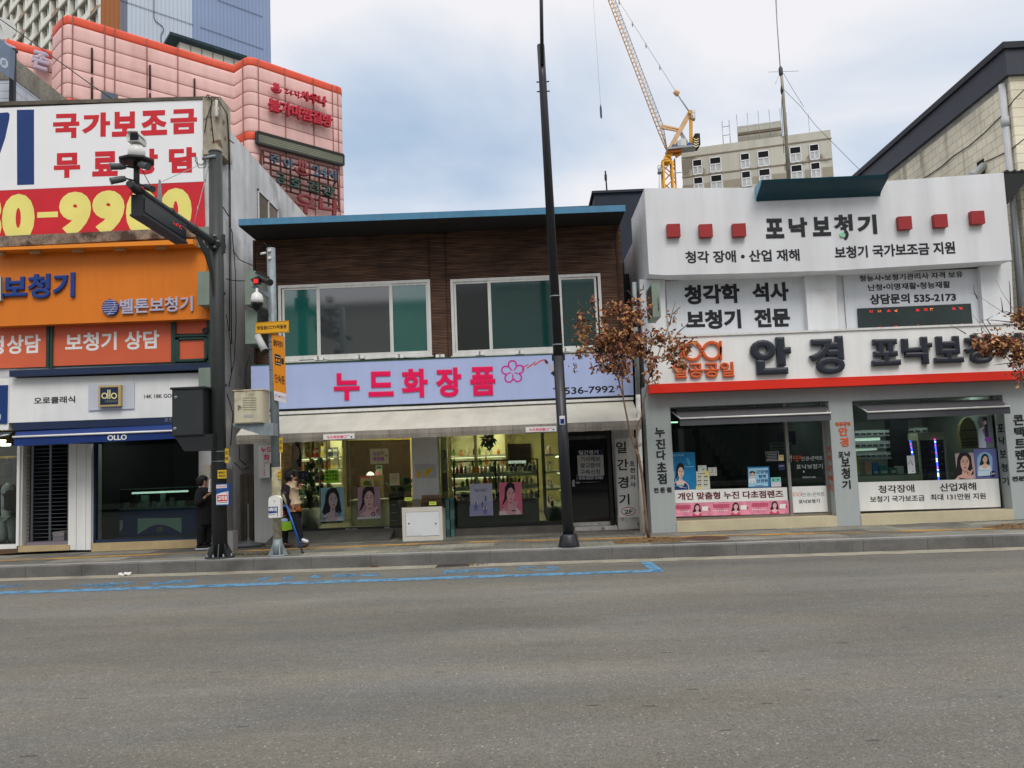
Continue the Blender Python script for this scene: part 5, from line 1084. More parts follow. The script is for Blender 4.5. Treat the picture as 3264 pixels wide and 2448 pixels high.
mb.st([(540+66*math.cos(R(a)), 1276+66*math.sin(R(a))) for a in range(12,349,12)], 20, SBY-.06, ORL, t=.06); mb.st([(686+64*math.cos(R(a)), 1274+64*math.sin(R(a))) for a in list(range(192,529,12))], 20, SBY-.06, ORL, t=.06)
mb.st([(450,1212), (454,1348)], 17, SBY-.06, ORL, t=.06); mb.st([(752,1200), (756,1344)], 17, SBY-.06, ORL, t=.06); mb.st([(600,1276), (626,1275)], 14, SBY-.06, ORL, t=.06); mb.st([(448,1262), (478,1262)], 12, SBY-.06, ORL, t=.06); mb.st([(742,1258), (764,1258)], 12, SBY-.06, ORL, t=.06)
mb.build('spectacles_mark', T4); mb = MB(); mb.text('일공공일', (384,1372,846,1360,1488,1474), SBY, ORL, .06, .03); mb.build('orange_lettering', T4)
fr('L'); T5 = Thing('projecting_sign', 'grey green light box by the tree, its dark face turned to the brown building', 'sign', py(240,1060,16.5))
q = wr(228,768,302,1018,16.3); MB().prism([(q[0], 16.3, q[2]), (q[1], 16.3, q[2]), (q[1], 16.3, q[3]), (q[0], 16.3, q[3])], (0, .75,0), GGREEN).build('casing', T5); MB().box(q[0]-.012, q[0]-.001,16.36,16.98, q[2]+.05, q[3]-.05, plain('sign_face_dark', (58,56,46), .4)).build('face', T5)
# ground floor in grey composite panels
fr('N'); zh = py(1100,190, GYF).z; op1 = wr(425,218,1858,1270, GYF); fr('O'); op2 = wr(352,158,1690,1215, GYF); xr = py(1690,600, GYF).x
fr('N'); gx0 = py(232,600, GYF).x; px0 = py(452,600, GYF).x; fr('O'); pc0, pc1 = py(150,700, GYF).x, py(360,700, GYF).x; ztop = b.z-.02; fr('N'); zo1 = py(430,216, GYF).z
fr('O'); zo2 = py(340,158, GYF).z
mb = MB(); FX2 = 11.6
mb.box(gx0, px0, GYF, GYF+.45, PV, ztop, CONC); mb.box(pc0, pc1, GYF, GYF+.45, PV, ztop, CONC); mb.box(xr, FX2, GYF, GYF+.45, PV, ztop, CONC); mb.box(px0, pc0, GYF, GYF+.45, zo1, ztop, CONC); mb.box(pc1, xr, GYF, GYF+.45, zo2, ztop, CONC); mb.build('facing', WB)
WG = GYF+.30                               # glass line
mb = MB(); zs1 = PV+.20; mb.box(px0, pc0, GYF-.02, GYF+.6, PV, zs1, mat('cream_step', (190,180,150), .7, var=.08, scale=3, fine=.08)); mb.box(pc1, xr, GYF-.02, GYF+.6, PV, zs1, MATS['cream_step']); mb.build('step', WB)
STN = mat('stainless_sill', (150,142,134), .3, metal=.7, var=.1)
fr('N'); zb1 = py(900,1168, WG).z; fr('O'); zb2 = py(1000,1120, WG).z
xdoor = (fr('N'), py(1470,700, WG).x)[1]
fr('V7'); f = MB(); f.box(px0, pc0, WG-.03, WG+.05, zs1, zb1-.02, STN); f.build('sill', WB); MB().box(pc1, xr, WG-.03, WG+.05, zs1, zb2-.02, STN).build('sill', WB)
MB().box(px0, xdoor-.03, WG, WG+.012, zb1-.02, zo1, GLASS).build('window_pane', WB); MB().box(xdoor+.03, pc0-.05, WG, WG+.012, zb1-.02, zo1, GLASS).build('door_pane', WB); MB().box(pc1, xr-.02, WG, WG+.012, zb2-.02, zo2, GLASS).build('window_pane', WB)
mb = MB(); mb.box(xdoor-.03, xdoor+.03, WG-.04, WG+.05, zs1, zo1, mat('door_post', (150,150,146), .4, metal=.5)); mb.box(pc0-.06, pc0, WG-.02, WG+.05, zs1, zo1, MATS['door_post']); mb.build('door_post', WB)
fr('N'); mb = MB(); p = py(1497,700, WG-.05); p2 = py(1497,630, WG-.05); mb.tube([p, p2], .012, STEEL, 8); mb.tube([py(1482,700, WG-.05), py(1482,632, WG-.05)], .012, STEEL, 8); mb.build('door_handle', WB)
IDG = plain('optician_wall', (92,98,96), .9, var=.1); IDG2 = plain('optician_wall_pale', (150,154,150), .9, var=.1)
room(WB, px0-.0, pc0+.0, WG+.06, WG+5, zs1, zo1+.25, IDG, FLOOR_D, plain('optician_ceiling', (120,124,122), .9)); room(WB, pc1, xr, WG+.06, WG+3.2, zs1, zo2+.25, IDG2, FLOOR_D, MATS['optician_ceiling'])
OFILL = mat('optician_fill', (240,250,244), var=0, emit=14); mb = MB(); mb.box(px0+.6, px0+1.6, WG+.5, WG+.7, zo1+.2, zo1+.23, OFILL); mb.box(px0+2.2, px0+2.6, WG+1.6, WG+1.8, zo1+.2, zo1+.23, OFILL); mb.box(pc1+.4, pc1+1.6, WG+.35, WG+.6, zo2+.2, zo2+.23, OFILL); mb.box(pc1+2.4, pc1+3.2, WG+.7, WG+.9, zo2+.2, zo2+.23, OFILL); lg = mat('green_tube_lamp', (190,255,210), var=0, emit=2.5); p = (fr('N'), py(460,348, WG+1.2))[1]; mb.box(p.x-.09, p.x+.09, p.y-.02, p.y+.02, p.z-.015, p.z+.01, lg); mb.build('ceiling_emitter', WB)  # unseen fill boxes added to brighten both rooms, beside the real green tube
# vertical lettering on the grey piers
def column(k, items, Y, lab, m_, boldv=.03, name='pier_lettering', dep=.012):
 fr(k); mb = MB()
 for s, q, mm in items: mb.text(s, q, Y, mm, dep, boldv)
 return solo(mb, name, lab, 'lettering')
column('N', [(s, q, BLK) for s, q in (('누', (295,396,382,392,482,478)), ('진', (303,497,385,493,584,580)), ('다', (310,597,388,593,680,676)), ('초', (312,702,397,698,788,784)), ('점', (318,800,398,797,892,888)), ('전', (285,926,328,924,970,968)), ('문', (342,924,386,922,968,966)), ('점', (398,921,441,919,966,964)))], GYF, 'column of raised black Korean letters on the grey pier beside the tree trunk', BLK)
column('O', [(s, q, m_) for s, q, m_ in (('일공공일', (172,348,303,343,380,375), ORL), ('안', (199,391,280,388,468,464), ORL), ('경', (212,484,286,480,564,560), ORL), ('포', (197,610,245,608,658,656), BLK), ('낙', (252,606,304,603,654,651), BLK), ('보', (222,662,295,659,738,735), BLK), ('청', (225,752,298,748,848,844), BLK), ('기', (230,862,304,858,938,934), BLK))], GYF, 'orange and black column of letters on the grey pier between the two windows', BLK)
column('O', [(s, q, BLK) for s, q in (('콘', (1738,286,1828,281,376,371)), ('택', (1745,392,1832,387,478,473)), ('트', (1752,496,1842,491,576,571)), ('렌', (1757,594,1840,589,680,675)), ('즈', (1765,702,1852,697,786,781)), ('전문점', (1728,826,1890,818,868,860)))], GYF, 'black column of letters on the grey pier behind the tree at the frame edge', BLK)
# writing on the reveals
def reveal(k, items, X, y0, y1, lab, m_):
 fr(k); mb = MB()
 for s, yt, yb in items:
  zt, zb = py(1660 if k == 'O' else 1848, yt, GYF).z, py(1660 if k == 'O' else 1848, yb, GYF).z
  mb.textmap(s, lambda u, v, w: Vector((X-w, y1+(y0-y1)*u, zb+(zt-zb)*v)), m_, .006, .02)
 return solo(mb, 'reveal_lettering', lab, 'lettering')
reveal('O', [(s, y, y+72) for s, y in (('포', 362), ('낙', 475), ('보', 590), ('청', 715), ('기', 835))], xr, GYF+.05, GYF+.27, 'black letters running down the right reveal of the second window', BLK)
reveal('N', [(s, y, y+50) for s, y in (('안', 560), ('경', 640), ('콘', 730), ('택', 820), ('트', 905))], pc0, GYF+.05, GYF+.27, 'orange letters running down the reveal beside the glass door', ORL)
# awnings over the windows
AWG = mat('grey_awning', (76,76,78), .8, var=.1, scale=3, fine=.1, fscale=120); AWV = mat('grey_awning_valance', (72,74,78), .8, var=.1)
for k, q, lab in (('N', ((480,250), (1800,200), (515,317), (1846,266), 381,328), 'dark grey awning above the glass door and lens banner'), ('O', ((382,190), (1612,142), (452,260), (1712,207), 325,272), 'dark grey awning above the second optician window')):
 fr(k); Y1_ = GYF-.45; a_, b_ = py(*q[0], GYF+.12), py(*q[1], GYF+.12); d_, c_ = py(*q[2], Y1_), py(*q[3], Y1_); h = d_.z-py(q[2][0], q[4], Y1_).z
 T6 = Thing('grey_awning', lab, 'awning', (d_+c_)/2, 'grey awnings of the optician'); MB().prism([a_, b_, c_, d_], (0,0,-.015), AWG).build('canvas', T6)
 MB().prism([d_, c_, c_-Vector((0,0, h)), d_-Vector((0,0, h))], (0, .01,0), AWV).build('valance', T6); MB().tube([d_+Vector((0,-.012, .0)), c_+Vector((0,-.012, .0))], .017, WIN, 8).build('front_bar', T6)
 mb = MB(); p = d_+Vector((.02, .02,0)); mb.tube([(a_.x-.08, GYF+.2, a_.z), (a_.x-.08, GYF+.05, a_.z-.02), p], .018, STEEL, 6); p = c_+Vector((-.04, .02,0)); mb.tube([(b_.x, GYF+.2, b_.z), p], .018, STEEL, 6); mb.build('arm', T6)
# stickers, banners and posters on the optician's glass
PG = WG-.004; MRN = plain('maroon_letter', (92,20,34), .5); PKB = mat('pink_band', (214,134,158), .45, var=.25, scale=7)
fr('V7'); T7 = Thing('window_banner', 'white banner with maroon letters over a pink strip of three women', 'banner', py(800,960, PG))
MB().slab((28,604,1566,566,782,742), PG, .003, WHITEP).build('white_field', T7); MB().slab((36,782,1588,742,966,924), PG, .003, PKB).build('pink_field', T7)
MB().text('개인 맞춤형 누진 다초점렌즈', (82,640,1512,604,742,706), PG-.001, MRN, .002, .035).build('lettering', T7)
mb = MB()
for x, y in ((284,780), (806,764), (1334,748)):
 portrait(mb, PG, unit(x-20, y, x+150, y-4, y+182, y+176), (222,178,184), (54,26,36), (198,70,104), look=-.4, key='d')
 RS = plain('rose_bar', (188,70,100), .5)
 for i in range(3): mb.st([(x-240, y+42+i*18), (x-20, y+36+i*18)], 14, PG-.002, RS)
 for i in range(7): mb.el(x-232+i*30, y+122-i*.8,8,8, PG-.003, WLT, n=10)
 mb.pl([(x+132, y+48), (x+216, y+44), (x+218, y+104), (x+134, y+106)], PG-.003, WLT); mb.el(x+226, y+82,14,16, PG-.004, plain('rose_red', (200,50,66), .5), n=10)
mb.build('print', T7)
def oposter(k, q, base, lab, fn=None, name='poster', Y=None): return poster(k, q, base, lab, fn, Y or PG, name, 'posters on the optician glass')
MINI = plain('ink_dark', (40,44,48), .5); CYP = mat('poster_cyan', (26,122,176), .4, var=.12, scale=4)
def g1(mb, Y, F):
 mb.text('ACUVUE', (F(0, .04)[0], F(0, .05)[1], F(.52, .05)[0], F(.5, .04)[1], F(0, .11)[1], F(.5, .10)[1]), Y-.001, plain('pale_cyan', (140,200,224), .5), .002, .01)
 portrait(mb, Y, unit(*(lambda a, b, c, d: (a[0], a[1], b[0], b[1], d[1], c[1]))(F(-.06, .26), F(.80, .25), F(.80,1), F(-.06,1))), (226,196,182), (24,26,32), (22,56,110), look=.9, longhair=False, key='e')
 W = plain('halo_white', (206,226,236), .5); mb.st([F(.10, .5), F(.12, .66), F(.2, .8), F(.36, .92), F(.66, .96)], 5, Y-.016, W); mb.pl([F(.6, .16), F(.72, .14), F(.82, .3), F(.74, .36)], Y-.003, plain('lens_cyan', (60,160,200), .5))
 mb.st([F(.56, .39), F(.96, .385)], 8, Y-.003, MATS['pale_cyan']); mb.st([F(.5, .88), F(.02, .9)], 14, Y-.018, MATS['lens_cyan'])
oposter('V7', (6,92,316,90,604,596), CYP, 'bright blue contact lens poster of a laughing woman at the left of the window', g1)
def g2(mb, Y, F):
 YL = plain('sticky_yellow', (222,206,110), .5); mb.pl([F(.62,0), F(1.02,0), F(.98, .26), F(.76, .28)], Y-.002, YL); mb.pl([F(0, .82), F(.3, .8), F(.36,1), F(0,1)], Y-.002, YL)
 mb.st([F(.14, .14), F(.7, .13)], 7, Y-.004, MINI)
 for i in range(3):
  for u in (.1, .58): mb.el(*F(u+.08, .3+.22*i), 13,8, Y-.004, MINI, n=10); mb.el(*F(u+.24, .3+.22*i), 13,8, Y-.004, MINI, n=10); mb.st([F(u, .39+.22*i), F(u+.32, .39+.22*i)], 3, Y-.004, MINI)
oposter('V7', (334,352,512,344,594,588), plain('price_sheet', (206,206,188), .5), 'pale price sheet with rows of dark spectacles beside the blue poster', g2, name='price_sheet')
oposter('V7', (358,272,474,268,350,346), plain('card_sheet', (200,204,196), .5), 'small pale card above the price sheet of spectacles', lambda mb, Y, F: (mb.st([F(.1, .3), F(.6, .28)], 6, Y-.002, plain('teal_ink', (60,130,130), .5)), mb.el(*F(.66, .68), 22,9, Y-.002, MATS['teal_ink'], rot=-30)), name='card')
oposter('V7', (494,300,612,296,412,408), plain('round_sheet', (196,198,194), .5), 'square white sheet with a ringed dark ball emblem on the window', lambda mb, Y, F: (mb.st([(F(.5, .5)[0]+48*math.cos(a), F(.5, .5)[1]+44*math.sin(a)) for a in [i*math.pi/12 for i in range(24)]], 4, Y-.002, MINI, closed=True), [mb.el(*F(.5+.14*math.cos(R(a)), .5+.14*math.sin(R(a))), 9,8, Y-.003, MINI, n=8) for a in (30,150,270)]), name='emblem_sheet')
def g3(mb, Y, F):
 mb.pl([F(.05, .07), F(.95, .06), F(.95, .94), F(.05, .95)], Y-.002, plain('pale_blue_field', (150,196,220), .5)); DB = plain('deep_blue_ink', (24,66,120), .5)
 for s, v, u in (('군장병', .17, .40), ('협력', .39, .5), ('안경원', .60, .42)): mb.text(s, (*F(u, v), *F(.93 if s != '협력' else .84, v-.01), F(u, v+.17)[1], F(.9, v+.16)[1]), Y-.003, DB, .002, .03)
 mb.el(*F(.22, .38), 34,40, Y-.004, plain('skin_cartoon', (226,190,170), .5)); mb.pl([F(.1, .34), F(.12, .22), F(.24, .20), F(.36, .24), F(.36, .34), F(.24, .28)], Y-.005, BLK)
 for u in (.165, .29): mb.st([(F(u, .38)[0]+13*math.cos(a), F(u, .38)[1]+11*math.sin(a)) for a in [i*math.pi/6 for i in range(12)]], 4, Y-.006, BLK, closed=True)
 mb.pl([F(.08, .56), F(.36, .56), F(.38, .78), F(.07, .78)], Y-.004, WLT); mb.st([F(.17, .66), F(.15, .77)], 6, Y-.005, BLK); mb.st([F(.27, .66), F(.31, .77)], 6, Y-.005, BLK); mb.st([F(.34, .92), F(.74, .91)], 7, Y-.004, MINI)
oposter('V7', (1030,290,1326,284,574,566), plain('blue_border', (30,110,170), .45), 'pale blue framed notice with a bespectacled head and bold blue letters', g3, name='notice')
def g4(mb, Y, F):
 mb.pl([F(.03, .04), F(.97, .04), F(.97, .96), F(.03, .96)], Y-.0015, BLK);
 for i in range(5): mb.st([F(.12+.04*(i % 2), .16+.17*i), F(.88-.04*(i % 2), .155+.17*i)], 6, Y-.003, plain('dim_letter', (150,156,156), .5))
oposter('V7', (1274,86,1456,80,212,206), plain('hours_border', (170,174,174), .5), 'black opening hours sticker with white lines and thin border', g4, name='hours_sticker')
oposter('V7', (1458,130,1520,126,208,204), plain('buff_card', (214,196,130), .5), 'small buff card right of the black opening hours sticker', lambda mb, Y, F: mb.st([F(.2, .3), F(.8, .3)], 4, Y-.002, MINI), name='card')
oposter('V7', (1450,248,1534,244,336,330), plain('navy_card', (26,40,84), .5), 'small navy card with pale line left of the door post', lambda mb, Y, F: mb.st([F(.1, .36), F(.94, .34)], 9, Y-.002, MATS['dim_letter']), name='card')
oposter('V7', (1346,434,1482,428,562,556), plain('leaflet', (196,196,206), .5), 'leaflet with a mint upper half above the banner end', lambda mb, Y, F: (mb.pl([F(0,0), F(1,0), F(1, .5), F(0, .52)], Y-.0015, plain('mint_block', (120,190,176), .5)), mb.el(*F(.28, .28), 16,12, Y-.003, plain('mint_dark', (40,110,110), .5)), mb.el(*F(.72, .26), 16,12, Y-.003, MATS['mint_dark'])), name='leaflet')
def g5(mb, Y, F):
 for cx_ in (.17, .27): mb.st([(F(cx_, .3)[0]+22*math.cos(a), F(cx_, .3)[1]+22*math.sin(a)) for a in [i*math.pi/9 for i in range(18)]], 5, Y-.002, ORL, closed=True)
 mb.st([F(.11, .22), F(.11, .38)], 5, Y-.002, ORL); mb.st([F(.33, .22), F(.33, .38)], 5, Y-.002, ORL)
 GI = plain('grey_ink', (120,140,144), .5); mb.text('안경•콘텍트', (*F(.345, .245), *F(.93, .235), F(.345, .40)[1], F(.93, .39)[1]), Y-.001, GI, .002, .0); mb.text('포낙보청기', (*F(.25, .51), *F(.80, .50), F(.25, .66)[1], F(.8, .65)[1]), Y-.001, BLK, .002, .02)
oposter('V7', (1596,560,2112,544,914,898), WHITEP, 'white lower door panel with a small orange spectacles mark', g5, name='door_panel')
# outlined lettering on the door glass
mb = MB(); fr('V7'); OW = plain('outline_white', (176,182,182), .5)
mb.text('안경•콘텍트', (1760,150,2050,140,206,198), PG, OW, .002,-.005); mb.text('포낙보청기', (1692,258,2046,248,322,312), PG, OW, .002,-.005); mb.text('포천점 533-7800', (1776,420,1956,415,444,440), PG, OW, .002,0)
for cx_ in (1680,1722): mb.st([(cx_+20*math.cos(a), 162+20*math.sin(a)) for a in [i*math.pi/9 for i in range(18)]], 6, PG-.002, ORL, closed=True)
mb.st([(1652,138), (1654,186)], 6, PG-.002, ORL); mb.st([(1750,134), (1752,184)], 6, PG-.002, ORL); mb.st([(1690,200), (1712,214), (1722,202)], 8, PG-.002, ORL); mb.el(1796,354,9,14, PG-.002, OW)
solo(mb, 'door_lettering', 'pale and orange lettering on the clear upper glass of the optician door', 'lettering')
fr('V6'); T7 = Thing('window_banner', 'white banner with black Korean lines under the second optician window', 'banner', py(870,1000, PG))
MB().slab((46,856,1668,812,1190,1140), PG, .003, WHITEP).build('board', T7)
mb = MB()
for s, q in (('청각장애', (284,892,698,880,982,970)), ('산업재해', (988,870,1408,856,964,948)), ('보청기 국가보조금', (190,1016,816,1000,1088,1072)), ('최대 131만원 지원', (884,994,1518,976,1066,1048))): mb.text(s, q, PG-.001, BLK, .002, .022)
mb.build('lettering', T7)
def g6(mb, Y, F): portrait(mb, Y, F, (216,172,156), (28,22,24), (212,190,182), look=.2, hand=True, key='f', zoom=1.5)
oposter('V6', (1168,524,1385,514,824,814), plain('rose_backdrop', (186,160,164), .5), 'close portrait poster of a woman, fingers at her chin, left of the violet poster', g6)
def g7(mb, Y, F):
 mb.pl([F(.18+.0, .92), F(.18, .3), F(.28, .16), F(.5, .10), F(.72, .16), F(.84, .3), F(.84, .90)], Y-.0012, plain('arch_blue', (130,176,206), .5)); x = unit(*(lambda a, b, c, d: (a[0], a[1], b[0], b[1], d[1], c[1]))(F(.18, .14), F(.84, .13), F(.84, .72), F(.18, .72)))
 portrait(mb, Y-.001, x, (214,176,160), (24,22,30), (206,216,226), look=-.4, key='g'); mb.pl([F(.2, .74), F(.82, .73), F(.82, .9), F(.2, .92)], Y-.02, plain('arch_white', (190,212,226), .5)); mb.el(*F(.87, .85), 34,34, Y-.022, plain('badge_navy', (24,32,64), .5)); mb.text('3+1', (*F(.78, .815), *F(.96, .81), F(.78, .885)[1], F(.96, .88)[1]), Y-.022, WLT, .002, .03)
oposter('V6', (1378,476,1640,468,816,806), plain('violet_poster', (96,104,160), .45), 'violet poster of a woman under a pale arch with a round navy badge', g7)
def g8(mb, Y, F):
 mb.pl([F(0, .4), F(.5, .3), F(.6,1), F(.05,1)], Y-.0015, plain('dress_white', (170,180,196), .5)); mb.pl([F(.35, .02), F(.62, .03), F(.7, .3), F(.8, .7), F(.6, .74), F(.45, .4)], Y-.003, plain('hair_dark', (36,30,32), .5)); mb.el(*F(.5, .2), 18,24, Y-.004, plain('skin_pale', (206,170,156), .5)); mb.pl([F(.3, .42), F(.9, .26), F(.95, .7), F(.6, .8)], Y-.0025, plain('sleeve_grey', (96,106,120), .5)); mb.el(*F(.76, .74), 44,34, Y-.005, plain('violet_flower', (120,60,150), .5)); mb.st([F(.06, .04), F(.5, .36)], 4, Y-.006, SILV)
oposter('V6', (1436,100,1590,96,462,458), plain('dusk_backdrop', (92,104,110), .5), 'dim poster of a seated woman holding violet flowers at the top right glass', g8)
oposter('V6', (614,552,700,546,756,752), plain('leaflet_pale', (196,200,206), .5), 'tilted pale leaflet with teal figures beside the blue light strip', lambda mb, Y, F: (mb.st([F(.2, .5), F(.5, .25), F(.8, .55)], 9, Y-.002, plain('teal_figure', (50,90,110), .5)), mb.el(*F(.84, .88), 6,6, Y-.002, MINI)), name='leaflet')
# display racks of spectacles behind the second window
def rack(q, Y, rows, lab, sd):
 fr('V6'); w = qw(q, Y); T = Thing('spectacle_rack', lab, 'rack', (w[2]+w[3])/2, 'spectacle racks behind the second window'); MB().slab(q, Y, .04, plain('rack_white', (186,188,190), .5)).build('board', T)
 mb = MB(); mb2 = MB(); rr = random.Random(sd); x0, y0, x1, y1, b0, b1 = q
 for i in range(rows):
  v = (i+.6)/rows; n = max(3, int((x1-x0)/62))
  for j in range(n):
   u = (j+.5)/n; x = x0+(x1-x0)*u; y = (y0*(1-u)+y1*u)*(1-v)+(b0*(1-u)+b1*u)*v
   for s in (-13,13): mb.el(x+s, y, 12,8, Y-.012, rr.choice((MINI, MINI, BLK, plain('lens_brown', (84,60,50), .3))), n=10, t=.008)
   mb.st([(x-26, y-7), (x+26, y-8)], 4, Y-.014, BLK, t=.01)
 mb.build('spectacles', T); return T
rack((10,262,425,250,335,322), WG+.9,1, 'white rack of spectacles, topmost of the three at the left', 1)
rack((14,388,430,376,470,458), WG+.9,1, 'white rack of spectacles, middle one of the three at the left', 2)
rack((18,510,455,500,592,582), WG+.9,1, 'white rack of spectacles, lowest of the three at the left', 3)
rack((630,236,852,224,300,288), WG+.9,1, 'short white rack of spectacles above the tall glass showcase', 4)
fr('V6'); MB().slab((425,135,625,130,760,756), WG+.8, .3, plain('dark_column', (24,26,34), .6)).build('column', WB)
mb = MB(); lp = mat('rack_lamp', (235,255,240), var=0, emit=.55)
for q in ((20,348,305,338,384,374), (20,440,268,430,500,486)): mb.slab(q, WG+.92, .01, lp)
solo(mb, 'lit_panel', 'pair of glowing pale panels between the left spectacle racks', 'light panel')
T8 = Thing('glass_showcase', 'tall cream framed glass showcase behind the second optician window', 'showcase', py(900,835, WG+.3)); CF = plain('cream_frame', (196,190,160), .5); SYc = WG+.25
mb = MB(); mb.slab((738,288,1042,278,372,362), SYc, .45, CF); mb.slab((742,368,762,368,832,832), SYc, .04, CF); mb.slab((1042,360,1066,360,824,824), SYc, .04, CF); mb.build('frame', T8)
mb = MB()
for y in (450,520,590,660,730,800): mb.slab((765, y+4,1045, y-2, y+8, y+2), SYc+.05, .3, plain('shelf_glass', (90,104,104), .2))
mb.build('shelf', T8); mb = MB(); rr = random.Random(8)
for y in (440,510,580,650,720,790):
 for j in range(7): x = 790+j*40; mb.el(x-8, y-6,8,6, SYc+.1, rr.choice((MINI, MATS['lens_brown'], SILV)), n=8, t=.008); mb.el(x+9, y-7,8,6, SYc+.1, MINI, n=8, t=.008)
mb.build('spectacles', T8); MB().slab((764,364,1044,356,832,824), SYc+.4, .03, plain('case_back', (62,66,70), .6)).build('back_panel', T8)
LB_ = mat('led_blue', (60,90,255), var=0, emit=4.5); LR_ = mat('led_pink', (255,80,140), var=0, emit=3); LWt = mat('led_white', (200,220,255), var=0, emit=6)
for (pts, n_, lab) in ((((655,375), (680,540)), 13, 'shorter blue LED strip left of the glass showcase'), (((938,355), (985,832)), 34, 'long blue LED strip crossing the glass showcase')):
 mb = MB(); rr = random.Random(n_)
 for i in range(n_):
  u = (i+.5)/n_; x = pts[0][0]+(pts[1][0]-pts[0][0])*u+rr.uniform(-2,2); y = pts[0][1]+(pts[1][1]-pts[0][1])*u
  p = py(x, y, SYc-.03); mb.box(p.x-.013, p.x+.013, p.y, p.y+.012, p.z-.012, p.z+.012, rr.choice((LB_, LB_, LB_, LWt, LR_)))
 solo(mb, 'led_strip', lab, 'light strip')
fr('V6'); q = wr(46,790,780,850, WG+.15); mb = MB().box(q[0], q[1], WG+.15, WG+.7, q[2]-.15, q[3], plain('cream_counter', (196,196,176), .5)); mb.box(q[0], q[1], WG+.14, WG+.72, q[3], q[3]+.02, plain('counter_glass', (80,110,100), .2)); solo(mb, 'display_counter', 'low cream display counter with dark glass edge behind the second window', 'counter'); zc = q[3]+.021
for (x0, y0, x1, col, lab) in ((40,560,76, 'yellow', 'yellow slim box at the left end of the optician counter'), (136,620,218, 'pink', 'pink carton with dotted front on the optician counter'), (222,630,290, 'blue', 'dark blue carton on the optician counter'), (294,655,404, 'teal', 'teal carton with white label on the optician counter'), (420,690,500, 'grey', 'grey cloth basket on the optician counter'), (505,670,585, 'white', 'pale cloth basket on the optician counter')):
 p = wr(x0, y0, x1,760, WG+.3); mb = MB().box(p[0], p[1], WG+.3, WG+.45, zc, max(zc+.08, p[3]), BMATS[col]); w_ = p[1]-p[0]; mb.box(p[0]+w_*.2, p[1]-w_*.1, WG+.297, WG+.3, zc+.02, zc+.07, CAPW); solo(mb, 'product_carton', lab, 'carton')
fr('V6'); mb = MB(); mb.pl([(1215,300), (1230,200), (1270,130), (1320,104), (1370,140), (1410,220), (1425,300), (1440,460), (1250,470)], WG+.5, plain('cushion_buff', (150,140,90), .8)); a_ = [py(x, y, WG+.5) for x, y in ((1215,300), (1230,200), (1270,130), (1320,104), (1370,140), (1410,220), (1425,300), (1440,460), (1250,470))]; mb = MB().prism(a_, (0, .12,0), MATS['cushion_buff'])
for y in (262,360,400,430): mb.st([(1240, y), (1420, y-8)], 10, WG+.495, plain('cushion_ink', (70,66,40), .8), t=.004)
solo(mb, 'hanging_board', 'arched buff board with dark lines hanging at the right of the second window', 'board')
# stair and pictures dimly seen in the first window
fr('N'); mb = MB(); STR = plain('stair_dark', (24,26,26), .8)
for i in range(9): mb.slab((690+i*44,400+i*60,800+i*44,396+i*60,470+i*60,466+i*60), WG+2.2, .8, STR)
mb.slab((690,400,800,398,930,930), WG+2.3, .6, STR); solo(mb, 'staircase', 'dark indoor staircase dimly seen through the first optician window', 'staircase')
fr('N'); mb = MB().slab((1310,528,1505,518,598,586), WG+.6, .02, plain('shelf_sign_grey', (130,136,140), .5)); mb.st([(1330,545), (1420,540)], 8, WG+.598, MINI); mb.st([(1330,575), (1470,568)], 10, WG+.598, MINI); solo(mb, 'hanging_sign', 'small grey hanging sign behind the glass above the opening hours sticker', 'sign')
mb = MB().slab((1365,440,1535,425,560,545), WG+1.4, .04, plain('screen_dark', (20,26,40), .3)); mb.slab((1375,448,1527,435,552,538), WG+1.395, .004, plain('screen_blue', (24,34,66), .2)); solo(mb, 'wall_screen', 'dark screen on the wall behind the grey hanging sign', 'screen')
fr('N'); GM = mat('green_mat', (24,78,44), .95, var=.2, scale=20, bump=.4, bscale=150)
a_, b_, c_, d_ = pz(1400,1254, PV), pz(1990,1240, PV), pz(2000,1258, PV), pz(1425,1276, PV); z = Vector((0,0, .018)); mb = MB().prism([a_, b_, c_, d_], z, GM); solo(mb, 'door_mat', 'green door mat on the pavement before the optician door', 'door mat')
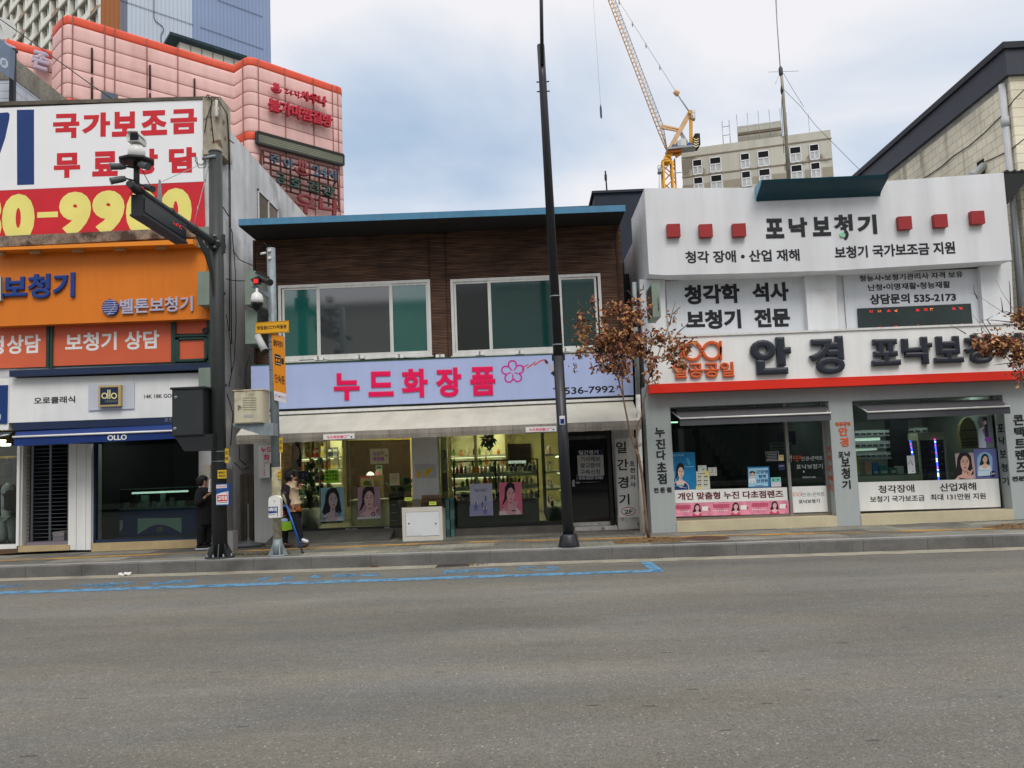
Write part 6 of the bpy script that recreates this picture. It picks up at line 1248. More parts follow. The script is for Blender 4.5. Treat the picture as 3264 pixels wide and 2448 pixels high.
# STONE BUILDING AT THE RIGHT
def brickwall(name, c1, c2, mort, bw, bh, ms, axis, dirtc=None):
 m = mat(name, c1, .9, var=0); t = m.node_tree; b = t.nodes['Principled BSDF']; g = nn(t, 'ShaderNodeNewGeometry'); sp = nn(t, 'ShaderNodeSeparateXYZ'); t.links.new(g.outputs['Position'], sp.inputs[0])
 cb = nn(t, 'ShaderNodeCombineXYZ'); t.links.new(sp.outputs[axis], cb.inputs[0]); t.links.new(sp.outputs[2], cb.inputs[1])
 br = nn(t, 'ShaderNodeTexBrick'); br.inputs['Scale'].default_value = 1; br.inputs['Brick Width'].default_value = bw; br.inputs['Row Height'].default_value = bh; br.inputs['Mortar Size'].default_value = ms; br.inputs['Mortar Smooth'].default_value = .3
 br.inputs['Color1'].default_value = rgb(*c1); br.inputs['Color2'].default_value = rgb(*c2); br.inputs['Mortar'].default_value = rgb(*mort); t.links.new(cb.outputs[0], br.inputs[0])
 def nz(sc, a, bb, lo=.3, hi=.7, det=5):
  v = nn(t, 'ShaderNodeVectorMath', operation='MULTIPLY'); v.inputs[1].default_value = sc; t.links.new(g.outputs['Position'], v.inputs[0]); n = nn(t, 'ShaderNodeTexNoise'); n.inputs['Scale'].default_value = 1; n.inputs['Detail'].default_value = det; t.links.new(v.outputs[0], n.inputs[0]); r = nn(t, 'ShaderNodeMapRange'); t.links.new(n.outputs[0], r.inputs[0])
  for i, x in enumerate((lo, hi, a, bb)): r.inputs[i+1].default_value = x
  return r.outputs[0]
 f = mth(t, 'MULTIPLY', nz((1.2,1.2,1.2), .85,1.15), nz((3,3, .25), 1, .55, .58, .72)); v = nn(t, 'ShaderNodeVectorMath', operation='SCALE'); t.links.new(br.outputs[0], v.inputs[0]); t.links.new(f, v.inputs['Scale']); t.links.new(v.outputs[0], b.inputs['Base Color'])
 bp = nn(t, 'ShaderNodeBump'); bp.inputs['Strength'].default_value = .4; bp.inputs['Distance'].default_value = .02; t.links.new(br.outputs['Fac'], bp.inputs['Height']); bp.invert = True; t.links.new(bp.outputs[0], b.inputs['Normal'])
 return m
BLOCK = brickwall('painted_block', (226,219,194), (220,214,192), (178,166,142), .42, .2, .008,1); BLOCKF = brickwall('block_front', (176,176,172), (168,168,166), (120,116,108), .42, .2, .008,0)
RY = 18.0; fr('X'); RX = py(3240,480, RY).x
CHAR = mat('charcoal_metal', (54,58,68), .5, var=.08, streak=.05); CAPD = mat('dark_cap_metal', (28,31,38), .5, var=.1)
fr('K'); zt = py(1640,115, RY).z; zf0 = py(1650,395, RY).z
T = Thing('block_building', 'cream painted block building with a deep charcoal roof band at the right', 'building', (RX+3, RY, PV))
MB().box(RX, RX+.35, RY+.0,40, PV, zf0, BLOCK).build('wall', T); MB().box(RX+.35,22, RY, RY+.35, PV, zf0, BLOCKF).build('wall', T)
mb = MB(); mb.box(RX-.10,22, RY-.10,40, zf0, zt-.14, CHAR); mb.box(RX-.16,22, RY-.16,40.1, zt-.14, zt, CAPD); mb.build('roof_band', T)
GREYB = mat('band_grey', (150,150,142), .9, var=.25, scale=3); MB().box(RX-.012, RX-.001, RY+.05,40, zf0-.12, zf0-.002, GREYB).build('grey_strip', T)  # greyer strip along the wall top, just below the roof band
p0, p1 = pxx(1530,470, RX-.09), pxx(1592,1240, RX-.09); PVC = mat('grey_pvc', (176,178,180), .5, var=.08)
mb = MB().tube([p0, Vector((p0.x, p0.y, 4.2))], .07, PVC, 12); p = pxx(1560,800, RX-.09); mb.tube([Vector((p0.x, p0.y, p.z-.1)), Vector((p0.x, p0.y, p.z+.1))], .085, PVC, 12); mb.build('drain_pipe', T)
q0, q1 = pxx(1310,1165, RX), pxx(1380,1215, RX); mb = MB().box(RX-.006, RX-.001, min(q0.y, q1.y), max(q0.y, q1.y), q1.z-.25, q0.z+.02, plain('vent_dark', (26,24,22), .9)); mb.build('opening', T)
mb = MB().tube([pxx(1375,1180, RX-.02), py(1310,1240, pxx(1340,1215, RX).y-.2)+Vector((0,0,0)), py(1262,1275, pxx(1340,1215, RX).y-.5)], .085, PVC, 12); mb.build('flue', T)
mb = MB()
for pts in ([(1725,515), (1640,600), (1540,730), (1380,890), (1240,1010), (1100,1100), (1000,1190), (850,1290), (780,1320)], [(1725,950), (1600,1050), (1550,1075), (1380,1150)]): mb.tube([pxx(x, y, RX-.02) for x, y in pts], .012, CAB, 5)
mb.build('cable', T)
fr('K'); mb = MB(); yA = RY-1.1
mb = MB(); x0 = RX-.42
a_, b_ = py(1552,1246,17.2), py(1728,1240,17.2); zc = a_.z
mb.prism([(a_.x, 17.2, zc), (a_.x+2.2,17.2, zc), (a_.x+2.2,17.2, zc+.03), (a_.x, 17.2, zc+.03)], (0,1.2,-.0), plain('corrugated_dark', (34,38,36), .7))
for i in range(14): mb.tube([(a_.x+.06+i*.15,17.19, zc+.03), (a_.x+.06+i*.15,18.4, zc+.03)], .03, MATS['corrugated_dark'], 6)
mb.prism([(a_.x+.01,17.21, zc-.001), (a_.x+.6,17.21, zc-.001), (a_.x+.01,17.21, zc-.65)], (0, .04,0), MATS['corrugated_dark']); solo(mb, 'corrugated_canopy', 'dark corrugated canopy stub at the upper right corner of the white building', 'canopy')
fr('M'); mb = MB().tube([py(1478,90,17.35), py(1535,820,17.35), py(1560,1200,17.35)], .045, plain('pipe_grey_dark', (84,88,92), .5), 10); solo(mb, 'down_pipe', 'grey down pipe in the dark gap right of the white building', 'pipe')
# CONCRETE TOWER UNDER CONSTRUCTION
RAW = mat('raw_concrete', (186,184,172), .9, var=.06, scale=.25, streak=.14, streakscale=(.9, .9, .08), dirt=((128,122,108), .22, .58, .62)); RAWD = mat('unpainted_patch', (150,144,128), .9, var=.1, scale=.4)
fr('J'); HT = 46.0; a_ = pz(470,490, HT); b_ = pz(1788,313, HT); dx = (b_-a_).normalized(); nrm = Vector((dx.y, -dx.x, 0))
if nrm.y > 0: nrm = -nrm
def wallpt(A, D, n, off):
 def f(x, y):
  d = ray(x, y); o = A+n*off; t = (o-CAM).dot(n)/d.dot(n); return CAM+d*t
 return f
on = wallpt(a_, dx, nrm, 0); W_ = (b_-a_).length
T = Thing('unfinished_tower', 'raw concrete tower under construction with rows of half filled windows', 'building', (a_.x, a_.y, 0))
mb = MB(); mb.prism([a_, b_, Vector((b_.x, b_.y, 0)), Vector((a_.x, a_.y, 0))], -nrm*16, RAW); mb.build('wall', T)
on0 = wallpt(a_, dx, nrm, .04); p1, p2 = on0(965,285), on0(1348,233); p3 = on0(1350,380)
th = MB(); A2, B2 = p1, p2; zt_ = (p1.z+p2.z)/2+1;
set_ = -nrm*3; on3 = wallpt(a_-nrm*3, dx, nrm, 0); A2, B2 = on3(968,285), on3(1348,233); zt_ = (A2.z+B2.z)/2
A2 = Vector((A2.x, A2.y, zt_)); B2 = Vector((B2.x, B2.y, zt_)); th.prism([A2, B2, Vector((B2.x, B2.y, HT-2)), Vector((A2.x, A2.y, HT-2))], -nrm*6, RAW); zz1 = on3(1160,335).z
th.prism([A2+nrm*.4+Vector((0,0, zz1-zt_)), B2+nrm*.4+Vector((0,0, zz1-zt_)), B2+nrm*.4+Vector((0,0, zz1-zt_-.35)), A2+nrm*.4+Vector((0,0, zz1-zt_-.35))], nrm*.5, plain('wood_band', (104,96,80), .8)); th.build('stair_head', T)
mb = MB()
for i in range(5):
 p = A2+(B2-A2)*(i/4)+nrm*.9; mb.tube([p+Vector((0,0,-3.4)), p+Vector((0,0,1.5))], .05, STEEL, 5)
for p in (A2+dx*-1.1+nrm*.9, A2+dx*-2.1+nrm*.9, B2+dx*.8+nrm*.9): mb.tube([p+Vector((0,0,-4.5)), p+Vector((0,0, .8))], .06, STEEL, 5)
for k in range(4): mb.bar(A2+dx*-2.1+nrm*.9+Vector((0,0,-4+k*1.3)), A2+dx*-1.1+nrm*.9+Vector((0,0,-4+k*1.3)), .08, .08, STEEL)
mb.bar(A2+nrm*.9+Vector((0,0,-.6)), B2+nrm*.9+Vector((0,0,-.6)), .06, .06, STEEL); mb.build('scaffold', T)
SEAM = plain('pour_seam', (134,124,108), .9)
mb = MB(); o1 = wallpt(a_, dx, nrm, .03)
for y0_, y1_ in ((555,395), (728,575)): A_, B_ = o1(480, y0_), o1(1800, y1_); zc_ = (A_.z+B_.z)/2; A_.z = B_.z = zc_; mb.bar(A_, B_, .12, .16, SEAM)
mb.build('seam', T)
GLZ = plain('plastic_glazing', (176,180,180), .4, var=.15); DKW = plain('open_window', (18,20,24), .9); PWH = plain('window_white', (220,222,224), .5); zs_ = []
cols = [(570,664,583,704), (720,832,564,684), (990,1084,526,648), (1142,1256,506,628), (1424,1538,464,590), (1598,1696,446,570)]
o2 = wallpt(a_, dx, nrm, .05); fl = 157/2.7648
c0 = [(o2(x0, y0), o2(x1, y1)) for x0, x1, y0, y1 in cols]; ztop_ = sum(c[0].z for c in c0)/6; zbot_ = sum(c[1].z for c in c0)/6; flh = o1(640,583).z-o1(650,738).z
for f_ in range(6):
 for i, (p0, p1) in enumerate(c0):
  u0 = (p0-a_).dot(dx); u1 = (p1-a_).dot(dx); z1 = ztop_-f_*flh; z0 = z1-(ztop_-zbot_)*1.02; zm = z1-(z1-z0)*.46
  P_ = lambda u, z, o=.02: a_+dx*u+nrm*o+Vector((0,0, z-HT))
  f = MB()
  for (ua, ub, za, zb) in ((u0, u1, z1-.12, z1), (u0, u1, z0, z0+.14), (u0, u0+.12, z0, z1), (u1-.12, u1, z0, z1), (u0, u1, zm-.07, zm+.07), ((u0+u1)/2-.06,(u0+u1)/2+.06, z0, zm)): f.prism([P_(ua, za), P_(ub, za), P_(ub, zb), P_(ua, zb)], nrm*.12, PWH)
  w_ = f.build('window', T); MB().prism([P_(u0, zm), P_(u1, zm), P_(u1, z1), P_(u0, z1)], nrm*.03, DKW).build('opening', T, w_); MB().prism([P_(u0, z0), P_(u1, z0), P_(u1, zm), P_(u0, zm)], nrm*.05, GLZ).build('glazing', T, w_)
mb = MB()
for (x0, y0, x1, y1, x2, y2, x3, y3) in ((484,806,576,796,580,842,488,850), (680,784,730,776,736,836,684,838), (846,762,1000,740,1004,832,852,834), (1100,728,1150,722,1160,780,1106,790), (1274,706,1432,688,1438,742,1280,748), (1560,668,1606,662,1614,730,1566,734), (1716,646,1808,636,1814,726,1722,726)): MB().poly([o1(x0, y0), o1(x1, y1), o1(x2, y2), o1(x3, y3)], RAWD).build('bare_patch', T)
# TOWER CRANE
CYL = mat('crane_yellow', (206,150,40), .5, var=.1, scale=1); CPK = mat('crane_faded', (206,166,120), .6, var=.15, scale=1); CGR = plain('crane_grey', (150,156,160), .6)
fr('I'); CRY = a_.y-6
def cr(x, y, o=0): p = py(x, y, CRY); p.y += o; return p
T = Thing('tower_crane', 'yellow luffing tower crane with a long raised lattice jib', 'crane', (cr(1310,1500).x, CRY, 0))
def lattice(mb, A, B, w, h, n, m1, m2, r1, r2, yv=Vector((0,1,0))):
 d = (B-A).normalized(); s = d.cross(yv).normalized(); c = [A+s*w/2*i+yv*h/2*j for i, j in ((-1,-1), (1,-1), (1,1), (-1,1))]; L_ = B-A
 for p in c: mb.tube([p, p+L_], r1, m1,5)
 for k in range(n):
  t0, t1 = L_*(k/n), L_*((k+1)/n)
  for i in range(4): j = (i+1) % 4; mb.tube([c[i]+t0, c[j]+(t1+t0)/2], r2, m2,4); mb.tube([c[j]+(t1+t0)/2, c[i]+t1], r2, m2,4)
base = cr(1300,1390); foot = Vector((base.x, base.y, 0)); zt_ = base.z
mb = MB(); mw = psize(78, CRY); lattice(mb, Vector((base.x, base.y, zt_-30)), Vector((base.x, base.y, zt_)), mw, mw, 12, CYL, CYL, .14, .08); lattice(mb, foot, Vector((base.x, base.y, zt_-30)), mw, mw, 8, CYL, CYL, .14, .08); mb.build('mast', T)
lw = MB(); q = cr(1365,1390); lattice(lw, Vector((q.x, q.y+1, zt_-26)), Vector((q.x, q.y+1, cr(1350,1335).z)), mw*.35, mw*.35,14, CYL, CYL, .07, .05); lw.build('hoist_tower', T)
mb = MB(); t0 = cr(1300,1400); mb.lathe((t0.x, t0.y, t0.z), [(mw*.62,0), (mw*.66, psize(20, CRY)), (mw*.5, psize(24, CRY)), (mw*.62, psize(30, CRY)), (mw*.4, psize(40, CRY)), (mw*.3, psize(70, CRY))], CYL, 10); mb.build('slewing_ring', T)
mb = MB(); A_, B_ = cr(1295,1290), cr(1545,1262); mb.bar(A_, B_, 2.2, psize(14, CRY), CGR); mb.bar(cr(1295,1310), cr(1420,1296), 1.6, psize(22, CRY), mat('crane_rust', (170,96,40), .7)); mb.bar(cr(1310,1345), cr(1330,1300), 1, .8, CYL); mb.bar(cr(1375,1340), cr(1420,1310), .3, .3, CYL); mb.build('counter_jib', T)
mb = MB(); q = cr(1525,1166); r_ = cr(1572,1260); mb.box(q.x, r_.x, CRY-1.2, CRY+1.2, r_.z, q.z, plain('ballast_black', (38,34,30), .8)); yb = CRY-1.22
for k in range(4):
 y = 1176+k*20; mb.pl([(1528, y), (1549, y+12), (1570, y), (1570, y+9), (1549, y+21), (1528, y+9)], yb, plain('ballast_cream', (214,200,160), .7))
mb.build('ballast', T)
mb = MB(); q = cr(1402,1205); r_ = cr(1455,1262); mb.box(q.x, r_.x, CRY-1, CRY+.6, r_.z, q.z, plain('cabin_grey', (196,198,196), .6)); q = cr(1378,1222); r_ = cr(1404,1265); mb.box(q.x, r_.x, CRY-1, CRY+.6, r_.z, q.z, plain('cabin_grey2', (170,176,180), .6)); q = cr(1340,1248); r_ = cr(1380,1272); mb.box(q.x, r_.x, CRY-.8, CRY+.6, r_.z, q.z, plain('cabin_blue_grey', (90,104,120), .6)); q = cr(1470,1236); r_ = cr(1505,1262); mb.box(q.x, r_.x, CRY-.8, CRY+.6, r_.z, q.z, plain('winch_blue', (36,80,150), .5)); mb.build('machinery', T)
J0, J1 = cr(1298,1282), cr(690,-260)
mb = MB(); A_, B_ = cr(1300,1278), cr(700,-300); d = (B_-A_); w = psize(46, CRY)
P1, P2 = A_, A_+d*.12; s = d.normalized().cross(Vector((0,1,0))).normalized(); s = s if s.x > 0 else -s
Q = lambda t, k, yv=0: A_+d*t+s*(w*k*min(1, t*8+.12))+Vector((0, yv, 0)); n = 44
for yv in (-.8, .8): mb.tube([Q(0,0, yv*.3), Q(.1,0, yv), Q(1,0, yv)], .085, CPK, 5)
mb.tube([Q(0.0, .3), Q(.12,1), Q(1,1)], .06, CGR, 5)
for i in range(n):
 t0, t1 = i/n, (i+1)/n
 for yv in (-.8, .8): mb.tube([Q(t0,0, yv), Q((t0+t1)/2,1)], .03, CGR, 4); mb.tube([Q((t0+t1)/2,1), Q(t1,0, yv)], .03, CGR, 4)
 mb.tube([Q(t0,0,-.8), Q(t1,0, .8)], .05, CPK, 4)
mb.build('jib', T)
mb = MB(); mb.bar(cr(1322,1275), cr(1492,975), .7, .55, CPK); mb.bar(cr(1505,1258), cr(1505,985), .4, .45, CYL); mb.bar(cr(1500,1258), cr(1412,1112), .25, .25, CGR); mb.bar(cr(1480,1258), cr(1405,1118), .25, .25, CGR); mb.bar(cr(1256,1072), cr(1410,1106), .3, .3, CPK); mb.bar(cr(1250,1088), cr(1405,1116), .3, .3, CPK); q = cr(1493,972); mb.lathe(q+Vector((0,-.8,0)), [(psize(17, CRY), 0), (psize(17, CRY), 1.6)], CYL, 10, axis=(0,1,0))
for i in range(6): u = i/6; mb.tube([cr(1322+170*u+10,1275-300*u+4), cr(1322+170*u-14,1275-300*u-22)], .04, CGR, 4)
mb.tube([cr(1315,1255), cr(1480,975-22)], .04, CGR, 4); mb.build('a_frame', T)
mb = MB(); mb.bar(cr(1500,1010), cr(1540,1020), .8, .2, CGR)
for x in (1504,1522,1538): mb.tube([cr(x, 1018), cr(x+1,935)], .04, CGR, 4)
mb.bar(cr(1504,965), cr(1538,960), .06, .06, CGR); mb.build('platform', T)
mb = MB()
for o_ in (-4,4): mb.tube([cr(1495+o_, 960), cr(1385+o_, 800)], .05, CGR, 4)
mb.tube([cr(1382,792), cr(885,0), cr(720,-260)], .028, CGR, 4); q = cr(1382,792); mb.lathe(q, [(.1,-.5), (.5,0), (.1, .5)], CPK, 8)
for x, y in ((1240,575), (1122,389), (1006,204), (893,18)): mb.lathe(cr(x, y), [(.05,-.4), (.11,0), (.05, .4)], CGR, 6)
mb.build('pendant_rope', T)
mb = MB(); mb.tube([cr(737,925), cr(690,260), cr(668,-60), cr(655,-300)], .016, CGR, 4); mb.lathe(cr(737,952), [(.04,-1.0), (.13,-.8), (.15, .5), (.06,1.0)], plain('hook_dark', (60,76,84), .5), 8); mb.build('hook_block', T)
mb = MB()
mb.bar(cr(1226,1455), cr(1256,1462), 1.2, .6, CGR); mb.tube([cr(1224,1455), cr(1224,1410)], .05, CGR, 4); mb.tube([cr(1250,1455), cr(1250,1410)], .05, CGR, 4); mb.bar(cr(1222,1412), cr(1252,1410), .06, .06, CGR)
for x in (1234,1252): mb.tube([cr(x, 1490), cr(x, 1620)], .04, CGR, 4)
mb.bar(cr(1340,1478), cr(1425,1470), .1, .1, CGR); mb.build('ladder', T)
# AERIAL MAST behind the white building
fr('V4'); AYM = 27.0; POLEM = mat('weathered_pole', (150,146,130), .7, var=.2, scale=6); T = Thing('aerial_mast', 'tall guyed aerial mast rising behind the teal cove sign', 'mast', (py(1490,2100, AYM).x, AYM, 4))
mb = MB(); mb.tube([py(1530,2150, AYM), py(1455,1040, AYM), py(1436,830, AYM)], [.062, .05, .045], POLEM, 8); mb.build('pole', T)
mb = MB(); mb.tube([py(1428,815, AYM), py(1390,290, AYM), py(1376,-10, AYM), py(1370,-200, AYM)], [.016, .016, .022, .02], CGR, 6); mb.tube([py(1288,847, AYM), py(1645,834, AYM)], .008, CGR, 5); mb.tube([py(1418,865, AYM), py(1368,990, AYM)], .006, CGR, 5); mb.lathe(py(1434,850, AYM), [(.05,-.12), (.07,-.05), (.07, .12), (.03, .2)], plain('mast_head', (60,66,66), .5), 8); mb.lathe(py(1450,1070, AYM), [(.03,-.15), (.06,0), (.03, .2)], BLK, 8); mb.tube([py(1445,1130, AYM), py(1442,1300, AYM), py(1470,1800, AYM)], .010, BLK, 5); mb.build('aerial', T)
mb = MB(); fr('X'); mb.tube([py(2495,282, AYM), py(2553,340, AYM), py(2600,400, AYM-1), py(2755,557, AYM-3)], .008, CAB, 4); mb.tube([py(2497,233, AYM), py(2530,290, AYM), py(2562,340, AYM-1)], .007, CAB, 4); mb.tube([py(2576,362, AYM-1), py(2580,420, AYM-1)], .005, CAB, 4); mb.build('guy_wire', T)
# PINK SAUNA BUILDING
PINK = mat('pink_panel', (226,184,178), .55, var=.06, scale=.35, streak=.14, streakscale=(1.6,1.6, .12), dirt=((176,128,116), .25, .62, .85)); PINKS = mat('pink_seam', (146,98,92), .8, var=.2); ORT = mat('orange_top', (216,84,56), .5, var=.08, scale=.5, streak=.1)
HP = 26.0; fr('X')
plan = [pz(x, y, HP) for x, y in ((-60,104), (22,126), (171,167), (170,92), (192,64), (203,55), (216,50), (231,53), (333,84), (365,94), (467,125), (565,155), (745,210), (776,189), (789,184), (805,185), (821,190), (906,219), (996,250), (1057,271), (1074,276), (1086,281))]
last = plan[-1]; dA = (plan[11]-plan[7]).normalized(); dN = Vector((dA.y, -dA.x, 0)); dN = dN if dN.y < 0 else -dN
plan += [last+dA*.25-dN*.35, last+dA*.25-dN*8]
def miter(pts):
 o = []
 for i in range(len(pts)):
  n = Vector((0,0,0))
  for a, b in ((i-1, i), (i, i+1)):
   if 0 <= a and b < len(pts):
    d = (pts[b]-pts[a]); d.z = 0; d.normalize(); n += Vector((d.y, -d.x, 0))
  n.normalize(); o.append(n)
 return o
nm = miter(plan); rowh = .80; T = Thing('sauna_building', 'pink panelled building with orange top band and red rooftop lettering', 'building', (plan[9].x, plan[9].y, 0))
def bands(name, rows, m, bulge=.035):
 mb = MB()
 for z1, z0 in rows:
  prof = [(z1,0), (z1-(z1-z0)*.06, bulge*.6), (z1-(z1-z0)*.25, bulge), (z1-(z1-z0)*.75, bulge), (z1-(z1-z0)*.94, bulge*.6), (z0,0)]; k = len(prof)
  vs = [Vector((p.x+nm[i].x*o, p.y+nm[i].y*o, z)) for i, p in enumerate(plan) for z, o in prof]
  mb.add(vs, [(i*k+j, i*k+j+1,(i+1)*k+j+1,(i+1)*k+j) for i in range(len(plan)-1) for j in range(k-1)], m, True)
 return mb.build(name, T)
bands('top_band', [(HP+.05, HP-.45)], ORT, .05); zz = HP-.45; rows = []; ors = []
for i in range(24):
 (ors if i in (5,11) else rows).append((zz, zz-(.5 if i in (5,11) else rowh))); zz -= .5 if i in (5,11) else rowh
bands('wall', rows, PINK); bands('orange_band', ors, ORT)
mb = MB(); mb.add([p+Vector((0,0, .04)) for p in plan]+[plan[-1]+dA*-30-dN*10, plan[0]-dN*12], [tuple(range(len(plan)+2))], PINKS); mb.build('roof', T)
mb = MB()
for z1, z0 in rows+ors: mb.add([Vector((p.x+nm[i].x*o, p.y+nm[i].y*o, z0+dz)) for i, p in enumerate(plan) for o, dz in ((.02, .022), (.02,-.022))], [(2*i, 2*i+1,2*i+3,2*i+2) for i in range(len(plan)-1)], PINKS)
for i in (7,8,9,10,11,16,17,18,19,20,13,5): p = plan[i]+nm[i]*.075; mb.box(p.x-.022, p.x+.022, p.y-.022, p.y+.022,2, HP, PINKS)
mb.build('seam', T)
nM = dN; onM = wallpt(plan[7], dA, nM, .12)
mb = MB()
for x, y0, y1 in ((1046,545,830), (1046,880,1200), (1706,740,1015), (1706,1060,1200), (2212,895,1200)): fr('V5'); a1, b1 = onM(x, y0), onM(x, y1); mb.tube([a1, b1], .055, plain('rusty_rod', (58,34,30), .8), 6)
mb.build('rod', T)
fr('V5'); MB().prism([onM(1153,1040), onM(1338,1080), onM(1338,1160), onM(1150,1150)], nM*.06, plain('blue_grey_vent', (84,96,108), .5)).build('vent', T)
# lettering on the right block
dR = (plan[19]-plan[16]).normalized(); nR = Vector((dR.y, -dR.x, 0)); nR = nR if nR.y < 0 else -nR
SRED = mat('sauna_red', (176,34,54), .5, var=.1); fr('H')
def wtext(T_, s, q, m, off, dep, bold, nme='lettering', base=plan[16], n=None, mbx=None):
 n = n or nR; o = wallpt(base, None, n, off); c = [o(*p) for p in q]; mb = mbx or MB()
 mb.textmap(s, lambda u, v, w: (c[0]*(1-u)+c[1]*u)*v+(c[3]*(1-u)+c[2]*u)*(1-v)+n*w, m, dep, bold); return mb if mbx else mb.build(nme, T_)
T2 = Thing('rooftop_lettering', 'crimson Korean sauna lettering with a steam bowl on the pink wall', 'sign', onM(700,1100))
mb = MB(); wtext(T2, '불가마찜질방', [(503,744), (982,882), (980,976), (506,842)], SRED, .30, .25, .05, mbx=mb); wtext(T2, '사우나', [(742,686), (940,740), (936,814), (746,754)], SRED, .30, .25, .04, mbx=mb); wtext(T2, '24시', [(628,664), (736,694), (735,748), (628,708)], SRED, .30, .15, .0, mbx=mb); mb.build('lettering', T2)
def bowl(T_, cx_, cy_, s, m, off, nme='steam_emblem'):
 o = wallpt(plan[16], None, nR, off); mb = MB()
 def stk(pts, w): mb.tube([o(cx_+x*s, cy_+y*s+x*s*.28) for x, y in pts], w, m, 6)
 stk([(-1, .3), (-.85, .75), (-.4,1), (.1,1.05), (.6, .9), (.95, .5), (1, .2)], .09)
 for x in (-.4,0, .4): stk([(x, .75), (x-.14, .35), (x+.1,0), (x-.05,-.5), (x+.05,-.85)], .08)
 mb.build(nme, T_)
bowl(T2,570,660,34, SRED, .35)
on2 = wallpt(plan[16], None, nR, .12); LVR = mat('louvre_metal', (116,118,104), .7, var=.2, scale=1); fr('H')
T3 = Thing('louvre_strip', 'long grey louvre strip across the pink wall under the crimson lettering', 'louvre', on2(750,1150)); c = [on2(410,1004), on2(1060,1179), on2(1060,1255), on2(410,1088)]
mb = MB(); mb.prism(c, nR*.12, plain('louvre_back', (50,50,44), .9)); mb.build('back_panel', T3); mb = MB()
for i in range(6):
 v = (i+.5)/6; A_ = c[0]*(1-v)+c[3]*v; B_ = c[1]*(1-v)+c[2]*v; mb.bar(A_+nR*.2, B_+nR*.2, .10, .09, LVR)
mb.build('slat', T3); mb = MB()
for A_, B_ in ((c[0], c[1]), (c[3], c[2]), (c[0], c[3]), (c[1], c[2])): mb.bar(A_+nR*.2, B_+nR*.2, .2, .12, plain('louvre_frame', (40,44,42), .7))
mb.build('frame', T3)
T3 = Thing('neon_sign_frame', 'old tubular sign frame with unlit blue, green and red letters', 'sign', on2(750,1400)); o4 = wallpt(plan[16], None, nR, .55); FRM = plain('frame_rust', (80,44,40), .8); mb = MB()
for pts in (((455,1130), (1045,1282)), ((455,1130), (455,1400)), ((1030,1275), (1045,1600)), ((600,1168), (606,1400)), ((745,1210), (752,1480)), ((890,1245), (900,1500)), ((480,1225), (1035,1375)), ((540,1330), (1040,1480)), ((640,1440), (1040,1560)), ((470,1132), (475,1240)), ((1040,1280), (1000,1340)), ((1030,1350), (980,1450)), ((525,1150), (530,1340)), ((675,1190), (680,1450)), ((820,1228), (826,1500)), ((960,1262), (966,1560)), ((470,1180), (1035,1330)), ((590,1380), (1040,1515)), ((520,1280), (1036,1425))): mb.bar(o4(*pts[0]), o4(*pts[1]), .09, .09, FRM)
mb.build('frame', T3)
NB, NG, NR_ = plain('neon_blue', (74,92,110), .5), plain('neon_green', (46,76,66), .5), plain('neon_red', (120,50,52), .5)
mb = MB()
for s, q in (('주', [(512,1166), (586,1186), (586,1256), (512,1236)]), ('야', [(618,1196), (690,1216), (690,1292), (618,1272)]), ('2', [(840,1248), (884,1260), (884,1338), (840,1326)]), ('4', [(892,1262), (940,1275), (940,1352), (892,1340)]), ('시', [(948,1278), (1012,1296), (1012,1372), (948,1352)])): wtext(T3, s, q, NB, .7, .2, .01, mbx=mb)
mb.build('blue_lettering', T3); mb = MB()
for s, q in (('금', [(560,1305), (628,1324), (628,1400), (560,1380)]), ('호', [(664,1336), (750,1358), (750,1432), (664,1410)]), ('건', [(794,1366), (880,1388), (880,1462), (794,1440)]), ('강', [(904,1396), (1002,1420), (1000,1496), (904,1470)])): wtext(T3, s, q, NG, .7, .2, .02, mbx=mb)
mb.build('green_lettering', T3); mb = MB()
for s, q in (('우', [(708,1452), (858,1490), (858,1640), (708,1600)]), ('나', [(886,1486), (1042,1526), (1036,1640), (886,1612)])): wtext(T3, s, q, NR_, .7, .2, .03, mbx=mb)
mb.build('red_lettering', T3); bowl(T3,768,1262,56, NR_, .75)
# silver letters on the left wing
dW = (plan[2]-plan[1]).normalized(); nW = Vector((dW.y, -dW.x, 0)); nW = nW if nW.y < 0 else -nW; fr('V5')
T3 = Thing('wing_lettering', 'silver letters turned sideways on the orange edged pink wing at far left', 'sign', wallpt(plan[1], None, nW, .2)(450,700)); mb = MB()
wtext(T3, '존', [(366,570), (562,626), (546,830), (352,772)], SILV, .25, .2, .06, base=plan[1], n=nW, mbx=mb); wtext(T3, '누', [(0,430), (186,520), (186,660), (20,600)], SILV, .25, .2, .06, base=plan[1], n=nW, mbx=mb); mb.build('lettering', T3)
# gabled hut on the roofs behind
fr('A'); HUTY = 62
HB = mat('hut_panel', (206,208,198), .6, var=.05, scale=.5); HR = mat('hut_roof', (50,74,84), .6, var=.2, scale=2)
h0 = py(1355,285, HUTY); hd = dA; h1d = ray(1840,440); o = wallpt(h0, None, dN, 0); h1 = o(1845,445); h1.z = h0.z; hl = h0-dA*0+Vector((0,0,0))
T3 = Thing('rooftop_hut', 'small pale gabled hut with a teal roof edge behind the orange band', 'hut', (h0.x, h0.y, 0)); g0 = py(1278,342, HUTY-.0)
mb = MB(); zA_ = h0.z-.2; mb.prism([Vector((h0.x, h0.y, zA_)), Vector((h1.x, h1.y, zA_)), Vector((h1.x, h1.y, 0)), Vector((h0.x, h0.y, 0))], -dN*6, HB); mb.build('wall', T3)
gl = h0-dN*2.2; mb = MB(); k = -dN*-.5
mb.prism([h0+dN*.5-dA*.9, h1+dN*.5, h1+dN*.5+Vector((0,0,-.14)), h0+dN*.5-dA*.9+Vector((0,0,-.14))], -dN*.12, HR)
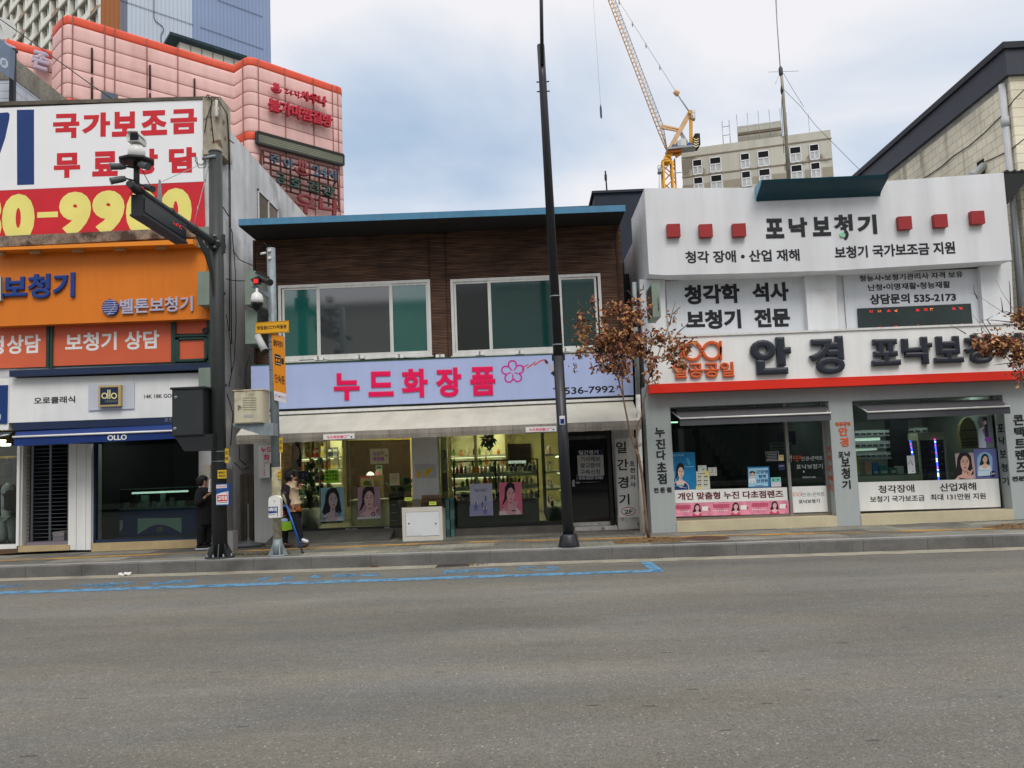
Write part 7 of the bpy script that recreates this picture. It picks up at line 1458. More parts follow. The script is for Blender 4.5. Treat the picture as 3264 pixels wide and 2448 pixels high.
mb.prism([h0+dN*.5-dA*.9, h1+dN*.5, h1-dN*6+Vector((0,0,-2.0)), h0-dN*6-dA*.9+Vector((0,0,-2.0))], (0,0,-.18), HR); mb.build('roof', T3)
mb = MB()
for i in range(1,6): p = h0+(h1-h0)*i/6+dN*.02; mb.box(p.x-.03, p.x+.03, p.y-.03, p.y+.03, zA_-6, zA_, plain('hut_seam', (140,140,132), .8))
mb.build('seam', T3)
# APARTMENT TOWER
def stripemat(name, col, pitch=.5):  # groove shade of the corrugation put into the colour as stripes
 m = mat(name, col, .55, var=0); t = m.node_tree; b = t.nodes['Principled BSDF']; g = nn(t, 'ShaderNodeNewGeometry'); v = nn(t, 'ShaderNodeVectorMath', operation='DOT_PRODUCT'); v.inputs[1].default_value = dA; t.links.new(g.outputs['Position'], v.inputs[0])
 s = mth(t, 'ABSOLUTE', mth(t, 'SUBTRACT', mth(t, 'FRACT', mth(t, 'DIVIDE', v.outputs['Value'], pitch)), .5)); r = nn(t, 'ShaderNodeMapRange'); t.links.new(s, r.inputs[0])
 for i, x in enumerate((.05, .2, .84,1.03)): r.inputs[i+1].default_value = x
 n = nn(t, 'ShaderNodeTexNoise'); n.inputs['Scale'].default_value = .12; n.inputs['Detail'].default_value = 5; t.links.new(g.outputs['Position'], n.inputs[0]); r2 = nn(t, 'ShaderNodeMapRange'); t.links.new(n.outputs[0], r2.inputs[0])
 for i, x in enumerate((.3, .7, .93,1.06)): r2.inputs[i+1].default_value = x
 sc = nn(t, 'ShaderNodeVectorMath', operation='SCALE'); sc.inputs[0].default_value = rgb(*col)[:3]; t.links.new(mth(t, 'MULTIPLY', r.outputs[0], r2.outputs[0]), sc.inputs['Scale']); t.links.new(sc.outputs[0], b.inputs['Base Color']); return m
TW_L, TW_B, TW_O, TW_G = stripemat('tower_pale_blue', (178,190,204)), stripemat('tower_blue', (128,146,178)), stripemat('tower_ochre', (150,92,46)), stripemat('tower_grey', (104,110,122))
fr('X'); C = py(320,40,95); HTW = 135.0; T = Thing('apartment_tower', 'tall apartment tower with pale blue corrugated gable and balcony rows', 'building', (C.x, C.y, 0))
def onT(x, y=60): q = wallpt(C, None, dN, 0)(x, y); q.z = 0; return q
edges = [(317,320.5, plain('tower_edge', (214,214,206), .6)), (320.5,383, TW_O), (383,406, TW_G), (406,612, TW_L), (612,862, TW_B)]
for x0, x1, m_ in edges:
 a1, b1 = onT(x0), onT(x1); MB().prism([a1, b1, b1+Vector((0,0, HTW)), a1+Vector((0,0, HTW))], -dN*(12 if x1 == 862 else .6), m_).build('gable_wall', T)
DOT = plain('panel_joint', (92,100,114), .8); mb = MB(); fr('V5'); oo = wallpt(C, None, dN, .08)
for (x0, y0), (x1, y1) in (((1370,0), (2200,282)),): A_, B_ = oo(x0, y0), oo(x1, y1); n = 44; [mb.bar(A_+(B_-A_)*(i/n), A_+(B_-A_)*((i+.55)/n), .06, .08, DOT) for i in range(n)]
fr('H')
for (x0, y0), (x1, y1) in (((130,0), (470,126)), ((0,205), (476,372))): A_, B_ = oo(x0, y0), oo(x1, y1); n = 30; [mb.bar(A_+(B_-A_)*(i/n), A_+(B_-A_)*((i+.55)/n), .06, .08, DOT) for i in range(n)]
mb.build('joint', T); fr('V5'); mb = MB(); mb.tube([oo(1752,-40), oo(1752,200), oo(1770,240), (oo(1850,300)), oo(1862,340), oo(1830,400), oo(1832,480)], .05, DOT, 5); mb.build('cable', T)
dL = dN*-1;
# side with balconies: it runs back from the corner, away to the left
fr('X'); q1 = ray(-120,150); q2 = Vector((q1.x, q1.y, 0)); nl = -dA; o = wallpt(C, None, nl, 0); E_ = o(-90,150); LL = 58.0; dl = Vector((-.717, .697,0))
outn = Vector((-dl.y, dl.x, 0)); outn = outn if outn.dot(CAM-C) > 0 else -outn
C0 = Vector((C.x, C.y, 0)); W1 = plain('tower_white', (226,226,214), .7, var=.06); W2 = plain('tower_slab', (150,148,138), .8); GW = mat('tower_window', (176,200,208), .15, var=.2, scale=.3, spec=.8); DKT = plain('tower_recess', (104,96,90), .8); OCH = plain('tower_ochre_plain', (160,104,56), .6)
def bx(mb, u0, u1, z0, z1, o0, o1, m_): mb.prism([C0+dl*u0+outn*o0+Vector((0,0, z0)), C0+dl*u1+outn*o0+Vector((0,0, z0)), C0+dl*u1+outn*o0+Vector((0,0, z1)), C0+dl*u0+outn*o0+Vector((0,0, z1))], outn*(o1-o0), m_)
mb = MB(); bx(mb, .3, LL, 0, HTW, -.8,-.6, W1); mb.build('wall', T); fh = 2.8; nb = int(LL//3.6); zb_ = 20
mbs, mbw, mbg, mbd, mbo = MB(), MB(), MB(), MB(), MB()
z = zb_
while z < 126:
 bx(mbs, 0, LL, z, z+.28,-.6, .12, W2)
 for i in range(nb):
  u = .4+i*3.6; k = i % 4
  bx(mbw, u+3.0, u+3.6, z+.28, z+fh, -.6, .05, W1)
  if k == 0: bx(mbo, u-.4, u+3.0, z+.28, z+.75,-.3, .0, OCH)
  if k in (1,3): bx(mbw, u, u+3.0, z+.28, z+1.35,-.6,-.02, W1)
  zs_ = z+(1.35 if k in (1,3) else .75); p = C0+dl*(u+1.5)+Vector((0,0, z+1.9))-CAM; X_, Y_ = PW/2+FPX*p.dot(_r)/p.dot(_f), PH/2-FPX*p.dot(_u)/p.dot(_f)
  seen = -30 < X_ < 330 and -40 < Y_ < 190; g_, d_ = (MB(), MB()) if seen else (mbg, mbd)
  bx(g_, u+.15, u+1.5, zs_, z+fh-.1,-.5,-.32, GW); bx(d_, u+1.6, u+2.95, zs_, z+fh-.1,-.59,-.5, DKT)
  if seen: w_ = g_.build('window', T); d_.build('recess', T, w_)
  bx(mbw, u+1.48, u+1.6, z+.28, z+fh, -.5,-.2, W1)
 z += fh
mbs.build('floor_slab', T); mbw.build('panel', T); mbg.build('window', T, kind='stuff'); mbd.build('recess', T, kind='stuff'); mbo.build('ochre_sill', T)
rr = random.Random(3); mb = MB()
for u, z in ((2.2,37.1), (9.5,33.6), (13,28.8), (17,31)): bx(mb, u, u+.9, z, z+.7,0, .4, plain('ac_unit', (200,200,196), .6)); bx(mb, u+.2, u+.7, z+.1, z+.6, .4, .42, DKT)
mb.build('air_conditioner', T)
# TILED BUILDING at far left, dish, sign, post, wire
fr('A'); TX = py(108,440,26).x; TILE = brickwall('grey_tile', (186,190,198), (178,182,192), (96,100,108), .6, .25, .008,1); OLDC = mat('old_concrete_band', (126,122,112), .95, var=.3, scale=1.5, fine=.2, fscale=12)
zt_ = pxx(108,440, TX).z; zt2 = pxx(330,630, TX).z; T = Thing('tiled_building', 'grey tiled wall with a rough concrete top band at far left', 'building', (TX-3,28,0))
MB().box(TX-8, TX, 26,40,0, zt_-.7, TILE).build('wall', T); MB().box(TX-8, TX+.03,25.97,40, zt_-.7, zt_, OLDC).build('top_band', T)
q = pxx(100,380, TX+.3); fr('V5'); PO = pxx(150,590, TX+.15); PO2 = pxx(155,1160, TX+.15); mb = MB().box(PO.x-.07, PO.x+.07, PO.y-.07, PO.y+.07, PO2.z-1, PO.z, BLK); mb.box(PO.x-.1, PO.x+.1, PO.y-.1, PO.y+.1, PO.z, PO.z+.08, BLK); solo(mb, 'black_post', 'square black post in front of the grey tiled wall', 'post')
SB = mat('slate_sign', (98,112,132), .5, var=.08); SY_ = PO.y-.9; T = Thing('hanging_sign', 'slate blue hanging sign with a pale oval, cut by the left frame edge', 'sign', py(20,700, SY_))
fr('V5'); MB().prism([py(-160,440, SY_), py(0,440, SY_), py(118,540, SY_), py(102,872, SY_), py(-160,700, SY_)], (0, .25,0), SB).build('board', T); mb = MB(); mb.el(45,715,44,62, SY_-.004, plain('slate_oval', (170,178,190), .5), rot=-25); mb.text('휴', (14,682,74,748), SY_-.006, SB, .002, .01); mb.build('oval', T)
q = py(35,375,27.5); mb = MB().lathe(q, [(.02, .06), (.2, .085), (.36, .15), (.44, .22)], plain('dish_grey', (170,172,168), .6), 20, axis=(.35,-1, .25)); mb.tube([q, q+Vector((.15,-.45, .1))], .015, STEEL, 5); mb.tube([q+Vector((0, .05,0)), Vector((q.x, q.y+.1, zt_))], .03, STEEL, 6); solo(mb, 'satellite_dish', 'pale satellite dish on the roof edge at far left', 'satellite dish')
fr('V5'); mb = MB().tube([py(-40,190,22), py(240,385,22), py(640,675,21), py(1060,980,20), py(1290,1135,19)], .013, CAB, 5); solo(mb, 'overhead_wire', 'thin black overhead wire slanting across the pink wall', 'wire')
# ACROSS THE STREET (behind the camera; mirrored in the panes)
OPP = mat('opposite_render', (160,154,144), .9, var=.08, scale=.6, streak=.15)
sheet('far_pavement', -60,60,-16,-9, .15, PAVER)
for x0, x1, h, c, lab in ((-26,-5.5,11.3,(172,166,156), 'beige shop block across the street mirrored in the upstairs panes'), (-5,8,12.2,(150,140,130), 'low grey brown shop block across the street'), (8.5,26,10.2,(184,184,180), 'pale grey shop block across the street')):
 T = Thing('opposite_building', lab, 'building', ((x0+x1)/2,-14, .15), 'shop blocks across the street'); m_ = mat('opposite_%d' % int(x1), c, .9, var=.08, scale=.5, streak=.15); MB().box(x0, x1,-24,-14, .15, h, m_).build('wall', T); MB().box(x0-.15, x1+.15,-24,-13.8, h, h+.25, COPE).build('parapet', T)
 MB().box(x0+.3, x1-.3,-13.99,-13.95, .3,3.6, GREYD).build('shop_front', T)
 n = int((x1-x0)//3)
 for fl_ in (1,):
  for i in range(n): u = x0+.6+i*(x1-x0-.6)/n; zb_ = 1.0 if fl_ == 0 else 4.4; f = MB().box(u, u+2.2,-13.99,-13.93, zb_-.1, zb_+2.2, WIN).build('window', T); MB().box(u+.08, u+2.12,-13.93,-13.92, zb_, zb_+2.1, GREYD).build('pane', T, f)
# STREET FURNITURE
POLEG = mat('pole_paint', (50,54,53), .5, var=.1, scale=5, streak=.2, streakscale=(14,14,1)); GALV = mat('galvanised', (132,142,146), .5, metal=.25, var=.14, scale=9, streak=.12); CAMW = plain('camera_white', (214,214,210), .35); DKM = plain('dark_metal', (36,39,40), .5, var=.1)
PYL = 15.28
def axis_pole(k, bx_, by_, tx_, ty_, Y):
 fr(k); b = py(bx_, by_, Y); t = py(tx_, ty_, Y); return Vector((b.x, Y, PV)), t
# big camera pole with the road-side arm
fr('P'); top = py(1436,352, PYL); fr('Q'); bot = py(556,1560, PYL); B_ = Vector((bot.x, PYL, PV)); fr('P'); rt = psize(90, PYL); fr('Q'); rb = psize(65, PYL)
T = Thing('camera_pole', 'thick dark grey camera pole with a long arm reaching over the road', 'pole', B_)
MB().tube([B_, B_+(top-B_)*.5, top], [rb, (rb+rt)/2, rt], POLEG, 20).build('shaft', T)
mb = MB(); mb.lathe(top+Vector((0,0,-.0)), [(rt*1.02,-.02), (rt*1.02, .0), (rt*.9, .02), (.01, .03)], POLEG, 20); mb.build('cap', T)
mb = MB()
for i in range(8):
 a = i*math.pi/4+.2; d = Vector((math.cos(a), math.sin(a), 0)); s = Vector((-d.y, d.x, 0))*.008
 mb.prism([B_+d*rb*.9-s, B_+d*(rb+.11)-s, B_+d*(rb+.11)-s+Vector((0,0, .03)), B_+d*rb*.9-s+Vector((0,0, .27))], s*2, POLEG)
mb.lathe(B_, [(rb+.125,0), (rb+.125, .02), (rb*.9, .02)], POLEG, 20)
for i in range(8): a = i*math.pi/4+.6; mb.lathe(B_+Vector((math.cos(a)*(rb+.09), math.sin(a)*(rb+.09), .02)), [(.018,0), (.018, .04), (.008, .04), (.008, .06)], GALV, 8)
mb.build('base_flange', T)
fr('P'); ax = py(1440,1570, PYL); az = ax.z; AXX = ax.x
def arm(Y): return Vector((AXX, Y, az))
AE = PYL-3.40
mb = MB(); mb.tube([arm(PYL), arm(PYL-.9), arm(PYL-1.9), arm(AE)], [.075, .07, .062, .055], POLEG, 12)
for y in (PYL-1.0, PYL-1.95, AE+.25): mb.tube([arm(y), arm(y-.06)], .078, POLEG, 12)
mb.build('arm', T)
mb = MB(); mb.tube([arm(PYL+.02)+Vector((0, .17,0)), arm(PYL-.2)], .13, POLEG, 14)
for i in range(6): a = i*math.pi/3; mb.tube([arm(PYL-.16)+Vector((.12*math.cos(a), 0, .12*math.sin(a))), arm(PYL-.24)+Vector((.12*math.cos(a), 0, .12*math.sin(a)))], .018, GALV, 6)
mb.box(AXX-.17, AXX+.17, PYL-.03, PYL+.03, az-.17, az+.17, POLEG); mb.build('arm_collar', T)
mb = MB(); pts = [(PYL-.12, az-.85), (PYL-.16, az-.5), (PYL-.32, az-.25), (PYL-.75, az-.06), (PYL-.95, az-.05), (PYL-.85, az-.15), (PYL-.5, az-.35), (PYL-.25, az-.6), (PYL-.12, az-1.0)]; mb.prism([(AXX-.01, y, z) for y, z in pts], (.02,0,0), POLEG); mb.build('gusset', T)
fr('P'); mb = MB(); STW = plain('stay_wire', (140,146,148), .4, metal=.6)
mb.tube([top+Vector((-.1,0,-.15)), arm(AE+1.0)+Vector((0,0, .35))], .006, STW, 5); mb.tube([top+Vector((-.1,0,-.15)), arm(PYL-1.05)+Vector((0,0, .03))], .006, STW, 5); mb.prism([arm(AE+1.0)+Vector((-.04,0,0)), arm(AE+1.0)+Vector((.04,0,0)), arm(AE+1.0)+Vector((.012,0, .4)), arm(AE+1.0)+Vector((-.012,0, .4))], (0, .02,0), GALV)
for t_ in (.3, .75): p = (top+Vector((-.1,0,-.15)))*(1-t_)+(arm(PYL-1.05)+Vector((0,0, .03)))*t_; mb.lathe(p, [(.006,-.05), (.018,0), (.006, .05)], STW, 6)
mb.tube([top+Vector((-.2,-.1,-.15)), top+Vector((.05,-.12,-.12))], .03, GALV, 6); mb.tube([py(1180,380, PYL), py(1170,460, PYL), py(1220,560, PYL), py(1300,560, PYL), py(1310,460, PYL)], .008, CAB, 5); mb.tube([py(1190,420, PYL), py(1200,500, PYL), py(1260,530, PYL), py(1305,470, PYL)], .008, CAB, 5); mb.build('stay_wire', T)
# LED message board under the arm
T2 = Thing('led_message_board', 'long black LED message board hanging under the pole arm', 'display board', arm(AE+.4)+Vector((0,0,-.5))); fr('P')
y0_, y1_ = AE+.2, PYL-1.6; z1_ = az-.09; z0_ = z1_-.29; x0_, x1_ = AXX-.07, AXX+.10
MB().box(x0_, x1_, y0_, y1_, z0_, z1_, DKM).build('casing', T2); MB().box(x1_, x1_+.012, y0_+.04, y1_-.04, z0_+.04, z1_-.04, plain('led_black', (18,22,24), .3)).build('screen', T2)
MB().box(x0_-.015, x1_+.02, y0_-.01, y1_+.01, z0_-.03, z0_-.001, plain('board_trim', (34,40,48), .5)).build('trim', T2)
mb = MB(); rr = random.Random(2)
for i in range(26): y = y1_-.06-rr.random()*.5; z = z1_-.08-rr.random()*.06; mb.box(x1_+.0125, x1_+.014, y-.005, y+.005, z-.004, z+.004, LEDR)
mb.build('led', T2)
mb = MB()
for y in (y0_+.35,(y0_+y1_)/2, y1_-.3): mb.box(AXX-.03, AXX+.03, y-.02, y+.02, z1_, az, GALV)
mb.build('hanger', T2)
# turret camera on its platform, floodlights round it
SCL = .70; AP = arm(AE+.22); N0 = set(bpy.data.objects); T2 = Thing('turret_camera', 'white swivelling turret camera on the platform at the arm end', 'camera', AP+Vector((0,0, .5)))
pz0 = AP+Vector((0,0, .62)); mb = MB(); mb.lathe(pz0, [(.10,0), (.14, .02), (.172, .12), (.17, .20), (.12, .29), (.07, .33)], CAMW, 16); mb.build('base', T2)
mb = MB(); hc = pz0+Vector((0,0, .42)); mb.prism([hc+Vector((x, -.17, z)) for x, z in ((-.12,-.08), (.12,-.08), (.13, .02), (.10, .08), (-.10, .10), (-.14, .04))], (0, .36,0), CAMW); mb.box(hc.x-.05, hc.x+.05, hc.y-.05, hc.y+.05, hc.z-.16, hc.z-.08, CAMW); mb.build('head', T2)
mb = MB(); mb.prism([hc+Vector((x, -.178, z)) for x, z in ((-.06,-.065), (.115,-.065), (.12, .02), (.09, .07), (-.055, .08))], (0, .008,0), plain('camera_glass', (14,16,18), .1)); mb.build('lens_window', T2); MB().prism([hc+Vector((x, -.25, z)) for x, z in ((-.10, .10), (.13, .085), (.145, .03), (.15, .03), (.135, .10), (-.10, .115))], (0, .4,0), CAMW).build('hood', T2)
T2 = Thing('floodlight_platform', 'octagonal dark platform with four tilted floodlights under the turret camera', 'floodlight', AP)
mb = MB(); mb.lathe(AP+Vector((0,0, .54)), [(.25,0), (.36, .03), (.36, .07), (.1, .075)], DKM, 8, False); mb.build('plate', T2); MB().tube([AP, AP+Vector((0,0, .56))], .06, POLEG, 12).build('post', T2)
mb = MB()
for dx_, dy_, dz_, ex, ez in ((-.38,-.12, .44,-.28,-.05), (.26,-.15, .47, .34,-.16), (-.30,-.2, .16,-.30,-.12), (.18, .2, .12, .3,-.16)):
 p = AP+Vector((dx_*.45, dy_, dz_)); d = Vector((ex, -.18, ez)).normalized(); L_ = MB().tube([p, p+d*.08, p+d*.26, p+d*.30], [.05, .068, .07, .075], plain('floodlight_grey', (74,78,80), .45), 12); L_.build('floodlight', T2); mb.tube([p, AP+Vector((0,0, dz_))], .018, DKM, 6)
mb.tube([AP+Vector((.08,0, .5)), AP+Vector((.2,-.05, .25)), AP+Vector((.32,0,0))], .008, CAB, 5); mb.tube([AP+Vector((-.02,-.06,-.05)), AP+Vector((-.1,-.1,-.15)), AP+Vector((0,-.08,-.2))], .008, CAB, 5); mb.build('bracket', T2)
for o_ in set(bpy.data.objects)-N0:
 if o_.type == 'MESH':
  off = o_.parent.location
  for v_ in o_.data.vertices: v_.co = AP+(v_.co+off-AP)*SCL-off
# dark cabinet on the pole
fr('Q'); CYf = PYL-.35; q = wr(134,116,415,518, CYf); T2 = Thing('equipment_cabinet', 'dark grey steel cabinet bracketed to the thick camera pole', 'cabinet', ((q[0]+q[1])/2, CYf, q[2]))
MB().box(q[0], q[1], CYf, CYf+.42, q[2], q[3], DKM).build('casing', T2); MB().box(q[0]-.025, q[1]+.03, CYf-.03, CYf+.45, q[3], q[3]+.035, DKM).build('lid', T2)
mb = MB(); mb.box(q[0]+.02, q[1]-.015, CYf-.012, CYf-.001, q[2]+.02, q[3]-.015, plain('cabinet_door_dark', (48,52,52), .5, var=.1)); d_ = mb.build('door', T2); mb = MB()
for x, y in ((166,184), (158,460)): p = py(x, y, CYf-.02); mb.lathe(Vector((p.x, CYf-.012, p.z)), [(.03,0), (.03, .01), (.012, .015)], GALV, 10, axis=(0,-1,0))
mb.build('lock', T2, d_)
s = wr(155,520,495,650, CYf+.05); mb = MB(); mb.prism([(s[0], CYf+.02, s[3]), (s[1], CYf+.02, s[3]), (s[1], CYf+.02, s[2]), (s[0]+.18, CYf+.02, s[2])], (0, .3,0), DKM); mb.build('bracket', T2)
YST = plain('yellow_sticker', (206,170,44), .6, var=.1)
def sticker(k, q, Y, lab, m_=YST, txt=None):
 fr(k); w = wr(*q, Y); mb = MB(); n = 5
 for i in range(2): y = q[1]+(q[3]-q[1])*(.35+.3*i);
 mb.slab(q, Y, .004, m_)
 for i in range(2):
  y0 = q[1]+(q[3]-q[1])*(.16+.42*i); mb.text(txt[i], (q[0]+(q[2]-q[0])*.12, y0, q[0]+(q[2]-q[0])*.88, y0+(q[3]-q[1])*.26), Y-.001, BLK, .001, .02)
 return solo(mb, 'sticker', lab, 'sticker')
sticker('Q', (535,826,614,898), PYL-rb-.006, 'yellow sticker on the thick pole above the newspaper box', txt=('불법광고', '부착금지'))
sticker('Q', (600,636,634,762), PYL-.06, 'tall yellow sticker on the side of the thick pole', txt=('경고', '부착'))
mb = MB(); fr('Q')
for y in (662,748): p = py(560, y, PYL); mb.lathe((B_.x, PYL, p.z-.006), [(rb+.001,0), (rb+.004,0), (rb+.004, .012), (rb+.001, .012)], GALV, 20)
solo(mb, 'pole_band', 'thin steel bands round the thick camera pole', 'band')
# newspaper boxes hung on the poles
def newsbox(k, q, Y, lab, kind):
 fr(k); w = wr(*q, Y); T = Thing('newspaper_box', lab, 'newspaper box', ((w[0]+w[1])/2, Y, w[2])); x0, x1, z0, z1 = w; d = .14
 if kind == 'blue':
  MB().box(x0, x1, Y, Y+d, z0, z1, plain('box_blue', (32,74,138), .4)).build('casing', T); u = unit(q[0], q[1], q[2], q[1]-3, q[3], q[3]-3); mb = MB()
  mb.pl([u(.03, .05), u(.84, .04), u(.84, .2), u(.03, .21)], Y-.003, plain('box_white', (214,214,214), .5)); mb.pl([u(.03, .5), u(.4, .42), u(.97, .36), u(.97, .97), u(.03, .98)], Y-.003, MATS['box_white']); mb.pl([u(.1, .54), u(.93, .52), u(.93, .82), u(.1, .84)], Y-.005, REDV); p = [u(.14, .57), u(.9, .555), u(.9, .78), u(.14, .8)]; mb.text('교차로', (p[0][0], p[0][1], p[1][0], p[1][1], p[3][1], p[2][1]), Y-.006, WLT, .002, .04); p = [u(.08, .08), u(.8, .075)]; mb.text('무료신문', (p[0][0], p[0][1], p[1][0], p[1][1], u(.08, .17)[1], u(.8, .165)[1]), Y-.004, REDV, .001, .0); mb.st([u(.8, .42), u(.9, .4), u(.84, .46)], 5, Y-.006, REDV); mb.st([u(.1, .9), u(.9, .885)], 4, Y-.005, BLUELT); mb.build('print', T)
 else:
  n = 12; r = (x1-x0)/2; pts = [(x0, Y, z0), (x1, Y, z0)]+[(x0+r+r*math.cos(math.pi*i/n), Y, z1-r*.75+r*.75*math.sin(math.pi*i/n)) for i in range(n+1)]
  MB().prism(pts, (0, d, 0), plain('box_ivory', (214,214,208), .4, var=.04)).build('casing', T); u = unit(q[0], q[1], q[2], q[1]-2, q[3], q[3]-2); mb = MB(); mb.pl([u(0.02, .52), u(.76, .50), u(.76, .78), u(.02, .82)], Y-.003, BLUELT); a = [u(.04, .55), u(.72, .535)]; mb.text('벼룩시장', (a[0][0], a[0][1], a[1][0], a[1][1], u(0, .74)[1], u(0, .71)[1]), Y-.004, WLT, .002, .04); mb.pl([u(.74, .5), u(.78, .5), u(.78, .96), u(.74, .96)], Y-.003, BLUELT); mb.st([u(.05, .88), u(.6, .86)], 4, Y-.003, plain('print_grey', (140,140,146), .5)); mb.st([u(.42, .26), u(.56, .25)], 5, Y-.003, plain('slot_dark', (70,70,70), .6)); mb.build('print', T)
newsbox('Q', (521,948,634,1134), PYL-rb-.15, 'blue and white newspaper box with a red panel strapped to the thick pole', 'blue')
# galvanised CCTV pole
fr('R'); t0 = py(380,96, PYL); r0 = psize(42, PYL); fr('S'); b0 = py(236,1540, PYL); B2 = Vector((b0.x, PYL, PV)); r1 = psize(72, PYL)
T = Thing('cctv_pole', 'weathered galvanised CCTV pole by the kerb in front of the lavender sign', 'pole', B2); CREAMP = mat('flaking_cream', (150,144,116), .8, var=.25, scale=6, streak=.2, dirt=((176,172,158), 5, .5, .6))
fr('S'); zc0, zc1 = py(236,1340, PYL).z, py(236,150, PYL).z; at = lambda z: B2+(t0-B2)*((z-PV)/(t0.z-PV)); rat = lambda z: r1+(r0-r1)*((z-PV)/(t0.z-PV))
MB().tube([at(zc1), at((zc1+t0.z)/2), t0], [rat(zc1), (rat(zc1)+r0)/2, r0], GALV, 18).build('shaft', T); MB().tube([at(zc0), at(zc1)], [rat(zc0)*1.01, rat(zc1)*1.01], CREAMP, 18).build('painted_shaft', T)
mb = MB(); mb.tube([at(PV), at(zc0)], [r1*1.05, r1*1.05], GALV, 18)
for i in range(4):
 a = i*math.pi/2+.5; d = Vector((math.cos(a), math.sin(a), 0)); s_ = Vector((-d.y, d.x, 0))*.008; mb.prism([B2+d*r1*.9-s_, B2+d*(r1+.09)-s_, B2+d*(r1+.09)-s_+Vector((0,0, .02)), B2+d*r1*.9-s_+Vector((0,0, .26))], s_*2, GALV)
mb.lathe(B2, [(r1+.10,0), (r1+.10, .018), (r1*.9, .018)], GALV, 18); mb.build('base_flange', T)
mb = MB()
for y in (118,192): fr('R'); p = py(366, y, PYL-r0); mb.lathe(p, [(.03,-.02), (.035, .0), (.025, .03)], CAMW, 8, axis=(0,-1,0))
mb.tube([py(330,142, PYL), py(278,152, PYL-.05)], .022, CAMW, 6); mb.tube([py(355,85, PYL), py(310,40, PYL), py(262,90, PYL), py(255,200, PYL)], .006, CAB, 5); mb.build('fitting', T)
mb = MB()
for y in (1010,1085,1285): p = py(375, y, PYL); mb.lathe(at(p.z), [(rat(p.z)+.002,-.01), (rat(p.z)+.008,-.01), (rat(p.z)+.008, .012), (rat(p.z)+.002, .012)], GALV, 16)
mb.build('clamp', T)
for (pa, pb, w_) in ((((395,590), (200,455)), None, .05), (((350,760), (245,690)), None, .06)):
 A_, C_ = py(*pa[0], PYL), py(*pa[1], PYL-.25); MB().bar(A_, C_, w_, w_*1.3, GALV if w_ == .05 else DKM).build('arm', T)
c0 = py(243,560, PYL-.28); T2 = Thing('dome_camera', 'white dome camera hanging from an arm of the galvanised pole', 'camera', c0); r = psize(62, PYL)
ztop_d, zbot_d, zmid = py(243,520, PYL-.28).z, py(243,712, PYL-.28).z, py(243,632, PYL-.28).z
MB().lathe((c0.x, c0.y, zmid), [(r, 0), (r*.98, .07), (r*.8,(ztop_d-zmid)*.75), (r*.35,(ztop_d-zmid)*.93), (r*.2,(ztop_d-zmid)), (r*.2,(ztop_d-zmid)+.06)], CAMW, 18).build('housing', T2); MB().lathe((c0.x, c0.y, zmid), [(r*.95,-.002), (r*.9,-.03), (r*.62,(zbot_d-zmid)*.7), (r*.3,(zbot_d-zmid)*.95), (.005, zbot_d-zmid)], mat('dome_smoke', (20,20,22), .08), 18).build('dome', T2)
T2 = Thing('red_signal_camera', 'black tube camera with a red square above the white dome camera', 'camera', py(300,420, PYL-.25))
A_, C_ = py(270,395, PYL-.15), py(372,432, PYL-.45); MB().tube([A_, A_+(C_-A_)*.9, C_], [.045, .055, .062], DKM, 12).build('tube', T2); mb = MB(); mb.prism([py(178,400, PYL-.3), py(255,366, PYL-.3), py(268,440, PYL-.3), py(208,440, PYL-.3)], (0, .12,0), DKM); mb.build('housing', T2); mb = MB(); mb.slab((208,398,252,436), PYL-.31, .01, mat('red_square', (230,30,28), var=0, emit=.5)); mb.build('red_square', T2); mb = MB(); mb.bar(py(232,328, PYL-.1), py(360,390, PYL-.1), .03, .05, DKM); mb.build('hood', T2)  # matte red square, given a faint glow by its material
T2 = Thing('loudspeaker', 'white cylindrical loudspeaker tilted below the yellow CCTV plate', 'loudspeaker', py(285,1040, PYL-.2)); A_, C_ = py(248,958, PYL-.2), py(322,1104, PYL-.35); MB().tube([A_, C_], [.062, .066], plain('speaker_grey', (170,172,172), .5), 14).build('body', T2); MB().tube([C_, C_+(C_-A_).normalized()*.015], .068, DKM, 14).build('rim', T2); MB().bar(A_+(C_-A_)*.8, py(380,1080, PYL), .02, .02, GALV).build('bracket', T2)
fr('R'); YP = mat('yellow_plate', (218,160,28), .5, var=.06); T2 = Thing('cctv_plate', 'small yellow CCTV notice plate across the galvanised pole', 'sign', py(388,930, PYL-.14))
MB().slab((226,822,552,803,936,919), PYL-.14, .02, YP).build('plate', T2); mb = MB(); mb.text('방범용CCTV작동중', (244,858,532,842,898,882), PYL-.14, BLK, .002, .03); mb.build('lettering', T2); mb = MB(); mb.st([(230,826), (548,808), (548,914), (230,931)], 4, PYL-.142, plain('plate_edge', (130,90,20), .5), closed=True); mb.build('edge', T2)
fr('R'); q = [py(385,925, PYL-.10), py(508,962, PYL-.10), py(530,1612, PYL-.10), py(412,1582, PYL-.10)]; OP = mat('orange_plate', (212,132,20), .5, var=.05)
T2 = Thing('parking_notice', 'tall orange no parking enforcement sign with a camera pictogram on the galvanised pole', 'sign', q[3])
MB().prism(q, (0, .02,0), OP).build('plate', T2)
def U_(u, v): a = (385+123*u, 925+37*u); b = (412+118*u, 1582+30*u); return (a[0]+(b[0]-a[0])*v, a[1]+(b[1]-a[1])*v)
def utext(mb, s, u0, v0, u1, v1, m_, bold):
 c = [py(*U_(u, v), PYL-.10) for u, v in ((u0, v0), (u1, v0), (u1, v1), (u0, v1))]; mb.textmap(s, lambda u, v, w: (c[0]*(1-u)+c[1]*u)*v+(c[3]*(1-u)+c[2]*u)*(1-v)+Vector((0,-w, 0)), m_, .003, bold)
mb = MB(); utext(mb, '불법주정차', .12, .085, .88, .18, BLK, .03); utext(mb, '단속중', .12, .60, .92, .73, BLK, .02); mb.build('lettering', T2)
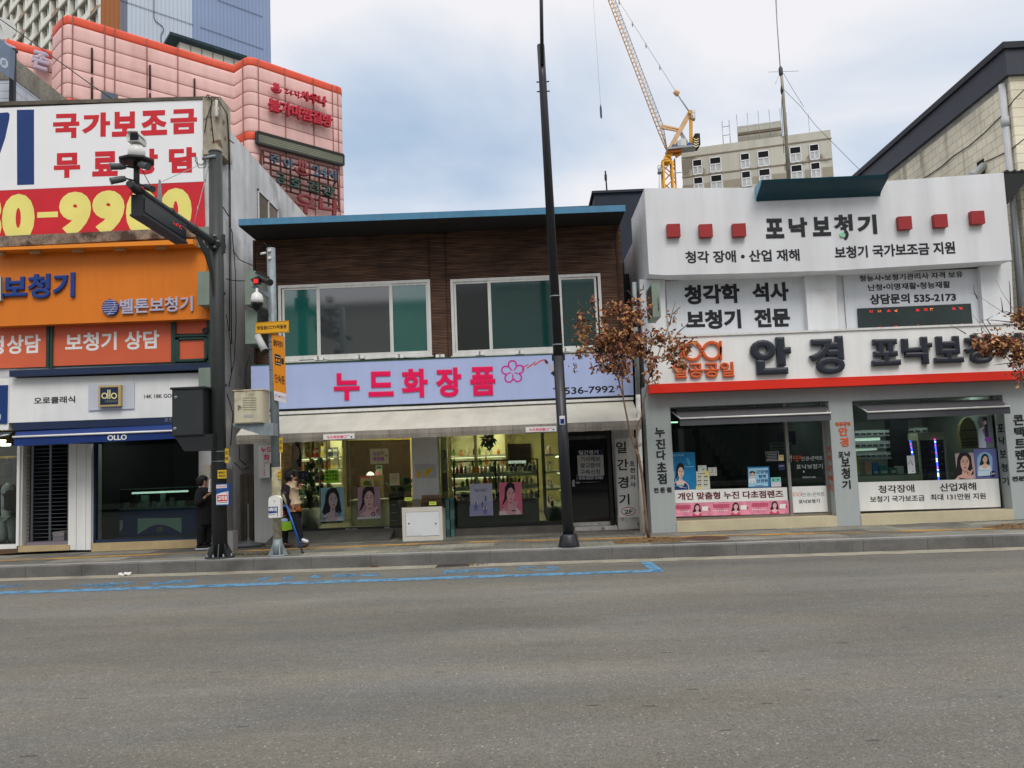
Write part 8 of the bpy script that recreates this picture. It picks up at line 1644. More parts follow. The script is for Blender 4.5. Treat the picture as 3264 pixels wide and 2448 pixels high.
mb = MB(); pp = lambda pts: mb.pl([U_(*p) for p in pts], PYL-.103, BLK); pp([(.18, .30), (.66, .30), (.66, .46), (.18, .46)]); pp([(.70, .34), (.9, .33), (.9, .43), (.70, .42)]); mb.el(*U_(.32, .385), 9,16, PYL-.105, OP, n=12); mb.el(*U_(.52, .385), 9,16, PYL-.105, OP, n=12); mb.st([U_(.22, .335), U_(.62, .335)], 4, PYL-.105, WLT); mb.st([U_(.22, .435), U_(.62, .435)], 4, PYL-.105, WLT); mb.build('camera_pictogram', T2)
mb = MB(); c = [U_(0, .86), U_(1, .86), U_(1,1), U_(0,1)]; mb.pl(c, PYL-.103, plain('plate_white', (206,204,210), .5)); utext(mb, '포천시', .08, .90, .38, .955, BLUELT, 0); utext(mb, '단속센터', .58, .90, .95, .955, BLUELT, 0); mb.el(*U_(.47, .925), 9,9, PYL-.106, REDV, n=10); mb.build('white_strip', T2)
# cream cabinet and its bracket
fr('E'); CY3 = PYL-.42; q = wr(118,120,358,376, CY3); T2 = Thing('junction_cabinet', 'stained cream junction cabinet bracketed to the galvanised pole', 'cabinet', ((q[0]+q[1])/2, CY3, q[2])); CRS = mat('stained_cream', (190,184,160), .5, var=.08, scale=3, streak=.2, dirt=((132,120,92), 3, .60, .74))
MB().box(q[0], q[1], CY3, CY3+.36, q[2], q[3], CRS).build('casing', T2); MB().box(q[0]-.02, q[1]+.02, CY3-.02, CY3+.38, q[3], q[3]+.02, CRS).build('lid', T2)
mb = MB(); mb.box(q[0]+.015, q[1]-.015, CY3-.012, CY3-.001, q[2]+.015, q[3]-.015, CRS); d_ = mb.build('door', T2); mb = MB(); HD = plain('handle_chrome', (170,172,172), .3, metal=.8); p = py(155,250, CY3-.02); mb.box(p.x-.012, p.x+.012, CY3-.03, CY3-.012, p.z-.04, p.z+.04, HD); mb.bar(p+Vector((0,-.01, .03)), p+Vector((.05,-.01, .0)), .014, .014, HD); mb.build('handle', T2, d_)
mb = MB(); LVS = plain('louvre_shadow', (140,134,116), .7)
for i in range(6): mb.tube([py(188+110*j/8,172+i*19+(4 if j % 2 else 0), CY3-.014) for j in range(9)], .006, LVS, 5)
mb.slab((194,312,276,332), CY3-.015, .003, plain('number_plate', (160,160,152), .5)); mb.build('louvre', T2, d_)
s = [py(x, y, CY3+.06) for x, y in ((106,380), (436,378), (436,482), (360,482), (106,402))]; MB().prism(s, (0, .3,0), GALV).build('bracket', T2)
newsbox('E', (396,970,496,1148), PYL-r1-.15, 'ivory arched newspaper box with a blue band on the galvanised pole', 'ivory')
sticker('E', (470,768,502,830), PYL-r1-.006, 'small yellow sticker on the galvanised pole', txt=('부착', '금지')); sticker('E', (484,500,514,618), PYL-.02, 'tall yellow sticker on the side of the galvanised pole', txt=('경고', '부착'))
fr('E'); mb = MB().lathe((py(85,1100,16.6).x, 16.6, PV), [(.06,0), (.06,1.55), (.08,1.56), (.03,1.75), (.005,1.8)], plain('gate_post_grey', (132,130,134), .6, var=.1), 8); mb.box(py(62,1240,16.5).x, py(114,1366,16.5).x, 16.45,16.75, PV, PV+.38, plain('gate_base', (150,146,148), .7)); solo(mb, 'gate_post', 'slim grey post on a block base right of the thick pole', 'post')
fr('E'); mb = MB(); q = wr(100,800,276,1340,18.9); mb.box(q[0]-.3, q[1]+.2,18.9,18.95, PV, q[3], mat('gate_brown', (70,64,56), .8, var=.2));
for i in range(5): x = q[0]+(q[1]-q[0])*i/4; mb.box(x-.015, x+.015,18.87,18.9, PV, q[3], MATS['gate_brown'])
solo(mb, 'alley_gate', 'dim brown plank gate closing the alley beside the cosmetics shop', 'gate'); mb = MB(); q = py(235,1300,17.4); mb.lathe((q.x, 17.4, PV), [(.30,0), (.32, .05), (.1, .09), (.03, .12), (.016, .2), (.016, .85), (.002, .86)], plain('stand_grey', (84,90,92), .6), 14); solo(mb, 'umbrella_stand', 'grey round based stand with a thin rod in the dark alley', 'stand')
MB_ = MB(); fr('E');
for pts in ([(160,550), (165,680), (215,720)], [(120,700), (180,760), (240,740)], [(60,140), (110,300), (90,560)]): MB_.tube([py(x, y, 17.8) for x, y in pts], .012, CAB, 5)
solo(MB_, 'cable', 'loose black cable hanging in the dark alley', 'cable')
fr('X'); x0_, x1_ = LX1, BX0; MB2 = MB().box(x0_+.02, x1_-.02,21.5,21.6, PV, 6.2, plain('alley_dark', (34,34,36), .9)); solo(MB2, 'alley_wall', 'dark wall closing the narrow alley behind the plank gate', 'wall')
MB2 = MB().box(BX1+.02, FX0,20,20.1, PV, 6, plain('gap_dark', (26,28,32), .9)); solo(MB2, 'gap_shade_panel', 'added dark panel shading the gap between the brown and the white building', 'wall')  # dark panel added to give the gap its shade
# black lamp post
fr('X'); b0 = py(1812,1700,14.9); t0 = py(1723.5,144,14.9); B3 = Vector((b0.x, 14.9, PV)); LPB = mat('lamp_black', (26,28,34), .4, var=.08, scale=6, spec=.5); rl, ru = psize(16.5,14.9), psize(12.5,14.9)
T = Thing('lamp_post', 'tall black tapering lamp post with a flared foot on the pavement', 'lamp post', B3)
up = (t0-B3); at3 = lambda f: B3+up*f
fr('F'); fj = (py(1100,1270,14.9).z-PV)/up.z
MB().tube([at3(.0), at3(fj)], [rl*1.05, rl], LPB, 20).build('lower_shaft', T); MB().tube([at3(fj), at3(.93), at3(1)], [rl*.97, ru, ru], LPB, 20).build('upper_shaft', T)
mb = MB(); mb.lathe(B3, [(.18,0), (.182, .03), (.165, .09), (.145, .18), (.125, .215), (.10, .22)], LPB, 20); mb.build('foot', T)
mb = MB()
for k, y in (('F', 818), ('F', 1185)): fr(k); z = py(1115, y, 14.9).z; f = (z-PV)/up.z; mb.lathe(at3(f), [(rl*.98,-.008), (rl*1.06,-.008), (rl*1.06, .01), (rl*.98, .01)], GALV, 18)
fr('F'); z = py(1137,1280,14.9).z; f = (z-PV)/up.z; p = at3(f)
for s_ in (-1,1): mb.box(p.x+s_*rl*1.05-.02, p.x+s_*rl*1.05+.02,14.87,14.93, p.z-.05, p.z+.05, LPB)
fr('I')
for y in (698,780): z = py(240, y, 14.9).z; f = (z-PV)/up.z; p = at3(f); mb.tube([p+Vector((-ru*1.7,0,0)), p+Vector((ru*1.7,0,0))], .012, LPB, 6)
mb.build('band', T)
fr('I'); a0 = py(236,570,14.9); a1 = py(227,0,14.9); a0.y = a1.y = 14.9-ru-.02; a2 = a1+(a1-a0)*.5; mb = MB(); mb.tube([a0, a1, a2, a2+Vector((0,-.4, .4)), a2+Vector((0,-1.2, .7)), a2+Vector((0,-2.0, .75))], [.035, .034, .034, .034, .03, .03], LPB, 10); mb.build('arm', T)
mb = MB(); h = a2+Vector((0,-2.2, .72)); mb.lathe(h, [(.05, .08), (.16, .04), (.18,-.03), (.12,-.06)], LPB, 14); mb.build('lamp_head', T)
fr('G'); ff = (py(1362,245,14.9).z-PV)/up.z; p = at3(ff); yy = p.y-rl-.004; mb = MB(); w = wr(1336,210,1386,284, yy); mb.box(w[0], w[1], yy-.003, yy, w[2], w[3], plain('tag_white', (206,208,212), .5)); mb.box(w[0]+.01, w[1]-.01, yy-.005, yy-.0035, w[3]-.11, w[3]-.05, BLUELT); mb.box(w[0]+.01, w[1]-.01, yy-.005, yy-.0035, w[2]+.01, w[2]+.05, BLUELT); mb.text('410', (1348,246,1378,262), yy-.004, BLK, .001, .0); solo(mb, 'number_tag', 'white and blue number tag on the black lamp post', 'tag')
# utility post between the buildings
fr('T'); u0 = py(860,268,16.6); fr('X'); u1 = py(2048,1690,16.6); mb = MB(); u1 = Vector((u1.x, 16.6, PV)); fr('T'); zj = py(905,1225,16.6).z; ru_ = psize(21,16.6); f = (zj-PV)/(u0.z-PV); mid = u1+(u0-u1)*f
T = Thing('utility_post', 'slim galvanised post with a white lower half between the two shops', 'post', u1); MB().tube([mid, u0], [ru_*.95, ru_*.9], GALV, 14).build('upper_shaft', T); MB().tube([u1, mid], [ru_, ru_*.96], mat('flaking_white', (196,194,188), .7, var=.1, scale=6, dirt=((130,124,116), 7, .56, .64)), 14).build('painted_shaft', T)
fr('G'); mb = MB(); q = [py(2050,860,17.5), py(2080,1200,17.5)]; mb.bar(q[0], Vector((q[1].x, 17.5, PV)), .05, .02, plain('board_pale', (180,172,154), .8)); mb.bar(py(2035,860,17.6), Vector((py(2052,1200,17.6).x, 17.6, PV)), .04, .02, MATS['board_pale']); solo(mb, 'plank', 'pale planks leaning upright in the dark gap behind the tree', 'plank')
# TREES
BARK = mat('tree_bark', (112,92,74), .9, var=.2, scale=14, streak=.2, streakscale=(30,30,3), bump=.3, bscale=60); SOIL = mat('pit_soil', (104,82,56), .95, var=.3, scale=14, fine=.3, fscale=60, bump=.6, bscale=60); TWIG = plain('twig', (78,62,54), .9)
AUT = [mat('leaf_%s' % k, c, .6, var=.25, scale=26, spec=.25) for k, c in (('copper', (150,98,68)), ('tan', (182,138,96)), ('rust', (128,76,56)), ('umber', (104,68,54)), ('ochre', (176,130,80)))]
def leaf(mb, p, s, rn):
 a = rn.uniform(0,6.28); d = Vector((math.cos(a)*.6, math.sin(a)*.6, rn.uniform(-1.1, .25))).normalized(); k = d.cross(Vector((rn.uniform(-1,1), rn.uniform(-1,1), rn.uniform(-1,1)))).normalized(); n = d.cross(k)*s*rn.uniform(.1, .3)
 mb.add([p, p+d*s*.45+k*s*.3+n, p+d*s, p+d*s*.45-k*s*.3+n, p+d*s*.5], [(0,1,4), (1,2,4), (0,4,3), (4,2,3)], rn.choice(AUT))
def tree(lab, k, Y, trunk, limbs, clusters, twigs, seed, dens=1.0):
 fr(k); rn = random.Random(seed); base = py(*trunk[0][:2], Y); py_base.append(base.x); T = Thing('street_tree', lab, 'tree', Vector((base.x, Y, PV)), 'street trees along the pavement')
 mb = MB()
 def limb(pts):
  ps = [];
  for x, y, r, *o in pts: p = py(x, y, Y); p.y = Y+(o[0] if o else 0); ps.append(p)
  mb.tube(ps, [psize(r, Y) for _, _, r, *_ in pts], BARK, 8)
 tr = [list(t) for t in trunk]; limb(tr)
 for l in limbs: limb(l)
 mb.build('trunk', T)
 mb = MB()
 for pts in twigs: n = len(pts); ps = [py(x, y, Y)+Vector((0, rn.uniform(-.15, .15), 0)) for x, y in pts]; mb.tube(ps, [.011-.008*i/(n-1) for i in range(n)], TWIG, 5)
 lf = MB(); tw = mb
 for cx_, cy_, rx, ry, n, dz in clusters:
  c = py(cx_, cy_, Y); RX_, RZ_ = psize(rx, Y), psize(ry, Y)
  for _ in range(max(2, n//14)):
   th = rn.uniform(0,6.28); rr_ = math.sqrt(rn.random()); e = c+Vector((RX_*rr_*math.cos(th), dz+rn.gauss(0, RX_*.4), RZ_*rr_*math.sin(th))); s0 = c+Vector((rn.uniform(-.2, .2)*RX_, dz, -RZ_*.8)); tw.tube([s0,(s0+e)/2+Vector((0,0, .04)), e], [.008, .006, .003], TWIG, 4)
  subs = [(rn.uniform(0,6.28), math.sqrt(rn.random())*.92) for _ in range(max(3, int(n*dens)//16))]
  for i in range(int(n*dens*.62)):
   th, rr_ = rn.choice(subs); q = c+Vector((RX_*rr_*math.cos(th)+rn.gauss(0, .05), dz+rn.gauss(0, RX_*.45), RZ_*rr_*math.sin(th)+rn.gauss(-.02, .06))); leaf(lf, q, rn.uniform(.045, .125), rn)
 tw.build('branch', T); lf.build('crown', T); return T
TREEY = 15.4; py_base = []
tree('young street tree with two bare stems and a ragged brown crown by the utility post', 'T', TREEY,
  [(985,2440,15), (968,2350,13.5), (950,2150,12.5), (925,1900,12), (895,1740,13), (872,1690,13)],
  [[(880,1700,9), (850,1630,9), (820,1520,8.5), (785,1350,7.5), (765,1240,7), (735,1130,6.5), (705,1020,5.5), (650,900,4), (560,800,3)],
  [(770,1260,5), (762,1150,5), (750,1000,5), (770,860,4), (800,700,3.5), (830,560,3)], [(890,1730,8.5), (880,1600,8), (882,1500,7.5), (920,1420,7), (950,1250,6), (985,1090,5), (1040,960,4.5), (1080,840,4), (1125,720,3.5), (1165,600,2.5)], [(1050,950,3), (1120,935,3), (1200,910,2.5), (1290,880,2)], [(720,1050,3), (600,760,2.5), (490,690,2.5), (390,620,2)]],
  [(850,560,115,110,330, .0), (740,480,60,70,60, .05), (870,420,40,60,70,0), (680,520,70,60,80,-.1), (640,700,160,90,330,-.05), (760,760,120,110,420,0), (560,800,150,80,300, .05), (700,900,130,110,330,0), (620,960,120,60,150,0), (750,1000,70,80,130,0), (430,560,110,50,90, .1), (390,680,90,50,80,0), (540,560,50,60,34,0), (510,450,40,60,22,0), (400,850,70,90,70,0), (900,780,80,90,130,0), (830,880,60,60,60,0), (960,820,70,80,130,0), (1000,980,60,120,190,0), (1110,730,120,55,170,0), (1220,840,110,70,150, .1), (1180,920,110,60,90,0), (1330,800,70,60,50,0), (1260,960,70,40,40,0), (1010,700,50,50,40,0), (1190,560,60,60,26,0), (980,460,40,50,36,-.2), (350,950,40,40,16,0), (715,1170,14,16,5,0)],
  [[(1160,620), (1190,520), (1215,430)], [(1190,540), (1240,490), (1265,470)], [(1230,700), (1300,640), (1340,590), (1370,550)], [(430,520), (385,450), (380,410)], [(300,640), (260,600), (262,560)], [(860,420), (800,350), (800,330)], [(1330,780), (1390,730), (1410,745)], [(930,330), (935,290)], [(560,420), (545,400)], [(1080,500), (1060,420), (1055,400)]], 21)
tree('street tree with drooping brown leaves and bare twigs, cut by the right frame edge', 'U', TREEY,
  [(900,3080,16), (905,2400,14), (915,1800,13), (920,1450,12)],
  [[(905,1500,8), (850,1260,7), (800,1210,6), (640,1035,5), (560,960,4), (480,830,3), (390,720,2.5), (290,590,2)], [(920,1450,8), (870,1200,6), (860,1000,5), (880,800,4)], [(900,800,3.5), (780,610,3.5), (640,560,3), (500,470,2.5), (390,390,2), (260,335,1.5)], [(870,700,3), (780,560,3), (700,440,2.5), (620,320,2), (560,190,1.5)]],
  [(480,900,110,90,250,0), (620,870,110,70,260,0), (660,960,60,60,80,0), (440,960,60,40,70,0), (340,860,50,40,50,0), (830,1000,90,120,260,0), (800,1090,50,60,60,0), (850,600,80,70,160,0), (950,900,90,160,260,0), (960,650,70,100,160,0), (540,740,30,30,10,0), (390,760,16,20,6,0), (710,715,12,16,5,0), (635,555,12,12,5,0), (840,1280,50,60,30,0), (700,1170,14,10,3,0), (750,1210,16,12,6,0), (560,920,60,60,60,0), (1100,700,160,300,400, .2)],
  [[(220,805), (130,745), (60,700)], [(560,960), (400,800), (330,790)], [(640,560), (560,570)], [(650,545), (640,460), (610,385)], [(780,560), (720,250), (700,200)], [(390,390), (320,320), (280,250)], [(480,830), (390,640)], [(700,690), (560,650), (440,640)], [(750,1140), (640,1150), (580,1158)], [(500,700), (470,640), (485,615)], [(640,720), (690,680), (720,700)], [(780,600), (720,540), (640,550)]], 33)
# earth pits of the two trees
for bx_, hw in ((py_base[0], .62), (py_base[1], .62)):
 c = Vector((bx_, TREEY+.02, PV+.004)); mb = MB(); rn = random.Random(5); n = 28
 ring = [c+Vector((hw*max(-1, min(1,1.25*math.cos(2*math.pi*j/n))), .33*max(-1, min(1,1.25*math.sin(2*math.pi*j/n))), 0)) for j in range(n)]
 vs = ring+[c+(r_-c)*.6+Vector((0,0, .02+rn.uniform(0, .025))) for r_ in ring]+[c+Vector((0,0, .06))]; mb.add(vs, [(j, (j+1) % n, n+(j+1) % n, n+j) for j in range(n)]+[(n+j, n+(j+1) % n, 2*n) for j in range(n)], SOIL)
 for _ in range(60): a = rn.uniform(0,6.28); r_ = math.sqrt(rn.random())*.9; leafon(c+Vector((hw*r_*math.cos(a), .3*r_*math.sin(a), .05*(1-r_)+.01)), rn.uniform(.03, .06))
 struct(mb, 'tree_pit', 'stuff')
# tufts of weeds at the pole feet
WEED = [plain('weed_a', (78,82,44), .8), plain('weed_b', (104,96,56), .8)]; mb = MB(); rn = random.Random(9)
fr('Y1')
for _ in range(420):
 x = rn.uniform(1500,1860); p = pz(x, 100-(x-1500)*.02+rn.gauss(0,3), PV+.003); a = rn.uniform(0,6.28); h = rn.uniform(.015, .06); d = Vector((math.cos(a), math.sin(a), 0)); mb.add([p-d*.006, p+d*.006, p+Vector((rn.gauss(0, .02), rn.gauss(0, .02), h))], [(0,1,2)], rn.choice(WEED))
struct(mb, 'weeds', 'stuff')
# PEOPLE
def skin(name, nodes, edges, m, T, root=0, sub=2):
 """one continuous tapered surface grown round connected joints: nodes = [(Vector, radius or (rx, ry))]"""
 me = bpy.data.meshes.new(name); me.from_pydata([tuple(p-T.loc) for p, _ in nodes], edges, []); o = bpy.data.objects.new(name, me); COL.objects.link(o)
 md = o.modifiers.new('skin', 'SKIN'); md.use_smooth_shade = True; md.branch_smoothing = .4
 for i, (_, r) in enumerate(nodes): sv = me.skin_vertices[0].data[i]; sv.radius = r if isinstance(r, tuple) else (r, r); sv.use_root = (i == root)
 s = o.modifiers.new('sub', 'SUBSURF'); s.levels = s.render_levels = sub
 m2 = bpy.data.meshes.new_from_object(o.evaluated_get(bpy.context.evaluated_depsgraph_get())); m2.materials.clear(); m2.materials.append(m); m2.name = name
 for p in m2.polygons: p.use_smooth = True; p.material_index = 0
 bpy.data.objects.remove(o); bpy.data.meshes.remove(me); o = bpy.data.objects.new(name, m2); COL.objects.link(o); o.parent = T.o; return o
def chain(*idx): return [(idx[i], idx[i+1]) for i in range(len(idx)-1)]
def hand(T, w, d, s, m, curl=.5, up=Vector((0,0,1))):
 """palm with five separate bent fingers, wrist at w pointing along d; returns nodes and edges to join to an arm"""
 d = d.normalized(); k = d.cross(up).normalized(); n = k.cross(d); nodes = [(w+d*.045*s, (.034*s, .017*s)), (w+d*.09*s, (.036*s, .014*s))]; edges = [(0,1)]
 for i, (o, L) in enumerate(((-.030, .066), (-.010, .078), (.010, .073), (.028, .056))):
  b = w+d*.095*s+k*o*s; a1 = b+(d*math.cos(curl*.6)-n*math.sin(curl*.6))*L*.5*s; a2 = a1+(d*math.cos(curl*1.7)-n*math.sin(curl*1.7))*L*.5*s; j = len(nodes); nodes += [(b, .009*s), (a1, .0085*s), (a2, .007*s)]; edges += [(1, j), (j, j+1), (j+1, j+2)]
 j = len(nodes); t0 = w+d*.045*s-k*.035*s; t1 = t0+(d*.7-k*.6-n*.3).normalized()*.035*s; t2 = t1+(d*.9-n*.5).normalized()*.028*s; nodes += [(t0, .011*s), (t1, .010*s), (t2, .008*s)]; edges += [(0, j), (j, j+1), (j+1, j+2)]
 return nodes, edges
def head(T, c, r, face, skinm, hairm, cap=None):
 """face parts on a head centred at c looking along the unit vector face"""
 f = face.normalized(); s = Vector((0,0,1)).cross(f).normalized(); u = f.cross(s)*1
 if u.z < 0: u = -u
 mb = MB(); W = plain('eye_white', (220,216,208), .3)
 for k in (-1,1): p = c+f*r*.86+s*k*r*.34+u*r*.06; mb.lathe(p, [(.001,-.008), (.010,-.004), (.011,0), (.006, .004)], W, 8, axis=f); mb.lathe(p+f*.003, [(.005,0), (.004, .003)], BLK, 8, axis=f)
 mb.build('eye', T); mb = MB()
 for k in (-1,1): p = c+f*r*.88+s*k*r*.34+u*r*.26; mb.bar(p-s*k*.014, p+s*k*.016+u*.002, .008, .006, hairm)
 mb.build('eyebrow', T); mb = MB(); p = c+f*r*.86-u*r*.14; mb.prism([p+u*r*.22-s*.008, p+u*r*.22+s*.008, p-u*.012+s*.015+f*.0, p-u*.012-s*.015], f*.018, skinm); mb.build('nose', T); mb = MB(); p = c+f*r*.80-u*r*.52; mb.prism([p-s*.022, p+u*.006, p+s*.022, p-u*.009], f*.012, plain('lip', (150,82,78), .5)); mb.build('mouth', T); mb = MB()
 for k in (-1,1): p = c+s*k*r*.86-f*r*.05; mb.lathe(p, [(.006,-.006), (.024,0), (.014, .010)], skinm, 10, axis=s*k)
 mb.build('ear', T)
SKIN = mat('skin', (196,146,120), .55, var=.06); HAIR = mat('black_hair', (20,18,18), .6, var=.2, scale=40); DKCL = mat('black_cloth', (22,22,26), .9, var=.12); TROU = mat('dark_trousers', (20,22,30), .9, var=.1); FLEECE = mat('cream_fleece', (196,174,146), .95, var=.12, scale=30, bump=.5, bscale=140); SLEEVE = mat('dark_sleeve', (34,24,30), .9, var=.1); BRSH = plain('brown_shoe', (58,42,40), .5); WHSH = plain('white_shoe', (206,208,216), .5)
fr('S'); LYp = pz(690,1490, PV).y+.12
def sp(x, y, o=0): p = py(x, y, LYp); p.y = LYp+o; return p
T = Thing('person', 'person in a cream and dark jacket walking right with a blue crutch and bags', 'person', Vector((sp(520,1400).x, LYp, PV)))
hc = sp(458,318)
body = [(sp(485,905), (.12, .115)), (sp(470,800), (.125, .11)), (sp(455,660), (.13, .12)), (sp(440,520), (.13, .14)), (sp(455,440), (.07, .07)), (sp(466,390), .05), (hc+Vector((.0,0,-.035)), (.075, .07)), (hc+Vector((0,0, .03)), (.10, .085)), (hc+Vector((-.015,0, .085)), (.055, .05)),
  (sp(515,925,-.07), .085), (sp(585,1130,-.08), .062), (sp(622,1300,-.08), .045), (sp(632,1400,-.08), .042), (sp(430,930, .08), .085), (sp(345,1140, .09), .06), (sp(330,1330, .09), .045), (sp(345,1450, .09), .04),
  (sp(400,520,-.15), .055), (sp(415,680,-.2), .046), (sp(470,742,-.18), .032), (sp(430,520, .14), .055), (sp(480,620, .18), .044), (sp(535,520, .14), .03)]
ed = chain(0,1,2,3,4,5,6,7,8)+chain(0,9,10,11,12)+chain(0,13,14,15,16)+chain(3,17,18,19)+chain(3,20,21,22)
for wi, pi in ((19,18), (22,21)):
 n_, e_ = hand(T, body[wi][0], body[wi][0]-body[pi][0], 1.0, SKIN, .8); o_ = len(body); body += n_; ed += [(a+o_, b+o_) for a, b in e_]+[(wi, o_)]
skin('body', body, ed, SKIN, T)
head(T, hc, .105, Vector((1,-.35,-.12)), SKIN, HAIR)
skin('jacket', [(sp(492,870), (.145, .135)), (sp(482,760), (.158, .14)), (sp(462,640), (.165, .145)), (sp(440,520), (.165, .17)), (sp(448,455), (.11, .12)), (sp(462,408), (.085, .085))], chain(0,1,2,3,4,5), FLEECE, T, 2)
skin('sleeve', [(sp(408,470,-.10), .085), (sp(385,540,-.17), .10), (sp(392,620,-.21), .095), (sp(420,695,-.22), .085), (sp(462,738,-.19), .07), (sp(478,750,-.18), .055)], chain(0,1,2,3,4,5), SLEEVE, T, 1); skin('sleeve', [(sp(440,480, .10), .085), (sp(470,580, .17), .085), (sp(488,622, .18), .08), (sp(530,530, .14), .062), (sp(538,512, .14), .05)], chain(0,1,2,3,4), SLEEVE, T, 1)
skin('trousers', [(sp(487,880), (.135, .13)), (sp(512,940,-.06), .108), (sp(560,1050,-.08), .095), (sp(592,1140,-.08), .082), (sp(618,1270,-.08), .066), (sp(630,1385,-.08), .06), (sp(440,940, .07), .1), (sp(385,1050, .08), .085), (sp(348,1150, .09), .075), (sp(332,1300, .09), .06), (sp(340,1430, .09), .052)], chain(0,1,2,3,4,5)+chain(0,6,7,8,9,10), TROU, T)
def shoe(T, a, t, m, w=.045):
 d = (t-a).normalized(); return skin('shoe', [(a-d*.05,(w*.9, w*.9)), (a+d*.03,(w, w*1.1)), (a+d*.12,(w, w*.75)), (t, (w*.75, w*.5))], chain(0,1,2,3), m, T, 1)
shoe(T, sp(628,1455,-.08), sp(775,1410,-.08), BRSH, .05); skin('shoe_trim', [(sp(655,1330,-.09), .034), (sp(690,1372,-.1), .04), (sp(770,1368,-.1), .03)], chain(0,1,2), WHSH, T, 1); a = sp(345,1470, .09); a.z = PV+.055; t_ = Vector((a.x+.16, a.y, PV+.04)); shoe(T, a, t_, BRSH, .045)
mb = MB(); rn = random.Random(3); n1, n2 = 10,16; vs = []
for i in range(n1+1):
 for j in range(n2):
  th = math.pi*.80*i/n1; ph = 2*math.pi*j/n2; rr_ = .128*(1+.05*math.sin(5*ph+3*th)+rn.uniform(-.02, .02)); x = math.sin(th)*math.cos(ph); z = math.cos(th)
  if x > .35 and z < .45: rr_ *= .70
  vs.append(hc+Vector((-.012+rr_*x*1.05, rr_*math.sin(th)*math.sin(ph)*.92, .03+rr_*z*.95)))
mb.add(vs, [(i*n2+j, i*n2+(j+1) % n2,(i+1)*n2+(j+1) % n2,(i+1)*n2+j) for i in range(n1) for j in range(n2)], HAIR, True); mb.build('hair', T)
skin('collar', [(sp(420,425), (.05, .07)), (sp(470,440), (.06, .09)), (sp(510,452), (.035, .06))], chain(0,1,2), FLEECE, T, 1)
T2 = Thing('waist_pouch', 'orange brown waist pouch worn by the walking person', 'bag', sp(585,850)); skin('pouch', [(sp(555,850,-.06), (.05, .05)), (sp(585,855,-.07), (.062, .06)), (sp(615,845,-.06), (.045, .05))], chain(0,1,2), plain('pouch_orange', (170,96,36), .7, var=.15), T2,1); MB().tube([sp(555,830,-.1), sp(490,800,-.17), sp(430,780,-.17)], .016, plain('pouch_strap', (110,84,50), .7), 6).build('strap', T2)
T2 = Thing('shoulder_bag', 'navy shoulder bag with a red tag carried at the back of the walking person', 'bag', sp(320,900)); skin('bag_body', [(sp(300,620, .02), (.06, .08)), (sp(320,740, .02), (.085, .1)), (sp(340,880, .02), (.07, .09))], chain(0,1,2), plain('bag_navy', (28,40,72), .8, var=.1), T2,1); skin('red_glove', [(sp(355,860,-.12), .03), (sp(345,910,-.12), .035), (sp(335,960,-.11), .02)], chain(0,1,2), plain('bag_red', (196,40,74), .7), T2,1)
T2 = Thing('shopping_bag', 'lime green shopping bag hanging at the side of the walking person', 'bag', sp(390,1190)); G2 = plain('bag_lime', (128,168,36), .6, var=.08); mb = MB()
c = [sp(305,1055,-.13), sp(480,1040,-.13), sp(495,1165,-.13), (sp(400,1195,-.13)), sp(315,1190,-.13)]; mb.prism(c, (0, .14,0), G2); mb.build('bag_body', T2); mb = MB(); mb.st([(310,1055), (315,980), (370,950), (420,990), (440,1045)], 8, LYp-.1, G2, t=.02); mb.build('handle', T2)
skin('contents', [(sp(325,1035,-.08), .04), (sp(370,1025,-.08), .05), (sp(425,1020,-.07), .03)], chain(0,1,2), plain('bag_contents', (150,166,206), .6), T2,1)
mb = MB()
for i, y in enumerate((1075,1115,1140,1160)): mb.st([(380-i*6, y), (450, y-4)], 4, LYp-.133, plain('bag_print', (70,98,30), .6))
mb.build('print', T2)
tip = pz(652,1575, PV); hand_ = py(318,600, tip.y+.05); T2 = Thing('crutch', 'blue walking crutch slanting forward beside the walking person', 'crutch', tip); BLC = plain('crutch_blue', (22,96,176), .35); up = hand_-tip
mb = MB().tube([tip+up*.10, tip+up*.82], .016, BLC, 10); mb.build('shaft', T2); MB().tube([tip, tip+up*.02, tip+up*.10], [.026, .02, .016], BLK, 10).build('ferrule', T2); MB().tube([tip+up*.82, tip+up*1.0], [.02, .026], plain('crutch_grip', (150,142,120), .6), 8).build('grip', T2); MB().tube([tip+up*1.0+Vector((-.10,0,-.02)), tip+up*1.01, tip+up*1.0+Vector((.05,0, .03))], .02, plain('crutch_handle', (60,66,76), .6), 8).build('handle', T2)
# person in black reading by the thick pole
fr('Q'); LYp = pz(400,1524, PV).y+.06; T = Thing('person', 'person in a long black coat standing half hidden behind the thick pole', 'person', Vector((py(415,1500, LYp).x, LYp, PV)))
hc = sp(408,930)
body = [(sp(415,1200), (.13, .12)), (sp(412,1110), (.13, .12)), (sp(410,1030), (.14, .16)), (sp(410,985), .06), (sp(412,960), .05), (hc+Vector((.01,0,-.03)), (.07, .065)), (hc+Vector((0,0, .03)), (.092, .08)), (hc+Vector((-.01,0, .075)), (.05, .05)),
  (sp(400,1330,-.08), .07), (sp(400,1480,-.08), .045), (sp(435,1330, .08), .07), (sp(438,1480, .08), .045), (sp(405,1040,-.17), .055), (sp(400,1130,-.2), .045), (sp(450,1070,-.2), .034), (sp(420,1040, .17), .055), (sp(440,1110, .2), .045), (sp(470,1020, .16), .034)]
ed = chain(0,1,2,3,4,5,6,7)+chain(0,8,9)+chain(0,10,11)+chain(2,12,13,14)+chain(2,15,16,17)
for wi, pi in ((14,13), (17,16)):
 n_, e_ = hand(T, body[wi][0], body[wi][0]-body[pi][0], 1.0, SKIN, .7); o_ = len(body); body += n_; ed += [(a+o_, b+o_) for a, b in e_]+[(wi, o_)]
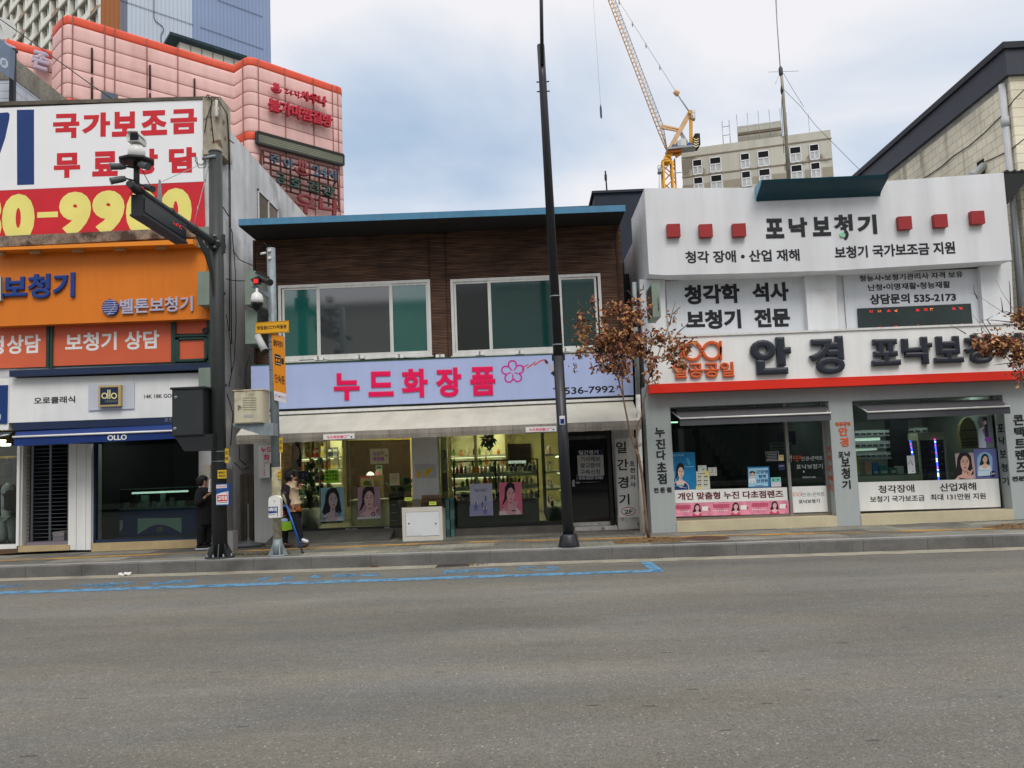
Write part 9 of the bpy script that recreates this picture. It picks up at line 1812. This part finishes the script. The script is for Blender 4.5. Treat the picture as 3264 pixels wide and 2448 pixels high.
skin('body', body, ed, SKIN, T); head(T, hc, .095, Vector((1, .1,-.15)), SKIN, HAIR)
skin('coat', [(sp(415,1322), (.15, .14)), (sp(415,1300), (.178, .165)), (sp(414,1220), (.172, .16)), (sp(412,1130), (.165, .16)), (sp(410,1030), (.165, .19)), (sp(408,990), (.12, .13)), (sp(409,972), (.07, .07))], chain(0,1,2,3,4,5,6), DKCL, T, 2); skin('sleeve', [(sp(408,1005,-.12), .09), (sp(402,1060,-.19), .095), (sp(398,1130,-.21), .09), (sp(440,1082,-.2), .068), (sp(452,1068,-.2), .05)], chain(0,1,2,3,4), DKCL, T, 1); skin('sleeve', [(sp(412,1005, .12), .09), (sp(424,1060, .18), .09), (sp(440,1112, .2), .085), (sp(464,1040, .17), .064), (sp(471,1018, .16), .05)], chain(0,1,2,3,4), DKCL, T, 1)
skin('trousers', [(sp(415,1240), (.10, .10)), (sp(400,1330,-.08), .092), (sp(398,1420,-.08), .078), (sp(400,1490,-.08), .072), (sp(434,1330, .08), .095), (sp(436,1420, .08), .078), (sp(440,1488, .08), .07)], chain(0,1,2,3)+chain(0,4,5,6), DKCL, T)
for x, o_ in ((385,-.08), (420, .08)):
 a = sp(x, 1500, o_); a.z = PV+.06; shoe(T, a, a+Vector((.19,0,-.018)), DKCL, .045); mb = MB(); mb.prism([a+Vector((-.06,-.045,-.058)), a+Vector((.20,-.04,-.058)), a+Vector((.20, .04,-.058)), a+Vector((-.06, .045,-.058))], (0,0, .022), WHSH); mb.build('shoe_sole', T)
mb = MB(); n1, n2 = 9,14; vs = []
for i in range(n1+1):
 for j in range(n2):
  th = math.pi*.82*i/n1; ph = 2*math.pi*j/n2; x = math.sin(th)*math.cos(ph); z = math.cos(th); rr_ = .118*(.72 if (x > .3 and z < .4) else 1); vs.append(hc+Vector((-.015+rr_*x*1.05, rr_*math.sin(th)*math.sin(ph)*.95, .02+rr_*z)))
mb.add(vs, [(i*n2+j, i*n2+(j+1) % n2,(i+1)*n2+(j+1) % n2,(i+1)*n2+j) for i in range(n1) for j in range(n2)], HAIR, True); mb.build('hair', T)
mb = MB(); fr('Q'); mb.prism([sp(474,908,-.1), sp(488,912,-.1), sp(492,1020,-.14), sp(476,1016,-.14)], (0, .2,0), plain('held_paper', (206,204,200), .6)); solo(mb, 'paper', 'white paper held up by the person in the black coat', 'paper')
MBX = MB(); q = wr(408,782,466,905, LY-.2); MBX.box(q[0], q[1], LY-.2, LY-.02, q[2], q[3], plain('meter_cream', (186,178,166), .6)); MBX.box(q[0]-.005, q[1]+.005, LY-.205, LY-.02, q[3]-.02, q[3]+.005, MATS['meter_cream']); solo(MBX, 'meter_box', 'cream meter box on the wall above the person in black', 'meter box')
# MANNEQUIN AND CLOTHES at far left
fr('V3'); MY = LY+.75
def sp(x, y, o=0): p = py(x, y, MY); p.y = MY+o; return p
T = Thing('mannequin', 'headless mannequin in black jacket and pale jeans behind the left glass', 'mannequin', sp(100,1490)); MANN = plain('mannequin_white', (190,188,184), .4); JEAN = mat('pale_jeans', (150,156,154), .9, var=.12, scale=12); WTOP = plain('white_top', (178,176,184), .8)
skin('body', [(sp(98,1085), (.14, .11)), (sp(96,960), (.13, .10)), (sp(95,830), (.15, .12)), (sp(95,740), (.06, .06)), (sp(95,700), .05), (sp(45,1280), .07), (sp(45,1460), .05), (sp(150,1280), .07), (sp(165,1460), .05), (sp(15,800), .06), (sp(5,1000), .05), (sp(175,800), .06), (sp(190,1000), .05)], chain(0,1,2,3,4)+chain(0,5,6)+chain(0,7,8)+chain(2,9,10)+chain(2,11,12), MANN, T)
skin('jeans', [(sp(98,1085), (.165, .13)), (sp(62,1130), .10), (sp(45,1280), .092), (sp(40,1455), .088), (sp(132,1130), .10), (sp(152,1280), .092), (sp(168,1455), .085)], chain(0,1,2,3)+chain(0,4,5,6), JEAN, T); skin('top', [(sp(95,1060), (.15, .13)), (sp(95,900), (.15, .13)), (sp(95,770), (.15, .13)), (sp(98,715), .07)], chain(0,1,2,3), WTOP, T, 1)
skin('jacket', [(sp(20,760,-.03), .09), (sp(10,900,-.05), .10), (sp(5,1040,-.04), .10)], chain(0,1,2), DKCL, T, 1); skin('jacket', [(sp(150,790,-.06), .09), (sp(145,920,-.07), .125), (sp(140,1060,-.06), .12)], chain(0,1,2), DKCL, T, 1); skin('sleeve', [(sp(185,770,-.02), .075), (sp(195,920), .07), (sp(198,1080), .06)], chain(0,1,2), DKCL, T, 1); mb = MB(); mb.lathe(sp(95,1480)-Vector((0,0, .02)), [(.2,0), (.2, .015), (.02, .02), (.02, .1)], STEEL, 16); mb.build('stand', T)
T = Thing('hanging_garment', 'black coat hanging above the mannequin in the left window', 'coat', sp(150,700)); skin('coat', [(sp(150,460, .3), (.10, .06)), (sp(140,540, .3), (.17, .08)), (sp(140,640, .3), (.17, .09)), (sp(145,740, .3), (.16, .08))], chain(0,1,2,3), DKCL, T, 1); MB().tube([sp(150,455, .3), sp(150,390, .3)], .008, STEEL, 6).build('hanger', T)
T = Thing('hanging_garment', 'olive jacket hanging at the very left edge of the left window', 'jacket', sp(0,690)); skin('jacket', [(sp(0,455, .25), (.10, .06)), (sp(0,540, .25), (.16, .08)), (sp(0,660, .25), (.15, .08))], chain(0,1,2), plain('olive_cloth', (70,78,44), .9, var=.12), T, 1); MB().tube([sp(0,450, .25), sp(0,390, .25)], .008, STEEL, 6).build('hanger', T)
mb = MB(); A_, C_ = sp(-120,392, .3), sp(208,378, .3); mb.tube([A_, C_], .03, plain('yellow_rail', (190,150,40), .4), 10); solo(mb, 'clothes_rail', 'yellow clothes rail with garments inside the left shop window', 'clothes rail')
